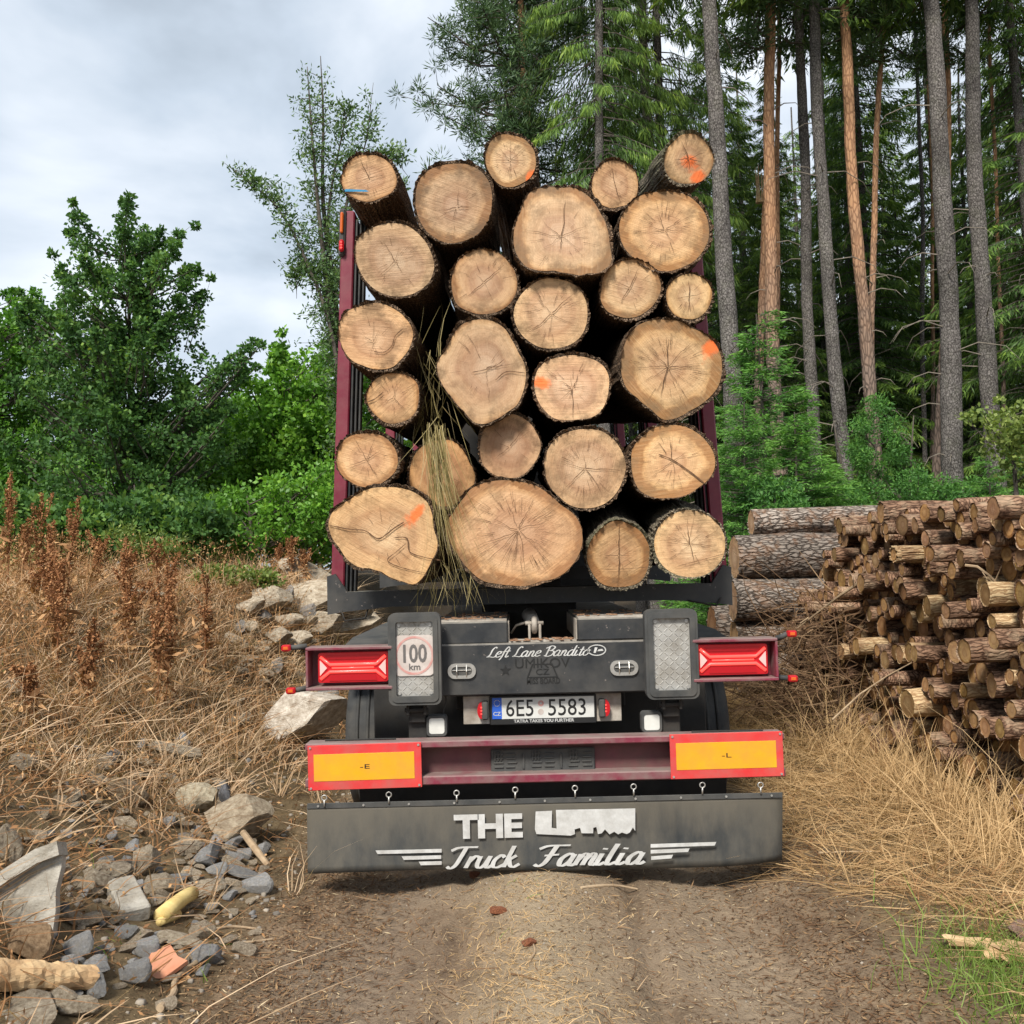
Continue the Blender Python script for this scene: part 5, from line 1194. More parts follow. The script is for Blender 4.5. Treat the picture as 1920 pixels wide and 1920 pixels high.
for (pa_, pb_, Y0, Y1, r0, lb) in (((1675, 1062), (1480, 1190), 8.2, 9.2, .016, 'long thin bare branch leaning against the woodpile'), ((1560, 1350), (1760, 1215), 7.2, 7.8, .008, 'thin dry stem slanting up in front of the woodpile ends'), ((1810, 1060), (1905, 1130), 6.4, 6.2, .010, 'pale broken branch lying on the front of the woodpile')):
    p0, p1 = W(*pa_, Y0), W(*pb_, Y1); b = MB(); mid = p0.lerp(p1, .5) + Vector((0, 0, .05)); b.tube([p0, p0.lerp(p1, .25) + Vector((0, 0, .05)), mid, p1], [r0, r0 * .9, r0 * .7, r0 * .4], 6)
    for t in (.35, .6, .8): q = p0.lerp(p1, t) + Vector((0, 0, .04)); b.tube([q, q + Vector((random.uniform(-.1, .05), -.05, random.uniform(-.2, .1)))], [r0 * .5, r0 * .2], 5)
    o = b.build('loose_branch', M['stick']); tag(o, lb, 'branch')

# ------------------------------------------------------------------ rubble
def ico(sub):
    import bmesh
    bm = bmesh.new(); bmesh.ops.create_icosphere(bm, subdivisions=sub, radius=1.0)
    v = np.array([p.co for p in bm.verts]); f = [[q.index for q in p.verts] for p in bm.faces]; bm.free(); return v, f
IV, IF = ico(3)
def rock_mesh(seed, mat, planes=14, sharp=0.12, flat=1.0):
    r_ = np.random.default_rng(seed); v = IV.copy()
    for k in range(planes):
        n = unit(r_.normal(size=3)); d = r_.uniform(0.38, 0.75); s = v @ n; over = np.maximum(s - d, 0); v = v - np.outer(over * 0.985, n)
    ph = r_.uniform(0, 6.28, (6, 3)); k_ = r_.uniform(2, 9, (6, 3))
    for i in range(6): v = v * (1 + sharp * 0.18 * np.sin((v * k_[i] + ph[i]).sum(1)))[:, None]
    v[:, 2] *= flat
    me = bpy.data.meshes.new('rock'); me.from_pydata(v.tolist(), [], IF); me.materials.append(mat); me.update(); return me
RK = {'lime': [rock_mesh(200 + i, M['limestone'], 15, .09) for i in range(7)], 'grey': [rock_mesh(300 + i, M['greystone'], 15, .09) for i in range(6)]}
LM = (('yellow foam pipe', 335, 1712), ('clay tile shard', 305, 1825), ('leaning concrete slab', 45, 1670), ('whitish brick', 235, 1690), ('angular beige block', 440, 1550), ('cream stone', 370, 1500), ('timber piece', 80, 1860), ('flat light stone', 330, 1410), ('brownish half buried block', 240, 1487), ('crooked stick', 335, 1860))
def near_lm(px, py): return min(LM, key=lambda q: (q[1] - px) ** 2 + (q[2] - py) ** 2)[0]
def put_rock(px, py, wpx, hpx, kind, seed, label, group=None, tint=(1, 1, 1), name='stone', sink=0.25, cat='stone'):
    p = ground_px(px, py + hpx * 0.3); sc = p.y / F; rnd = random.Random(seed)
    o = bpy.data.objects.new(name, RK[kind][seed % len(RK[kind])]); link(o)
    a, h = wpx * sc / 2 * 1.5, hpx * sc / 2 * 1.5
    o.scale = (a, a * rnd.uniform(.7, 1.0), max(h, a * .35)); o.rotation_euler = (rnd.uniform(-.3, .3), rnd.uniform(-.3, .3), rnd.uniform(-.5, .5))
    o.location = p + Vector((0, 0, o.scale[2] * (1 - 2 * sink))); o.color = (*tint, 1)
    tag(o, label, cat, group); return o
GS = 'small blue grey stones in the rubble'; LS = 'pale broken stones in the rubble'
put_rock(565, 1362, 130, 92, 'lime', 2, 'big rough white rock beside the left warning plate', None, (1.5, 1.52, 1.58), 'boulder', .15, 'rock')
put_rock(370, 1500, 84, 66, 'lime', 1, 'squarish cream stone with a pale top near the mud flap', None, (1.35, 1.33, 1.18))
put_rock(442, 1550, 112, 80, 'lime', 3, 'big angular beige block with a wood stick across it', None, (1.12, 1.05, .93), 'boulder', .2, 'rock')
put_rock(330, 1412, 84, 34, 'lime', 4, 'flat light stone with a dark pebble on top, in the dry grass', None, (.95, .92, .86))
put_rock(341, 1392, 36, 20, 'grey', 1, 'small dark blue stone lying on a flat light stone', None, (.9, 1, 1.15))
put_rock(240, 1487, 58, 46, 'lime', 5, 'brownish block of stone half buried in brown weeds', None, (.72, .62, .5))
put_rock(47, 1776, 64, 74, 'lime', 6, 'tan triangular stone standing on its base', None, (1.02, .78, .55))
put_rock(420, 1500, 30, 50, 'grey', 2, 'dark upright stone beside the cream block', None, (.6, .62, .7))
for (x, y, w, h) in ((390, 1611, 56, 36), (440, 1612, 34, 30), (452, 1642, 58, 26), (402, 1634, 36, 26), (476, 1662, 56, 30), (493, 1598, 30, 22), (388, 1795, 64, 40), (266, 1782, 48, 40), (140, 1782, 50, 48), (246, 1832, 56, 44), (180, 1858, 44, 40), (175, 1818, 70, 26), (130, 1812, 40, 26), (236, 1750, 40, 24), (210, 1425, 30, 22), (398, 1702, 30, 16)):
    put_rock(x, y, w, h, 'grey', int(x + y), 'blue grey broken stone in the rubble by the ' + near_lm(x, y), GS + ' by the ' + near_lm(x, y), (random.uniform(.75, 1.1),) * 3)
for (x, y, w, h) in ((270, 1622, 46, 60), (200, 1632, 60, 34), (228, 1640, 50, 36), (298, 1664, 58, 40), (20, 1590, 40, 66), (55, 1905, 110, 36), (52, 1884, 62, 36), (112, 1878, 50, 44), (150, 1892, 54, 40), (165, 1668, 34, 46), (190, 1660, 60, 44), (340, 1764, 66, 26), (110, 1640, 34, 30), (190, 1430, 34, 34), (184, 1462, 44, 18), (350, 1590, 60, 20), (380, 1670, 66, 18), (430, 1504, 26, 22), (275, 1118, 60, 22), (20, 1290, 40, 30), (300, 1110, 30, 14), (70, 1822, 44, 30), (265, 1430, 30, 18), (140, 1500, 30, 22), (470, 1692, 24, 14), (435, 1710, 30, 10)):
    k = random.uniform(.85, 1.3); put_rock(x, y, w, h, 'lime', int(x * 3 + y), 'pale broken stone in the rubble by the ' + near_lm(x, y), LS + ' by the ' + near_lm(x, y), (k, k * .95, k * .86))
for k in range(230):
    py = random.triangular(1360, 1900, 1620); px = random.uniform(0, 1) ** .8 * (500 - .12 * abs(py - 1600)); w_ = random.triangular(11, 46, 17)
    kk = random.uniform(.85, 1.4); nl = near_lm(px, py)
    if random.random() < .68: put_rock(px, py, w_, w_ * random.uniform(.4, .8), 'lime', k * 13, ('crumb sized' if w_ < 18 else 'fist sized') + ' dusty pale stone in the rubble by the ' + nl, ('crumb' if w_ < 18 else 'fist') + ' sized dusty stones by the ' + nl, (kk, kk * .93, kk * .83), sink=.27)
    else: put_rock(px, py, w_ * .8, w_ * .5, 'grey', k * 17, 'small dusty grey stone in the rubble by the ' + nl, 'small dusty grey stones by the ' + nl, (kk * .9,) * 3, sink=.27)
for k in range(40):
    px, py = random.uniform(430, 615), random.uniform(1130, 1360); w_ = random.uniform(12, 34); kk = random.uniform(1.0, 1.4)
    put_rock(px, py, w_ * 1.2, w_ * random.uniform(.5, .85), 'lime', k * 19, 'small pale stone on the bank between the slabs and the white rock', 'small pale stones between the slabs and the white rock', (kk, kk * .95, kk * .87), sink=.35)
US = 'pale slabs heaped beside the trailer bolster'
for (x, y, w, h) in ((590, 1090, 110, 50), (585, 1130, 120, 60), (630, 1150, 100, 60), (604, 1178, 60, 50), (660, 1185, 90, 44), (505, 1130, 70, 44), (470, 1142, 60, 40), (540, 1170, 60, 40), (555, 1205, 60, 40), (680, 1160, 60, 50), (640, 1120, 70, 46), (520, 1200, 50, 34), (700, 1190, 60, 40)):
    k = random.uniform(.85, 1.1); put_rock(x, y, w, h, 'lime', int(x * 7 + y), 'pale slab in the rubble heap left of the trailer', US, (k * 1.3, k * 1.26, k * 1.18), 'stone_slab', .2)
for (x, y, w, h) in ((495, 1160, 40, 26), (575, 1155, 40, 30), (600, 1310, 60, 30), (520, 1250, 40, 26), (540, 1120, 40, 26), (450, 1180, 34, 22)):
    put_rock(x, y, w, h, 'grey', int(x * 5 + y), 'grey stone in the heap left of the trailer', 'grey stones in the heap left of the trailer', (.95, .9, .85))
# gravel too small to count
gv = []; gq = []; gt = []
V8 = np.array([[-1, -1, -.6], [1, -1, -.6], [1, 1, -.6], [-1, 1, -.6], [-.6, -.7, .7], [.7, -.6, .6], [.6, .7, .7], [-.7, .6, .6]]); Q8 = np.array([[3, 2, 1, 0], [4, 5, 6, 7], [0, 1, 5, 4], [1, 2, 6, 5], [2, 3, 7, 6], [3, 0, 4, 7]])
n = 420; gxx = np.concatenate([-1.15 - np.abs(rng.normal(0, .55, n)), rng.uniform(-1.3, 1.8, 300)]); gyy = np.concatenate([rng.uniform(2.9, 9, n), rng.uniform(3, 6, 300)])
gz = H(gxx, gyy); s = rng.uniform(.004, .018, len(gxx)); s[n:] *= .4
V_ = []; Q_ = []
for i in range(len(gxx)):
    a = rng.uniform(0, 6.28); ca, sa = math.cos(a), math.sin(a); v = V8 * s[i] * rng.uniform(.6, 1.2, 3); v = np.stack([v[:, 0] * ca - v[:, 1] * sa, v[:, 0] * sa + v[:, 1] * ca, v[:, 2]], 1)
    V_.append(v + [gxx[i], gyy[i], gz[i] + s[i] * .2]); Q_.append(Q8 + 8 * i)
gr = link(bpy.data.objects.new('gravel', np_mesh('gravel', np.concatenate(V_), np.concatenate(Q_), mottled('gravel_stone', (.10, .09, .08), (.40, .34, .27), 9, .95, .3)))); tag(gr, 'loose gravel and crumbs along the edge of the track', 'gravel', kind='stuff')
# concrete slab with an overhanging lip
Yq = ground_px(40, 1750).y; p = W(30, 1735, Yq); p.z = float(H(p.x, Yq))
sl = tag(empty('concrete_slab', p), 'broken pale concrete slab with a thick lip leaning in the rubble', 'slab')
def leaning(poly, w0, w1, name):
    c = W(30, 1735, Yq); u = Vector((1, .12, 0)).normalized(); v = Vector((0, .30, 1)).normalized(); k = Yq / F
    b = MB(); b.prism([((x - 30) * k + random.gauss(0, .002), (1735 - y) * k * 1.03) for x, y in poly], c, u, v, w0, w1); b.build(name, M['concrete'], sl, p)
leaning([(-60, 1765), (40, 1772), (98, 1758), (97, 1715), (92, 1680), (97, 1640), (94, 1610), (60, 1628), (-60, 1700)], -.055, 0, 'slab')
leaning([(-60, 1702), (20, 1655), (60, 1632), (98, 1620), (90, 1596), (50, 1608), (0, 1640), (-60, 1675)], -.075, .045, 'lip')
p = ground_px(236, 1705); b = MB(); rt = Matrix.Rotation(R(38), 3, 'Z') @ Matrix.Rotation(R(18), 3, 'X'); b.bevbox(p + Vector((0, 0.02, .035)), (.125, .26, .075), .008, rt); o = b.build('concrete_brick', M['concrete']); tag(o, 'long whitish brick lying slanted among the stones', 'brick')
p = ground_px(306, 1826); b = MB(); out_ = [(-.085, -.05), (.02, -.075), (.10, -.01), (.055, .02), (.01, .085), (-.06, .06)]; rt_u = Vector((1, .1, .12)).normalized(); rt_v = Vector((-.05, .85, .5)).normalized()
b.prism(out_, p + Vector((0, 0, .03)), rt_u, rt_v, -.009, .009); o = b.build('roof_tile', M['terracotta']); tag(o, 'orange broken clay tile shard beside the track', 'tile')
p0, p1 = ground_px(302, 1738), ground_px(362, 1700); b = MB(); b.tube([p0 + Z * .04, p0.lerp(p1, .35) + Z * .055, p0.lerp(p1, .75) + Z * .065, p1 + Z * .062, p1 + Vector((.012, 0.0, .058))], [.036, .035, .034, .033, .020], 12); b.tube([p0 + Vector((.0, -.02, .02)), p0.lerp(p1, .5) + Vector((.01, -.03, .015))], [.018, .022], 10); o = b.build('foam_pipe', M['foam'], smooth=True); tag(o, 'curved yellow foam pipe scrap lying in the rubble', 'pipe scrap')
def stickobj(pts, rad, label, mat='stick', name='stick', seg=9, lift=.015):
    q = [ground_px(*a) + Z * lift for a in pts]; b = MB(); qq = catmull([tuple(x) for x in q], 4) if len(q) > 2 else q
    m = len(qq); b.tube(qq, [rad * (1 - .35 * i / (m - 1)) * random.uniform(.85, 1.12) for i in range(m)], seg); o = b.build(name, M[mat]); tag(o, label, 'stick'); return o
b = MB(); q0 = ground_px(430, 1560) + Z * .10; q1 = ground_px(503, 1632) + Z * .02; b.tube([q0, q0.lerp(q1, .3), q0.lerp(q1, .7), q1], [.013, .020, .021, .015], 8); o = b.build('stick', M['stick']); tag(o, 'pale broken stick leaning off the angular beige block', 'stick')
stickobj([(300, 1900), (325, 1872), (328, 1846), (352, 1826), (378, 1806)], .014, 'crooked grey brown stick below the clay tile shard')
stickobj([(395, 1748), (440, 1740), (492, 1748)], .007, 'thin pale curved twig on the track edge', lift=.006)
stickobj([(450, 1772), (510, 1766)], .008, 'short flat bark strip lying on the track edge', lift=.005)
stickobj([(1090, 1668), (1150, 1664), (1195, 1672)], .008, 'pale bark splinter lying below the mud flap', lift=.005)
stickobj([(0, 1720), (40, 1718), (62, 1728), (140, 1728)], .007, 'thin bleached root in front of the concrete slab', lift=.02)
stickobj([(1535, 1608), (1590, 1606), (1650, 1604)], .006, 'straight pale straw stalk on the right verge', lift=.02)
stickobj([(992, 1805), (1003, 1790), (1000, 1774)], .006, 'short white curved twig in the middle of the track', lift=.005)
# broken timber piece bottom left
p0, p1 = ground_px(-30, 1862), ground_px(172, 1862); b = MB(); pts = [p0 + Z * .06, p0.lerp(p1, .3) + Z * .065, p0.lerp(p1, .7) + Z * .06, p1 + Z * .05]
b.tube([pts[0].lerp(pts[3], t_ / 22) for t_ in range(23)], [.056 - .013 * t_ / 22 + .003 * math.sin(t_ * .9) + random.gauss(0, .0006) for t_ in range(23)], 14); n_ = len(b.v)
for i in range(n_): b.v[i] += Vector((random.gauss(0, .003), random.gauss(0, .0022), random.gauss(0, .0022)))
o = b.build('timber_chunk', M['splitwood']); tag(o, 'debarked splintered timber piece lying in the bottom left rubble', 'wood chunk')
p = ground_px(1885, 1800); b = MB(); b.bevbox(p + Z * .03, (.14, .09, .05), .012, Matrix.Rotation(R(30), 3, 'Z')); b.bevbox(p + Vector((-.09, .12, .03)), (.18, .05, .04), .012, Matrix.Rotation(R(-20), 3, 'Z'))
for i in range(len(b.v)): b.v[i] += Vector((random.gauss(0, .012), random.gauss(0, .012), random.gauss(0, .008)))
o = b.build('wood_offcut', M['splitwood']); tag(o, 'yellow rotten wood offcut in the green grass on the right', 'wood chunk')
put_rock(1912, 1752, 36, 40, 'lime', 3, 'small pinkish stone behind the yellow wood offcut', None, (.95, .7, .66))
for (x, y, s_) in ((935, 1708, 16), (990, 1768, 16), (890, 1642, 18)):
    put_rock(x, y, s_ * 1.6, s_, 'lime', x, 'small orange brick crumb pressed into the track', 'orange brick crumbs on the track', (.95, .38, .2), 'brick_crumb', .3, 'brick crumb')

# ------------------------------------------------------------------ grass, weeds, litter
def scatter(n, x0, x1, y0, y1, keep):
    x = rng.uniform(x0, x1, n); y = y0 + (y1 - y0) * rng.random(n) ** 1.25
    k = rng.random(n) < keep(x, y); return x[k], y[k]
def grass(name, label, x, y, Lr, lean, bendv, mat, wd=(.002, .0045), tint=(0, 1), zoff=-.01, seg=3, dirb=(0, 0), per=1, up=.8):
    """per > 1: the points are tufts of so many blades"""
    m = len(x); tl = rng.uniform(.6, 1.15, m); tt = rng.random(m); td = rng.normal(0, lean * .6, (m, 2))
    idx = np.repeat(np.arange(m), per); n = len(idx); sp = .035 if per > 1 else 0
    fan = rng.normal(0, 1, (n, 2)); x = x[idx] + fan[:, 0] * sp; y = y[idx] + fan[:, 1] * sp
    P = np.stack([x, y, H(x, y) + zoff], 1)
    D = np.stack([dirb[0] + td[idx, 0] + fan[:, 0] * lean * .75, dirb[1] + td[idx, 1] + fan[:, 1] * lean * .75, np.abs(rng.normal(up, .28, n)) + .08], 1)
    L = rng.uniform(*Lr, n) * tl[idx]; B = rng.normal(0, bendv, (n, 3)); B[:, 2] = -np.abs(rng.normal(.3, .3, n))
    patch = np.clip(.5 + .5 * wob(x, y, 2.2), 0, 1)
    tn = np.clip(tint[0] + (tint[1] - tint[0]) * (.35 * rng.random(n) + .35 * tt[idx] + .35 * patch), 0, 1)
    V, Q = blades(P, D, L, rng.uniform(*wd, n), B, seg)
    o = link(bpy.data.objects.new(name, np_mesh(name, V, Q, mat, np.repeat(tn, 2 * (seg + 1))))); tag(o, label, 'grass', kind='stuff'); return o
def bank(x, y): return np.clip((-1.25 - x) / 1.1, 0, 1)
patchy = lambda x, y: np.clip(.55 + .8 * wob(x, y, 1.1), 0, 1)
inview = lambda x, y: np.where(x < -.56 * y - .4, 0, 1)
x, y = scatter(12500, -8.5, -1.1, 3.2, 13.5, lambda x, y: (.03 + .97 * sstep(.25, .95, bank(x, y)) * (0.08 + .92 * sstep(4.9, 6.4, y - .5 * (x + 2.5)))) * (.12 + .88 * patchy(x, y)) * inview(x, y))
grass('dry_grass', 'dry straw coloured grass covering the rubble bank', x, y, (.08, .50), .6, .45, M['bank_straw'], (.004, .010), per=11)
x, y = scatter(6500, -8.5, -1.1, 3.2, 13.0, lambda x, y: (.08 + .92 * sstep(.05, .7, bank(x, y))) * (1 - .8 * patchy(x, y)) * inview(x, y))
grass('brown_weeds', 'withered brown weeds tangled over the rubble bank', x, y, (.06, .40), .8, .7, M['brown_weed'], (.003, .010), per=8)
x, y = scatter(1500, -8, -1.6, 5.2, 12.8, lambda x, y: sstep(.55, 1.0, bank(x, y)) * sstep(5.4, 7.2, y - .6 * (x + 3)) * (.25 + .75 * patchy(x + 4, y + 2)) * inview(x, y))
grass('tall_weeds', 'tall dead weed stalks standing up out of the dry bank', x, y, (.30, .68), .30, .22, M['brown_weed'], (.003, .007), (.25, 1), -.01, 3, (0, 0), 7, 1.25)
px_ = np.repeat(x, 14) + rng.normal(0, .05, len(x) * 14); py_ = np.repeat(y, 14) + rng.normal(0, .05, len(x) * 14)
P = np.stack([px_, py_, H(px_, py_) + rng.uniform(.08, .55, len(px_))], 1); V, Q = kites(P, rand_dirs(len(P)) + [0, 0, .3], rng.uniform(.015, .05, len(P)), rng.uniform(.006, .016, len(P)))
o = link(bpy.data.objects.new('weed_leaves', np_mesh('weed_leaves', V, Q, M['brown_weed'], np.repeat(rng.uniform(.2, 1, len(P)), 4)))); tag(o, 'shrivelled leaves and seed husks on the tall dead weeds', 'dead leaves', kind='stuff')
# withered leaf crumbs in the weeds
n = 26000; x, y = scatter(n * 2, -8, -1.1, 3.0, 12.5, lambda x, y: (.25 + .75 * sstep(0, .7, bank(x, y))) * (1.05 - .7 * patchy(x, y)) * np.where(x < -.56 * y - .4, 0, 1) * .7)
P = np.stack([x, y, H(x, y) + np.abs(rng.normal(0, .11, len(x))) * bank(x, y) + .004], 1); V, Q = kites(P, rand_dirs(len(x)) * [1, 1, .6], rng.uniform(.012, .045, len(x)), rng.uniform(.006, .018, len(x)))
o = link(bpy.data.objects.new('withered_leaves', np_mesh('withered_leaves', V, Q, M['brown_weed'], np.repeat(rng.random(len(x)), 4)))); tag(o, 'crumbling brown leaves caught in the weeds on the bank', 'dead leaves', kind='stuff')
x, y = scatter(9000, -7, -1.25, 4.0, 12.5, lambda x, y: np.clip(wob(x + 5, y, 1.3) * 1.4 - .25, 0, 1) * np.where(x < -.56 * y - .4, 0, 1))
grass('green_grass', 'sparse yellow green grass mixed into the dry bank', x, y, (.08, .30), .4, .3, M['green_grass'], (.003, .006), (.2, 1))
# right verge
def rv(x, y): return sstep(1.3, 1.8, x - .42 * (1 - sstep(4.3, 5.4, y)) + .25 * wob(x, y, 1.4)) * (1 - sstep(3.2, 3.6, x) * (y > 5.8))
x, y = scatter(6200, 1.1, 5.0, 3.0, 12.0, lambda x, y: rv(x, y) * (.30 + .70 * patchy(x + 9, y)))
grass('dry_verge_grass', 'flattened straw coloured grass on the verge below the woodpile', x, y, (.12, .45), .9, .5, M['straw'], (.0025, .006), (.0, 1), -.01, 3, (-.35, -.25), 13, .42)
x, y = scatter(900, 1.9, 4.6, 4.0, 9.5, lambda x, y: np.exp(-((x - (2.75 + .0 * y)) / .28) ** 2) * .9)
grass('tall_dry_grass', 'long dry grass stems leaning against the woodpile ends', x, y, (.45, .95), .35, .22, M['straw'], (.0035, .0065), (.3, 1), -.01, 4, (.25, .1), 10)
x, y = scatter(14000, 1.0, 4.5, 3.0, 10.0, lambda x, y: rv(x, y) * (1 - patchy(x + 9, y)))
grass('brown_verge_weeds', 'brown withered stalks and needles on the right verge', x, y, (.05, .25), .9, .6, M['brown_weed'], (.002, .006))
x, y = scatter(15000, 1.2, 2.8, 3.0, 5.2, lambda x, y: np.exp(-((x - 1.86) / .20) ** 2 - ((y - 3.85) / .42) ** 2))
grass('fresh_grass', 'fresh green grass tuft on the right edge of the track', x, y, (.08, .26), .32, .3, M['green_grass'], (.003, .006), (.25, 1))
x, y = scatter(26000, -.7, 1.1, 2.8, 5.6, lambda x, y: np.exp(-((x - .10) / .30) ** 2) * np.clip(wob(x, y, 3) * .8 + .35, 0, 1))
grass('track_grass', 'short trampled grass on the strip between the wheel ruts', x, y, (.015, .07), .9, .6, M['straw'], (.0015, .003), (.3, 1), -.002, 2)
x, y = scatter(3000, -.5, .6, 2.8, 5.2, lambda x, y: np.exp(-((x + .05) / .18) ** 2) * np.clip(wob(x + 3, y, 2.4) * 1.5 - .2, 0, 1))
grass('track_green_grass', 'thin green grass blades on the strip between the ruts', x, y, (.02, .09), .6, .4, M['green_grass'], (.0015, .003), (.3, 1), -.002, 2)
# litter of bark chips, needles and twigs over the track
n = 42000; x = rng.uniform(-1.5, 2.4, n); y = 2.7 + rng.random(n) ** 1.4 * 5.5; dens = np.clip(.35 + .75 * np.abs(np.sin(x * 2.1 + .5 + .4 * wob(x, y, 1))) ** 2 + .3 * wob(x, y, 2), .08, 1); k = rng.random(n) < dens; x, y = x[k], y[k]
P = np.stack([x, y, H(x, y) + .004], 1); D = rand_dirs(len(x)) * [1, 1, .18]; V, Q = kites(P, D, rng.gamma(2.0, .011, len(x)) + .006, rng.uniform(.0015, .0065, len(x)), unit(np.cross(unit(D), np.array([0, 0, 1.0]) + rng.normal(0, .25, (len(x), 3)))))
o = link(bpy.data.objects.new('ground_litter', np_mesh('ground_litter', V, Q, M['litter'], np.repeat(rng.random(len(x)) ** 1.3, 4)))); tag(o, 'bark chips, needles and straw bits strewn over the dirt track', 'litter', kind='stuff')
n = 16000; x = np.concatenate([rng.normal(-.95, .22, n // 2), rng.normal(1.35, .25, n // 2)]); y = 2.8 + rng.random(n) ** 1.3 * 4.5
P = np.stack([x, y, H(x, y) + .005], 1); D = rand_dirs(n) * [1, 1, .2]; V, Q = kites(P, D, rng.gamma(2.2, .012, n) + .006, rng.uniform(.003, .010, n), unit(np.cross(unit(D), np.array([0, 0, 1.0]) + rng.normal(0, .3, (n, 3)))))
o = link(bpy.data.objects.new('bark_litter', np_mesh('bark_litter', V, Q, M['litter'], np.repeat(rng.random(n) * .5, 4)))); tag(o, 'dark reddish bark litter along both edges of the track', 'litter', kind='stuff')
tw = link(bpy.data.objects.new('twig_litter', tinted(polytwigs(420, lambda: (lambda x_, y_: (x_, y_, float(H(x_, y_)) + .006))(random.uniform(-2.2, 2.6), random.uniform(2.9, 7)), lambda: random.uniform(.04, .2), lambda: (random.gauss(0, 1), random.gauss(0, 1), random.gauss(0, .08)), lambda: random.uniform(.0012, .004)), 'twig_litter', M['twig']))); tag(tw, 'small broken twigs lying on the track and verges', 'twigs', kind='stuff')
# tall dried dock plants
DG = 'dried dock plants on the bank'
def dock(px, pyb, pyt, Y, seed, label, lean=0):
    rnd = random.Random(seed); pb = W(px, pyb, Y); pb.z = float(H(pb.x, Y)); pt = W(px + lean, pyt, Y); hgt = pt.z - pb.z
    root = tag(empty('dried_dock', pb), label, 'weed', DG); b = MB(); tp = Vector((pt.x - pb.x, 0, hgt)); stems = [(Vector((0, 0, 0)), tp)]
    for k in range(rnd.randint(3, 6)):
        t = rnd.uniform(.35, .8); s0 = tp * t; stems.append((s0, s0 + Vector((rnd.uniform(-.10, .10), rnd.uniform(-.1, .1), hgt * rnd.uniform(.15, .4)))))
    for (a, c) in stems: b.tube([a, a.lerp(c, .5) + Vector((rnd.uniform(-.02, .02), 0, 0)), c], [.006, .005, .002], 5)
    me = b.mesh('stem', M['dock']); me.attributes.new('tint', 'FLOAT', 'POINT').data.foreach_set('value', [.35] * len(me.vertices)); link(bpy.data.objects.new('stem', me), root)
    P = []; 
    for (a, c) in stems:
        m = int(420 * (c - a).length / max(hgt, .1)); t = rng.uniform(.30 if a.length < .01 else .05, 1, m)[:, None]
        P.append(np.array(a)[None] * (1 - t) + np.array(c)[None] * t + rng.normal(0, 1, (m, 3)) * (.028 * (1.15 - t)) * [1, 1, .6])
    P = np.concatenate(P); V, Q = kites(P, rand_dirs(len(P)), rng.uniform(.012, .030, len(P)), rng.uniform(.008, .018, len(P)))
    link(bpy.data.objects.new('seed_head', np_mesh('seed_head', V, Q, M['dock'], np.repeat(rng.random(len(P)), 4))), root)['kind'] = 'stuff'
    m = 60; P = np.stack([rng.normal(0, .04, m), rng.normal(0, .04, m), rng.uniform(0, hgt * .6, m)], 1); V, Q = kites(P, rand_dirs(m) + [0, 0, -.4], rng.uniform(.06, .14, m), rng.uniform(.015, .04, m)); link(bpy.data.objects.new('dry_leaves', np_mesh('dry_leaves', V, Q, M['brown_weed'], np.repeat(rng.random(m), 4))), root)['kind'] = 'stuff'
dock(14, 1150, 895, 8.2, 1, 'tallest red brown dock stalk standing at the end of the bank', 4)
dock(70, 1160, 925, 8.4, 2, 'slim red brown dock stalk beside the tallest one', 8)
dock(125, 1170, 930, 8.1, 3, 'bushy red brown dock with a curled top beneath the dark oak', 22)
for (px, a, t, Y, s, ln) in ((100, 1190, 985, 7.6, 4, -8), (180, 1200, 1010, 8.8, 5, 6), (300, 1190, 1010, 9.4, 6, -10), (385, 1210, 1080, 8.2, 7, 4), (310, 1240, 1110, 7.4, 8, 12), (545, 1090, 1005, 12.0, 9, 2), (520, 1095, 1020, 12.2, 10, 5), (570, 1085, 1030, 12.1, 11, 0), (60, 1380, 1250, 6.0, 12, -6), (160, 1330, 1180, 6.6, 13, 10), (240, 1160, 1030, 9.2, 14, 4)):
    dock(px, a, t, Y, s, 'low red brown dock stalk among the dry grass', ln)
for k in range(13):
    px = random.uniform(0, 340); Y = random.uniform(6.8, 9.6); y0_ = 1150; top = random.uniform(985, 1130) - (60 if px < 120 else 0) * random.random()
    dock(px, y0_, top, Y, 30 + k, 'low red brown dock stalk among the dry grass', random.uniform(-14, 14))
# ------------------------------------------------------------------ trees
def trunk_mesh(name, h, r0, r1, lean, mat, seed, seg=14, rows=26, rough=.06, flare=.25):
    rows = int(rows * 2.6)
    rnd = random.Random(seed); ph = [rnd.uniform(0, 6.28) for _ in range(4)]; V = []; Fc = []
    for j in range(rows + 1):
        t = j / rows; z = h * t; r = r0 + (r1 - r0) * t + r0 * flare * math.exp(-z / .5)
        cx = lean[0] * z + .055 * math.sin(z * .45 + ph[0]) + .015 * math.sin(z * 1.3 + ph[1]); cy = lean[1] * z + .03 * math.sin(z * .45 + ph[2])
        for i in range(seg):
            a = 2 * math.pi * i / seg; rr = r * (1 + rough * rnd.uniform(-1, 1) + .035 * math.sin(z * 2.3 + ph[3] + 2 * a) + .03 * math.sin(z * 5.1 + ph[1] + a)); V.append((cx + rr * math.cos(a), cy + rr * math.sin(a), z - .15))
    for j in range(rows):
        for i in range(seg): Fc.append([j*seg + i, j*seg + (i+1) % seg, (j+1)*seg + (i+1) % seg, (j+1)*seg + i])
    me = bpy.data.meshes.new(name); me.from_pydata(V, [], Fc); me.materials.append(mat); me.polygons.foreach_set('use_smooth', [True] * len(Fc)); me.update(); return me

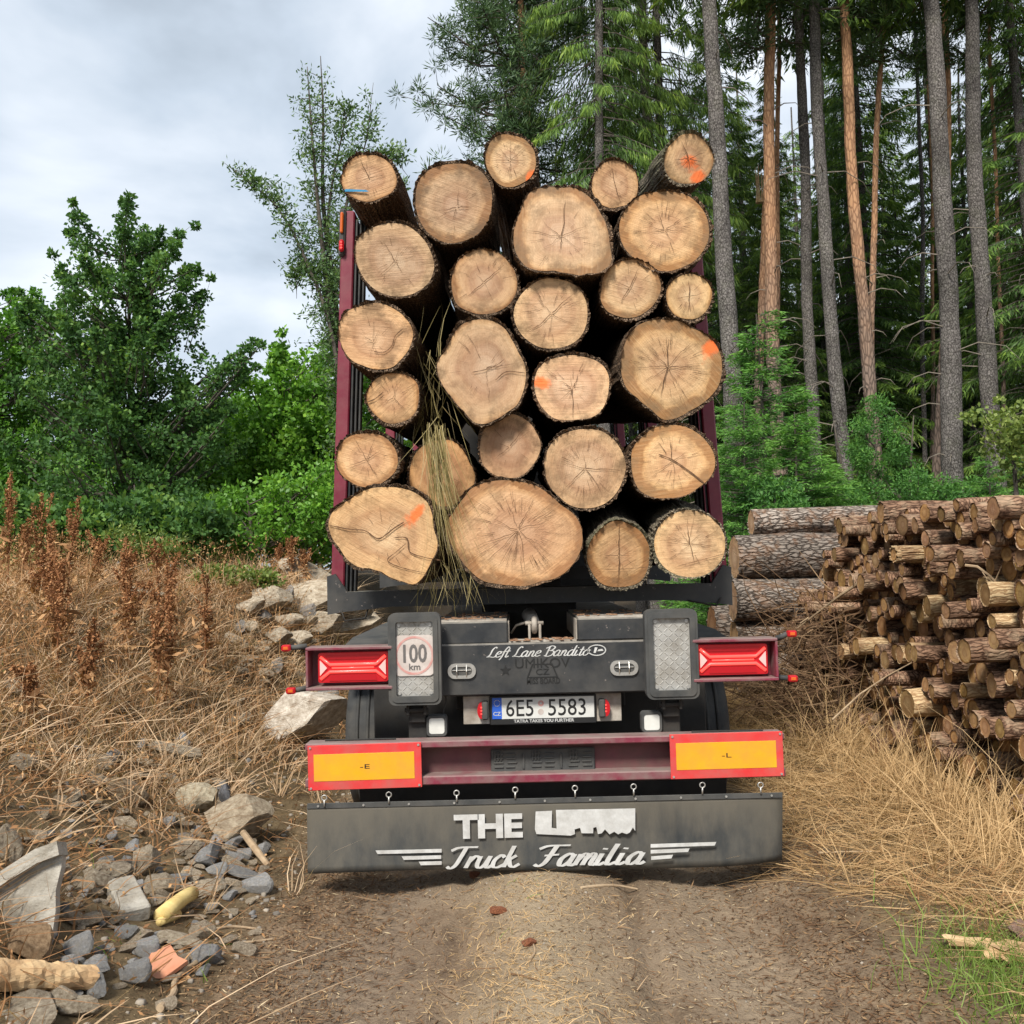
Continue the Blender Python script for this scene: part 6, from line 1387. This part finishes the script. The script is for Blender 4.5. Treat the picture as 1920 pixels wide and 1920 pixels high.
def spruce_crown(seed, h, z0, lmax, whorl=.34, per=6, tw=26, kl=(.16, .34), kw=(.035, .07), mat=None, droop=.45, tip=.3, shape=1.0, up=.1, hang=.8):
    """branches in whorls, each carrying hanging twigs made of needle sprays"""
    r_ = np.random.default_rng(seed); P = []; D = []; T = []; bb = MB(); z = z0
    while z < h - .25:
        f = (z - z0) / (h - z0); ln = lmax * (1 - f) ** shape * (.55 + .45 * min(1, f * 5 + .3)) + tip
        for k in range(per):
            if r_.random() < .08: continue
            a = r_.uniform(0, 6.28); L = ln * r_.uniform(.6, 1.1); d = np.array([math.cos(a), math.sin(a), 0]); zz = z + r_.uniform(-.15, .15); m = max(4, int(tw * L / 2.5))
            t = np.sqrt(r_.uniform(.03, 1, m * 3)); prof = lambda q: d[None] * (L * q[:, None]) + np.array([0, 0, 1.0])[None] * (zz + up * L * q - droop * L * q ** 1.7 + .22 * droop * L * q ** 5)[:, None]
            base = prof(t); side = np.array([-math.sin(a), math.cos(a), 0]); s = r_.choice([-1, 1], len(t)); w = (.05 + .30 * L * (1 - t) * .55) * r_.random(len(t))
            p = base + side[None] * (s * w)[:, None] + np.stack([r_.normal(0, .03, len(t)), r_.normal(0, .03, len(t)), -np.abs(r_.normal(0, .05, len(t)))], 1)
            P.append(p); D.append(d[None] * .55 + side[None] * (s * .5)[:, None] + np.array([0, 0, -hang])[None] + r_.normal(0, .3, (len(t), 3)))
            T.append(np.clip(.18 + .55 * t ** 2 + r_.normal(0, .16, len(t)) + .10 * f, 0, 1))
            q = prof(np.array([0, .35, .7, 1.0])); rb = .010 + .012 * L / 3
            bb.tube([tuple(x) for x in q], [rb, rb * .8, rb * .5, rb * .2], 4, caps=False)
        z += whorl * r_.uniform(.75, 1.25)
    P = np.concatenate(P); D = np.concatenate(D); T = np.concatenate(T); n = len(P)
    V, Q = kites(P, D, r_.uniform(*kl, n), r_.uniform(*kw, n))
    return np_mesh('crown', V, Q, mat, np.repeat(T, 4)), bb.mesh('limbs', M['limb'])

def dead_limbs(seed, z0, z1, n, L=(.5, 1.6)):
    rnd = random.Random(seed); b = MB()
    for k in range(n):
        z = rnd.uniform(z0, z1); a = rnd.uniform(0, 6.28); l = rnd.uniform(*L); d = Vector((math.cos(a), math.sin(a), 0)); p = Vector((0, 0, z)) + d * .08
        b.tube([p, p + d * l * .4 + Z * .08 * l, p + d * l * .8 - Z * .05 * l, p + d * l - Z * .3 * l], [.012, .009, .006, .002], 4, caps=False)
    return b.mesh('dead_limbs', M['dead_wood'])

def clump_crown(seed, centres, radii, per, L, Wd, mat, up=.1, hue=.0, outward=.6, ctr=None, lo=0.0):
    r_ = np.random.default_rng(seed); n = len(centres); c = np.repeat(centres, per, 0); rr = np.repeat(radii, per)[:, None]
    o = unit(r_.normal(size=(n * per, 3))) * (r_.random((n * per, 1)) ** .5) * rr * [1, 1, .75]; P = c + o
    D = unit(o + 1e-6) * outward + r_.normal(0, .6, (n * per, 3)) + [0, 0, up]
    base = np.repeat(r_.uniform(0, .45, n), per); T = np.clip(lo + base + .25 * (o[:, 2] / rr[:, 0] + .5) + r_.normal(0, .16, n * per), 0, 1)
    V, Q = kites(P, D, r_.uniform(*L, n * per), r_.uniform(*Wd, n * per), mid=.55)
    return np_mesh('crown', V, Q, mat, np.repeat(T, 4))

def limbs_to(centres, trunk_pts, r0, seed, every=3, mat='limb', trunk_r=None):
    rnd = random.Random(seed); b = MB(); tp = [Vector(p) for p in trunk_pts]
    for i in range(0, len(centres), every):
        c = Vector(centres[i]); best = min(tp, key=lambda q: (q - c).length + (4 if q.z > c.z - .1 else 0) + .6 * abs(q.z - (c.z - .9 * (q.xy - c.xy).length)))
        mid = best.lerp(c, .5) + Vector((rnd.gauss(0, .06), rnd.gauss(0, .06), -.06 * (c - best).length)); l = (c - best).length; r = min(r0, .008 + .010 * l)
        b.tube([best, mid, c], [r, r * .6, r * .2], 5, caps=False)
    return b.mesh('limbs', M[mat])

def decid(name, label, px, pyb, pyt, Y, seed, lobes, per, leaf, mat, nclump, crad=(.18, .42), stems=1, cat='tree', group=None, limb_every=3, lo=0.0, base_z=None, shell=.55, trunk=True, spikes=0):
    """lobes: (px, py, half width px, half height px, depth m) ellipsoids of the crown"""
    pb = W(px, pyb, Y); zb_ = float(H(pb.x, Y)) if base_z is None else base_z; root = tag(empty(name, (pb.x, Y, zb_)), label, cat, group); o0 = np.array([pb.x, Y, zb_])
    r_ = np.random.default_rng(seed); wts = np.array([l[2] * l[3] for l in lobes], float); wts /= wts.sum(); C = []
    for k in range(nclump):
        l = lobes[r_.choice(len(lobes), p=wts)]; ctr = W(l[0], l[1], Y); u = unit(r_.normal(size=3)) * (shell + (1 - shell) * r_.random()) ** .7
        sc = Y / F; C.append(np.array(ctr) + u * [l[2] * sc, l[4], l[3] * sc] - o0)
    rad = list(r_.uniform(*crad, nclump)); sc = Y / F; sp_l = []
    for k in range(spikes):
        l = lobes[r_.choice(len(lobes))]; u = unit(r_.normal(size=3) * [1, .7, 1]); u[2] = abs(u[2]) if r_.random() < .75 else u[2]; c0 = np.array(W(l[0], l[1], Y)) + u * [l[2] * sc, l[4], l[3] * sc] - o0
        d = unit(u + [0, 0, .7]); ln = r_.uniform(.2, .75)
        sp_l.append((c0 - d * .4, c0 + d * ln))
        for j in range(5): C.append(c0 + o0 * 0 + d * ln * j / 4 + r_.normal(0, .03, 3)); rad.append((.16 - .024 * j) * r_.uniform(.7, 1.2))
    C = np.array(C); rad = np.array(rad); kp = C[:, 2] > .05; C = C[kp]; rad = rad[kp]
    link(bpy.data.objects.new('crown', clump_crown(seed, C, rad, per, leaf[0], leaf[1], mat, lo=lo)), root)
    top = W(px, pyt, Y); hh = top.z - zb_; b = MB(); tpts = []
    if trunk:
        for s in range(stems):
            off = Vector(((s - (stems - 1) / 2) * .22, random.uniform(-.1, .1), 0)); r0 = .035 + .008 * hh / max(1, stems ** .5); pts = []
            for j in range(9):
                t = j / 8; pts.append(off * (1 + 1.8 * t) + Vector((.05 * math.sin(3 * t + s), .05 * math.cos(2 * t + s), hh * .93 * t - .1)))
            b.tube(pts, [r0 * (1.3 - t / 8 * 1.15) for t in range(9)], 8); tpts += pts
        link(bpy.data.objects.new('trunk', b.mesh('trunk', M['limb'], True)), root)
        lm_ = link(bpy.data.objects.new('limbs', limbs_to(C.tolist(), tpts, .05, seed, limb_every)), root); lm_['kind'] = 'stuff'
        if sp_l:
            b = MB()
            for a_, c_ in sp_l: b.tube([tuple(a_), tuple(c_)], [.008, .002], 4, caps=False)
            tw_ = link(bpy.data.objects.new('twigs', b.mesh('twigs', M['limb'])), root); tw_['kind'] = 'stuff'
    return root

# left: dark oak, hedge of broadleaved trees, slender tree
OAKL = ((.045, .088), (.032, .056))
decid('oak_tree', 'dark green young oak standing behind the weedy bank', 235, 1090, 425, 14.0, 1, [(235, 600, 125, 150, 1.1), (150, 690, 95, 120, .9), (320, 720, 95, 130, .9), (235, 760, 165, 120, 1.2), (215, 500, 75, 80, .6), (200, 900, 170, 130, 1.2), (330, 880, 90, 120, 1.0)], 62, OAKL, M['oak_leaf'], 450, (.10, .30), limb_every=2, shell=.25, spikes=70)
for k, (px, py) in enumerate(((122, 440), (205, 415), (225, 412), (100, 480), (362, 535), (420, 668), (75, 540), (150, 432), (285, 470))): pass
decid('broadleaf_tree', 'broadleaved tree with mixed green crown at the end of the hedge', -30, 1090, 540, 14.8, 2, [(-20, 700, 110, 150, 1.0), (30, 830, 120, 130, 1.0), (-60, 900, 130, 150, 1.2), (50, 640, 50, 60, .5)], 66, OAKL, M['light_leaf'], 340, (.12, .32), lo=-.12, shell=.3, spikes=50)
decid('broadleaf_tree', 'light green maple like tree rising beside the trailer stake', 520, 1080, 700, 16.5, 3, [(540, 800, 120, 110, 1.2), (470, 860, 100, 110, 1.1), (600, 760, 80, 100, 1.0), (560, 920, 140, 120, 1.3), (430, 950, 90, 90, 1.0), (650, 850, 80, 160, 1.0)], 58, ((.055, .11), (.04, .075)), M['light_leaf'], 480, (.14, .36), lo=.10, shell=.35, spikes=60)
decid('shrub', 'dark blue green shrub at the oak foot', 250, 1090, 880, 12.9, 4, [(250, 985, 110, 60, .6), (150, 1000, 90, 55, .6), (340, 1000, 80, 60, .6)], 60, ((.06, .11), (.04, .07)), M['oak_leaf'], 150, (.12, .28), cat='shrub', lo=.12)
decid('shrub', 'dense mid green shrub below the light green tree', 470, 1090, 900, 13.6, 5, [(470, 985, 110, 75, .7), (570, 970, 90, 90, .7), (400, 1010, 70, 55, .6), (640, 960, 60, 100, .6)], 60, ((.05, .10), (.03, .06)), M['light_leaf'], 230, (.12, .28), cat='shrub', lo=.0)
decid('shrub', 'dark shrub at the far end of the hedge behind the dock stalks', 30, 1095, 900, 12.8, 6, [(30, 1000, 110, 80, .7), (-60, 990, 90, 90, .7)], 60, ((.06, .11), (.03, .06)), M['oak_leaf'], 160, (.12, .28), cat='shrub', lo=.15)
decid('shrub', 'bright yellow green nettle bush beside the pale slabs', 450, 1120, 1055, 10.8, 7, [(455, 1092, 62, 26, .35), (510, 1105, 40, 18, .3), (400, 1085, 34, 18, .3)], 46, ((.04, .08), (.018, .035)), M['birch_leaf'], 120, (.06, .14), cat='shrub', lo=-.35, trunk=False)
decid('weed_clump', 'yellow green weeds at the hedge foot behind the dock stalks', 270, 1100, 985, 11.2, 8, [(235, 1010, 30, 20, .3), (330, 1030, 24, 16, .3), (290, 1020, 60, 20, .3), (60, 1060, 60, 30, .3)], 30, ((.04, .08), (.015, .03)), M['birch_leaf'], 70, (.05, .12), cat='weed', lo=-.3, trunk=False)
for k, (px, pt_, Y, w, lo_) in enumerate(((440, 725, 34, 90, .1), (540, 735, 36, 90, .05), (370, 760, 33, 90, 0), (640, 700, 35, 110, .05), (200, 800, 30, 130, -.1), (60, 760, 31, 130, -.1), (-100, 740, 32, 130, -.1))):
    decid('distant_tree', 'hazy green distant tree seen over the hedge', px, 1075, pt_, Y, 20 + k, [(px, pt_ + 110, w, 110, 2.0), (px + 30, pt_ + 210, w * 1.2, 120, 2.0)], 40, ((.16, .30), (.10, .18)), M['light_leaf'], 130, (.35, .8), group='distant trees over the hedge', lo=lo_, limb_every=5)
# slender tree with several upright stems
Ys = 15.0; pb = W(650, 1085, Ys); zb_ = float(H(pb.x, Ys)); root = tag(empty('slender_tree', (pb.x, Ys, zb_)), 'tall slender thin leaved tree with bare twig tips beside the left stake', 'tree'); o0 = Vector((pb.x, Ys, zb_))
stems = [[(655, 1085), (648, 800), (622, 600), (600, 420), (585, 250), (576, 125)], [(655, 1085), (640, 720), (625, 540), (606, 380), (606, 220), (601, 105)], [(650, 900), (625, 640), (570, 480), (520, 390), (470, 345), (420, 305)], [(645, 700), (640, 480), (660, 330), (685, 270), (700, 155)], [(640, 640), (655, 400), (690, 330), (735, 300), (765, 330)], [(640, 560), (690, 420), (720, 350), (755, 380)], [(648, 850), (612, 560), (560, 510), (556, 560)], [(630, 620), (615, 420), (640, 260), (662, 185)]]
b = MB(); cl = []; rg = np.random.default_rng(77)
for si, s in enumerate(stems):
    q = catmull([tuple(W(x, y, Ys + .25 * math.sin(si * 2.1)) - o0) for x, y in s], 8); m = len(q); r0 = .085 if si < 2 else .04
    b.tube(q, [r0 * (1 - .93 * (i / (m - 1)) ** .8) for i in range(m)], 7)
    for i, p in enumerate(q):
        f = i / (m - 1)
        if p.z < 1.2 or f > .93: continue
        for k in range(3 if f < .85 else 1):
            if rg.random() < .12: continue
            d = unit(rg.normal(size=3) * [1, 1, .6]); l = rg.uniform(.12, .62 if si < 2 else .36) * (1.2 - .7 * f); e_ = p + Vector(d) * l + Z * .12
            b.tube([p, p.lerp(e_, .5) + Z * .02, e_], [.007, .005, .002], 4, caps=False); cl.append(tuple(e_)); cl.append(tuple(p.lerp(e_, .55)))
link(bpy.data.objects.new('trunk', b.mesh('trunk', M['limb'], True)), root)
cl = np.array(cl); link(bpy.data.objects.new('crown', clump_crown(78, cl, np.random.default_rng(5).uniform(.08, .20, len(cl)), 13, (.05, .10), (.020, .038), M['willow_leaf'], .2)), root)

# conifer kinds
SC = [spruce_crown(400 + i, 22, 3.0 + i * .9, 2.7, .30, 7, 62, (.13, .30), (.020, .045), M['spruce_leaf'], .5) for i in range(3)]
SH = [spruce_crown(420 + i, 24, 8.2, 2.4, .30, 7, 74, (.13, .32), (.016, .036), M['spruce_leaf'], .55, .3, 1.0, .1, 1.3) for i in range(2)]
TS = [trunk_mesh('trunk', 23, .20, .03, (0, 0), M['spruce_bark'], 500 + i) for i in range(3)]
DL = [dead_limbs(510 + i, 1.5, 10, 38) for i in range(3)]
def conifer(name, label, px, Y, k, bare=False, s=1.0, group=None, wide=1.0, cat='tree', rot=None, dead=True, high=False):
    p = W(px, 960, Y); z = float(H(p.x, Y)); root = tag(empty(name, (p.x, Y, z)), label, cat, group); root.rotation_euler = (random.gauss(0, .006), random.gauss(0, .006), random.uniform(0, 6.28) if rot is None else rot); root.scale = (s * wide, s * wide, s)
    link(bpy.data.objects.new('trunk', TS[k % 3]), root)
    C = SH[k % 2] if high else SC[k % 3]
    link(bpy.data.objects.new('crown', C[0]), root); link(bpy.data.objects.new('limbs', C[1]), root)['kind'] = 'stuff'
    if dead: link(bpy.data.objects.new('dead_limbs', DL[k % 3]), root)['kind'] = 'stuff'
    return root
# front row of tall grey trunks with crowns starting above the frame
SHH = [spruce_crown(440 + i, 26, 12.5, 2.2, .36, 6, 34, (.16, .32), (.03, .055), M['spruce_leaf'], .55) for i in range(2)]
def front_trunk(label, x_top, x_bot, yb, wpx, Y, k, mat='spruce_bark', name='spruce_tree', crown=True, seed=0, deadn=16):
    top, bot = W(x_top, 0, Y), W(x_bot, yb, Y); dz = top.z - bot.z; lx = (top.x - bot.x) / dz; z0 = float(H(bot.x, Y)); xb = bot.x - lx * (bot.z - z0)
    r = wpx * Y / F / 2; root = tag(empty(name, (xb, Y, z0)), label, 'tree')
    link(bpy.data.objects.new('trunk', trunk_mesh('trunk', 25, r * 1.12, r * .35, (lx, 0), M[mat], 600 + k, 16, 40, .05)), root)
    for j in range(deadn):
        rnd_ = random.Random(620 + k * 40 + j); z = rnd_.uniform(2, 11); a = rnd_.uniform(0, 6.28); l = rnd_.uniform(.3, 1.3); d = Vector((math.cos(a), math.sin(a), 0)); p = Vector((lx * z, 0, z)) + d * r * .5; b = MB()
        b.tube([p, p + d * l * .4 + Z * .08 * l, p + d * l * .8 - Z * .05 * l, p + d * l - Z * .3 * l], [.013, .010, .007, .002], 4, caps=False); link(bpy.data.objects.new('dead_branch', b.mesh('dead_branch', M['dead_wood'])), root)
    if crown:
        C = SHH[k % 2] if mat == 'spruce_bark' else PC[k % 2]
        for nm, me in (('crown', C[0]), ('limbs', C[1])):
            o = link(bpy.data.objects.new(nm, me), root); o.location = (lx * 14, 0, 0)
            if nm == 'limbs': o['kind'] = 'stuff'
    return root
def pine_crown(seed, z0, z1, spread, n, trunk=lambda z: (0, 0)):
    r_ = np.random.default_rng(seed); cs = []; b = MB()
    for k in range(n):
        z = r_.uniform(z0, z1); f = (z - z0) / (z1 - z0); a = r_.uniform(0, 6.28); L = spread * (.45 + .75 * math.sin(math.pi * min(1, f * .85 + .15))) * r_.uniform(.45, 1.05); d = np.array([math.cos(a), math.sin(a), 0]); t0 = trunk(z)
        p0 = np.array([t0[0], t0[1], z]); pe = p0 + d * L + [0, 0, L * r_.uniform(-.15, .35)]; pm = (p0 + pe) / 2 + [0, 0, -.12 * L]; b.tube([tuple(p0), tuple(pm), tuple(pe)], [.035, .022, .008], 5, caps=False)
        for j in range(9):
            t = r_.uniform(.35, 1.05); q = (1 - t) ** 2 * p0 + 2 * t * (1 - t) * pm + t * t * pe; q2 = q + r_.normal(0, .26, 3) * [1, 1, .7]; b.tube([tuple(q), tuple(q2)], [.009, .004], 4, caps=False); cs.append(q2)
    cs = np.array(cs); per = 58; c = np.repeat(cs, per, 0); nn = len(c); o = unit(r_.normal(size=(nn, 3))) * r_.random((nn, 1)) * .20; D = unit(o) + np.array([0, 0, .35])
    V, Q = kites(c + o, D, r_.uniform(.10, .19, nn), r_.uniform(.017, .030, nn)); T = np.clip(np.repeat(r_.uniform(.1, .6, len(cs)), per) + r_.normal(0, .15, nn) + o[:, 2] * 1.5, 0, 1)
    return np_mesh('crown', V, Q, M['pine_leaf'], np.repeat(T, 4)), b.mesh('limbs', M['limb'])
PC = [pine_crown(700 + i, 11.5, 19, 2.0, 34) for i in range(2)]
front_trunk('thick grey speckled spruce trunk right behind the right trailer stake', 1338, 1374, 950, 36, 17.0, 0)
front_trunk('reddish pine trunk between the stake and the grey trunks', 1440, 1458, 850, 26, 19.0, 1, 'pine_trunk', 'pine_tree')
front_trunk('slim dark grey spruce trunk beside the reddish pine', 1491, 1532, 830, 23, 19.5, 2)
front_trunk('grey spruce trunk left of the forked orange pine', 1525, 1582, 930, 27, 18.5, 3)
front_trunk('orange barked leaning pine with a black knotted upper stem', 1583, 1632, 760, 25, 19.0, 4, 'pine_trunk', 'pine_tree', deadn=8)
front_trunk('thin orange pine stem crossing behind the leaning pine', 1655, 1632, 760, 13, 19.6, 5, 'pine_trunk', 'pine_tree', deadn=8)
front_trunk('thickest pale grey spruce trunk behind the woodpile', 1748, 1790, 930, 38, 17.5, 6)
front_trunk('brown pine trunk half hidden behind the thickest grey trunk', 1776, 1760, 930, 18, 19.8, 7, 'pine_trunk', 'pine_tree', deadn=6)
front_trunk('tall grey spruce trunk with the pale leafy branch at its foot', 1820, 1862, 880, 33, 18.2, 8)
front_trunk('dark spruce trunk rising above the middle of the load', 1205, 1222, 600, 25, 20.0, 9, crown=False)
front_trunk('thin bare stem standing in the forest shade beyond the pine', 1712, 1740, 900, 9, 23.0, 10, crown=False, deadn=4)
front_trunk('thin brown stem close beside the thickest grey trunk', 1738, 1752, 900, 8, 24.0, 11, 'pine_trunk', 'pine_tree', False, deadn=4)
front_trunk('thin yellowish stem right of the tall grey trunk', 1858, 1878, 800, 8, 20.0, 12, 'pine_trunk', 'pine_tree', False, deadn=4)
front_trunk('dim thin spruce stem in the shade behind the slim trunks', 1535, 1550, 850, 10, 26.0, 13, crown=False, deadn=6)
front_trunk('second reddish stem close behind the reddish pine', 1455, 1462, 700, 11, 20.5, 14, 'pine_trunk', 'pine_tree', False, deadn=6)
# snapped pine
p0, p1 = W(1408, 960, 20.5), W(1424, 350, 20.5); z0 = float(H(p0.x, 20.5)); root = tag(empty('broken_pine', (p0.x, 20.5, z0)), 'snapped orange pine stump trunk ending in splinters', 'tree')
link(bpy.data.objects.new('trunk', trunk_mesh('trunk', p1.z - z0, .10, .085, ((p1.x - p0.x) / (p1.z - p0.z), 0), M['pine_trunk'], 650)), root)
b = MB(); tp_ = Vector(((p1.x - p0.x), 0, p1.z - z0 - .15))
for k in range(9): a = k * .7; q = tp_ + Vector((.07 * math.cos(a), .07 * math.sin(a), 0)); b.tube([q - Z * .2, q + Vector((random.uniform(-.03, .06), 0, random.uniform(.15, .7)))], [.022, .004], 5)
link(bpy.data.objects.new('splinter', b.mesh('splinter', M['splitwood'])), root)
# pine with an orange stem above the load
p0 = W(1015, 960, 21.0); z0 = float(H(p0.x, 21)); root = tag(empty('pine_tree', (p0.x, 21.0, z0)), 'orange stemmed pine with a ragged crown above the load', 'tree')
def ptx(z): 
    pts = [(0, 1020), (5, 1015), (9, 1008), (10.5, 998), (12, 988), (14, 984), (20, 975)]
    for (a, x0), (c, x1) in zip(pts, pts[1:]):
        if z <= c: break
    return W(x0 + (x1 - x0) * (z - a) / (c - a), 300, 21.0).x - p0.x
b = MB(); b.tube([(ptx(z), 0, z - .1) for z in np.arange(0, 19.6, .7)], [.20 * (1 - z / 22) for z in np.arange(0, 19.6, .7)], 12); link(bpy.data.objects.new('trunk', b.mesh('trunk', M['pine_trunk'], True)), root)
pc = pine_crown(740, 7.6, 19.0, 1.75, 190, lambda z: (ptx(z) - .15, 0)); link(bpy.data.objects.new('crown', pc[0]), root); link(bpy.data.objects.new('limbs', pc[1]), root)['kind'] = 'stuff'
# spruces with full crowns
conifer('spruce_tree', 'bright tipped spruce with drooping boughs above the middle of the load', 1130, 19.0, 0, s=.98, wide=.72, high=True)
conifer('spruce_tree', 'spruce crown hanging between the load and the thick grey trunk', 1262, 20.5, 1, s=1.0, wide=.75, high=True)
conifer('spruce_tree', 'dark spruce standing behind the bright tipped one', 1195, 27.0, 1, s=.95, wide=.8)
conifer('spruce_tree', 'spruce with bright green boughs right of the tall grey trunk', 1960, 19.5, 1, s=.85, wide=1.0)
FG = 'dark spruces filling the forest'
spots = [(1060, 30, 0), (1300, 26, 1), (1370, 24.5, 2), (1475, 23.5, 0), (1420, 29, 1), (1560, 26, 2), (1640, 24.5, 0), (1700, 27, 1), (1600, 31, 2), (1830, 25, 0), (1800, 30, 2), (1900, 28, 1), (1990, 24, 0), (1510, 34, 0), (1660, 36, 1), (1740, 38, 2), (1850, 37, 0), (1950, 34, 1), (1350, 35, 0), (1430, 40, 2), (1560, 42, 1), (1640, 45, 0), (1780, 45, 1), (1890, 44, 2), (1980, 42, 0), (2060, 36, 1), (2080, 29, 2), (1290, 42, 2), (1220, 36, 1), (1500, 50, 0), (1700, 52, 1), (1820, 52, 2), (1390, 50, 1), (1600, 56, 0), (1950, 55, 2)] + [(1330 + 53 * q, 47 + 5 * (q % 3), q % 3) for q in range(13)] + [(1400, 32, 2), (1480, 28.5, 1), (1610, 27.5, 0), (1780, 26.5, 1), (1680, 31, 2), (1880, 31.5, 0)]
for k, (px, Y, v) in enumerate(spots): conifer('spruce_tree', f'dark full crowned spruce {"right behind the grey trunks" if Y < 26.5 else ("in the second rank of the forest" if Y < 36.5 else "deep in the forest shade")}', px, Y, v, s=random.uniform(.6, .98) if Y < 25.5 else random.uniform(.5, .8), group=FG + (' close' if Y < 26.5 else (' middle' if Y < 36.5 else ' deep')), wide=1.05, dead=Y < 30)
# undergrowth: young spruces and bushes
YC = [spruce_crown(460 + i, 5.2, .25, 1.55, .19, 8, 170, (.05, .12), (.011, .022), M['young_leaf'], .12, .12, .9, .22, .12) for i in range(2)]
YT = trunk_mesh('trunk', 5.2, .05, .008, (0, 0), M['limb'], 690, 8, 12)
def sapling(label, px, pyt, Y, k, wide=1.0, rot=0.0):
    p = W(px, pyt, Y); z = float(H(p.x, Y)); s = (p.z - z) / 5.2; root = tag(empty('young_spruce', (p.x, Y, z)), label, 'young spruce', 'young spruces at the forest edge'); root.scale = (s * wide, s * wide, s); root.rotation_euler.z = rot
    for nm, me in (('trunk', YT), ('crown', YC[k][0]), ('limbs', YC[k][1])):
        o = link(bpy.data.objects.new(nm, me), root)
        if nm == 'limbs': o['kind'] = 'stuff'
sapling('tall young bright green spruce beside the thick grey trunk', 1425, 570, 15.5, 0, 1.15)
sapling('broad low young spruce in front of the tall one', 1490, 760, 14.6, 1, 1.5, 1.0)
sapling('young spruce half hidden behind the right stake', 1390, 740, 14.2, 0, 1.1, 2.0)
sapling('small young spruce beneath the forked pine', 1560, 860, 15.0, 1, 1.1, .4)
sapling('small young spruce between the two thickest grey trunks', 1850, 845, 16.2, 0, 1.1, 2.6)
sapling('low young spruce right of the tall grey trunk', 1925, 800, 16.5, 1, 1.2, 1.2)
FINE = ((.035, .07), (.014, .026))
decid('bush', 'feathery light green bush under the leaning orange pine', 1645, 960, 740, 16.0, 31, [(1640, 830, 50, 70, .7), (1660, 900, 75, 60, .8), (1630, 780, 26, 40, .4), (1650, 950, 95, 50, .8)], 90, FINE, M['young_leaf'], 190, (.08, .24), stems=3, cat='bush', lo=-.05)
decid('birch_sapling', 'pale yellow green leafy branch hanging before the tall grey trunk', 1905, 960, 730, 12.5, 32, [(1895, 790, 46, 50, .4), (1840, 785, 34, 20, .3), (1925, 850, 40, 70, .4), (1870, 830, 30, 26, .3)], 26, ((.045, .085), (.035, .06)), M['birch_leaf'], 75, (.06, .17), stems=1, cat='sapling', lo=.05)
for k, (px, pt_, Y, w) in enumerate(((1750, 890, 16.5, 60), (1820, 900, 17.0, 70), (1560, 900, 15.5, 60), (1450, 900, 14.0, 60), (1700, 910, 18, 70))):
    decid('fern_clump', 'low green undergrowth clump among the trunk feet', px, 985, pt_, Y, 50 + k, [(px, pt_ + 45, w, 45, .6)], 60, ((.05, .10), (.015, .035)), M['young_leaf'], 60, (.1, .22), cat='undergrowth', group='undergrowth clumps at the trunk feet', lo=-.05, limb_every=4)
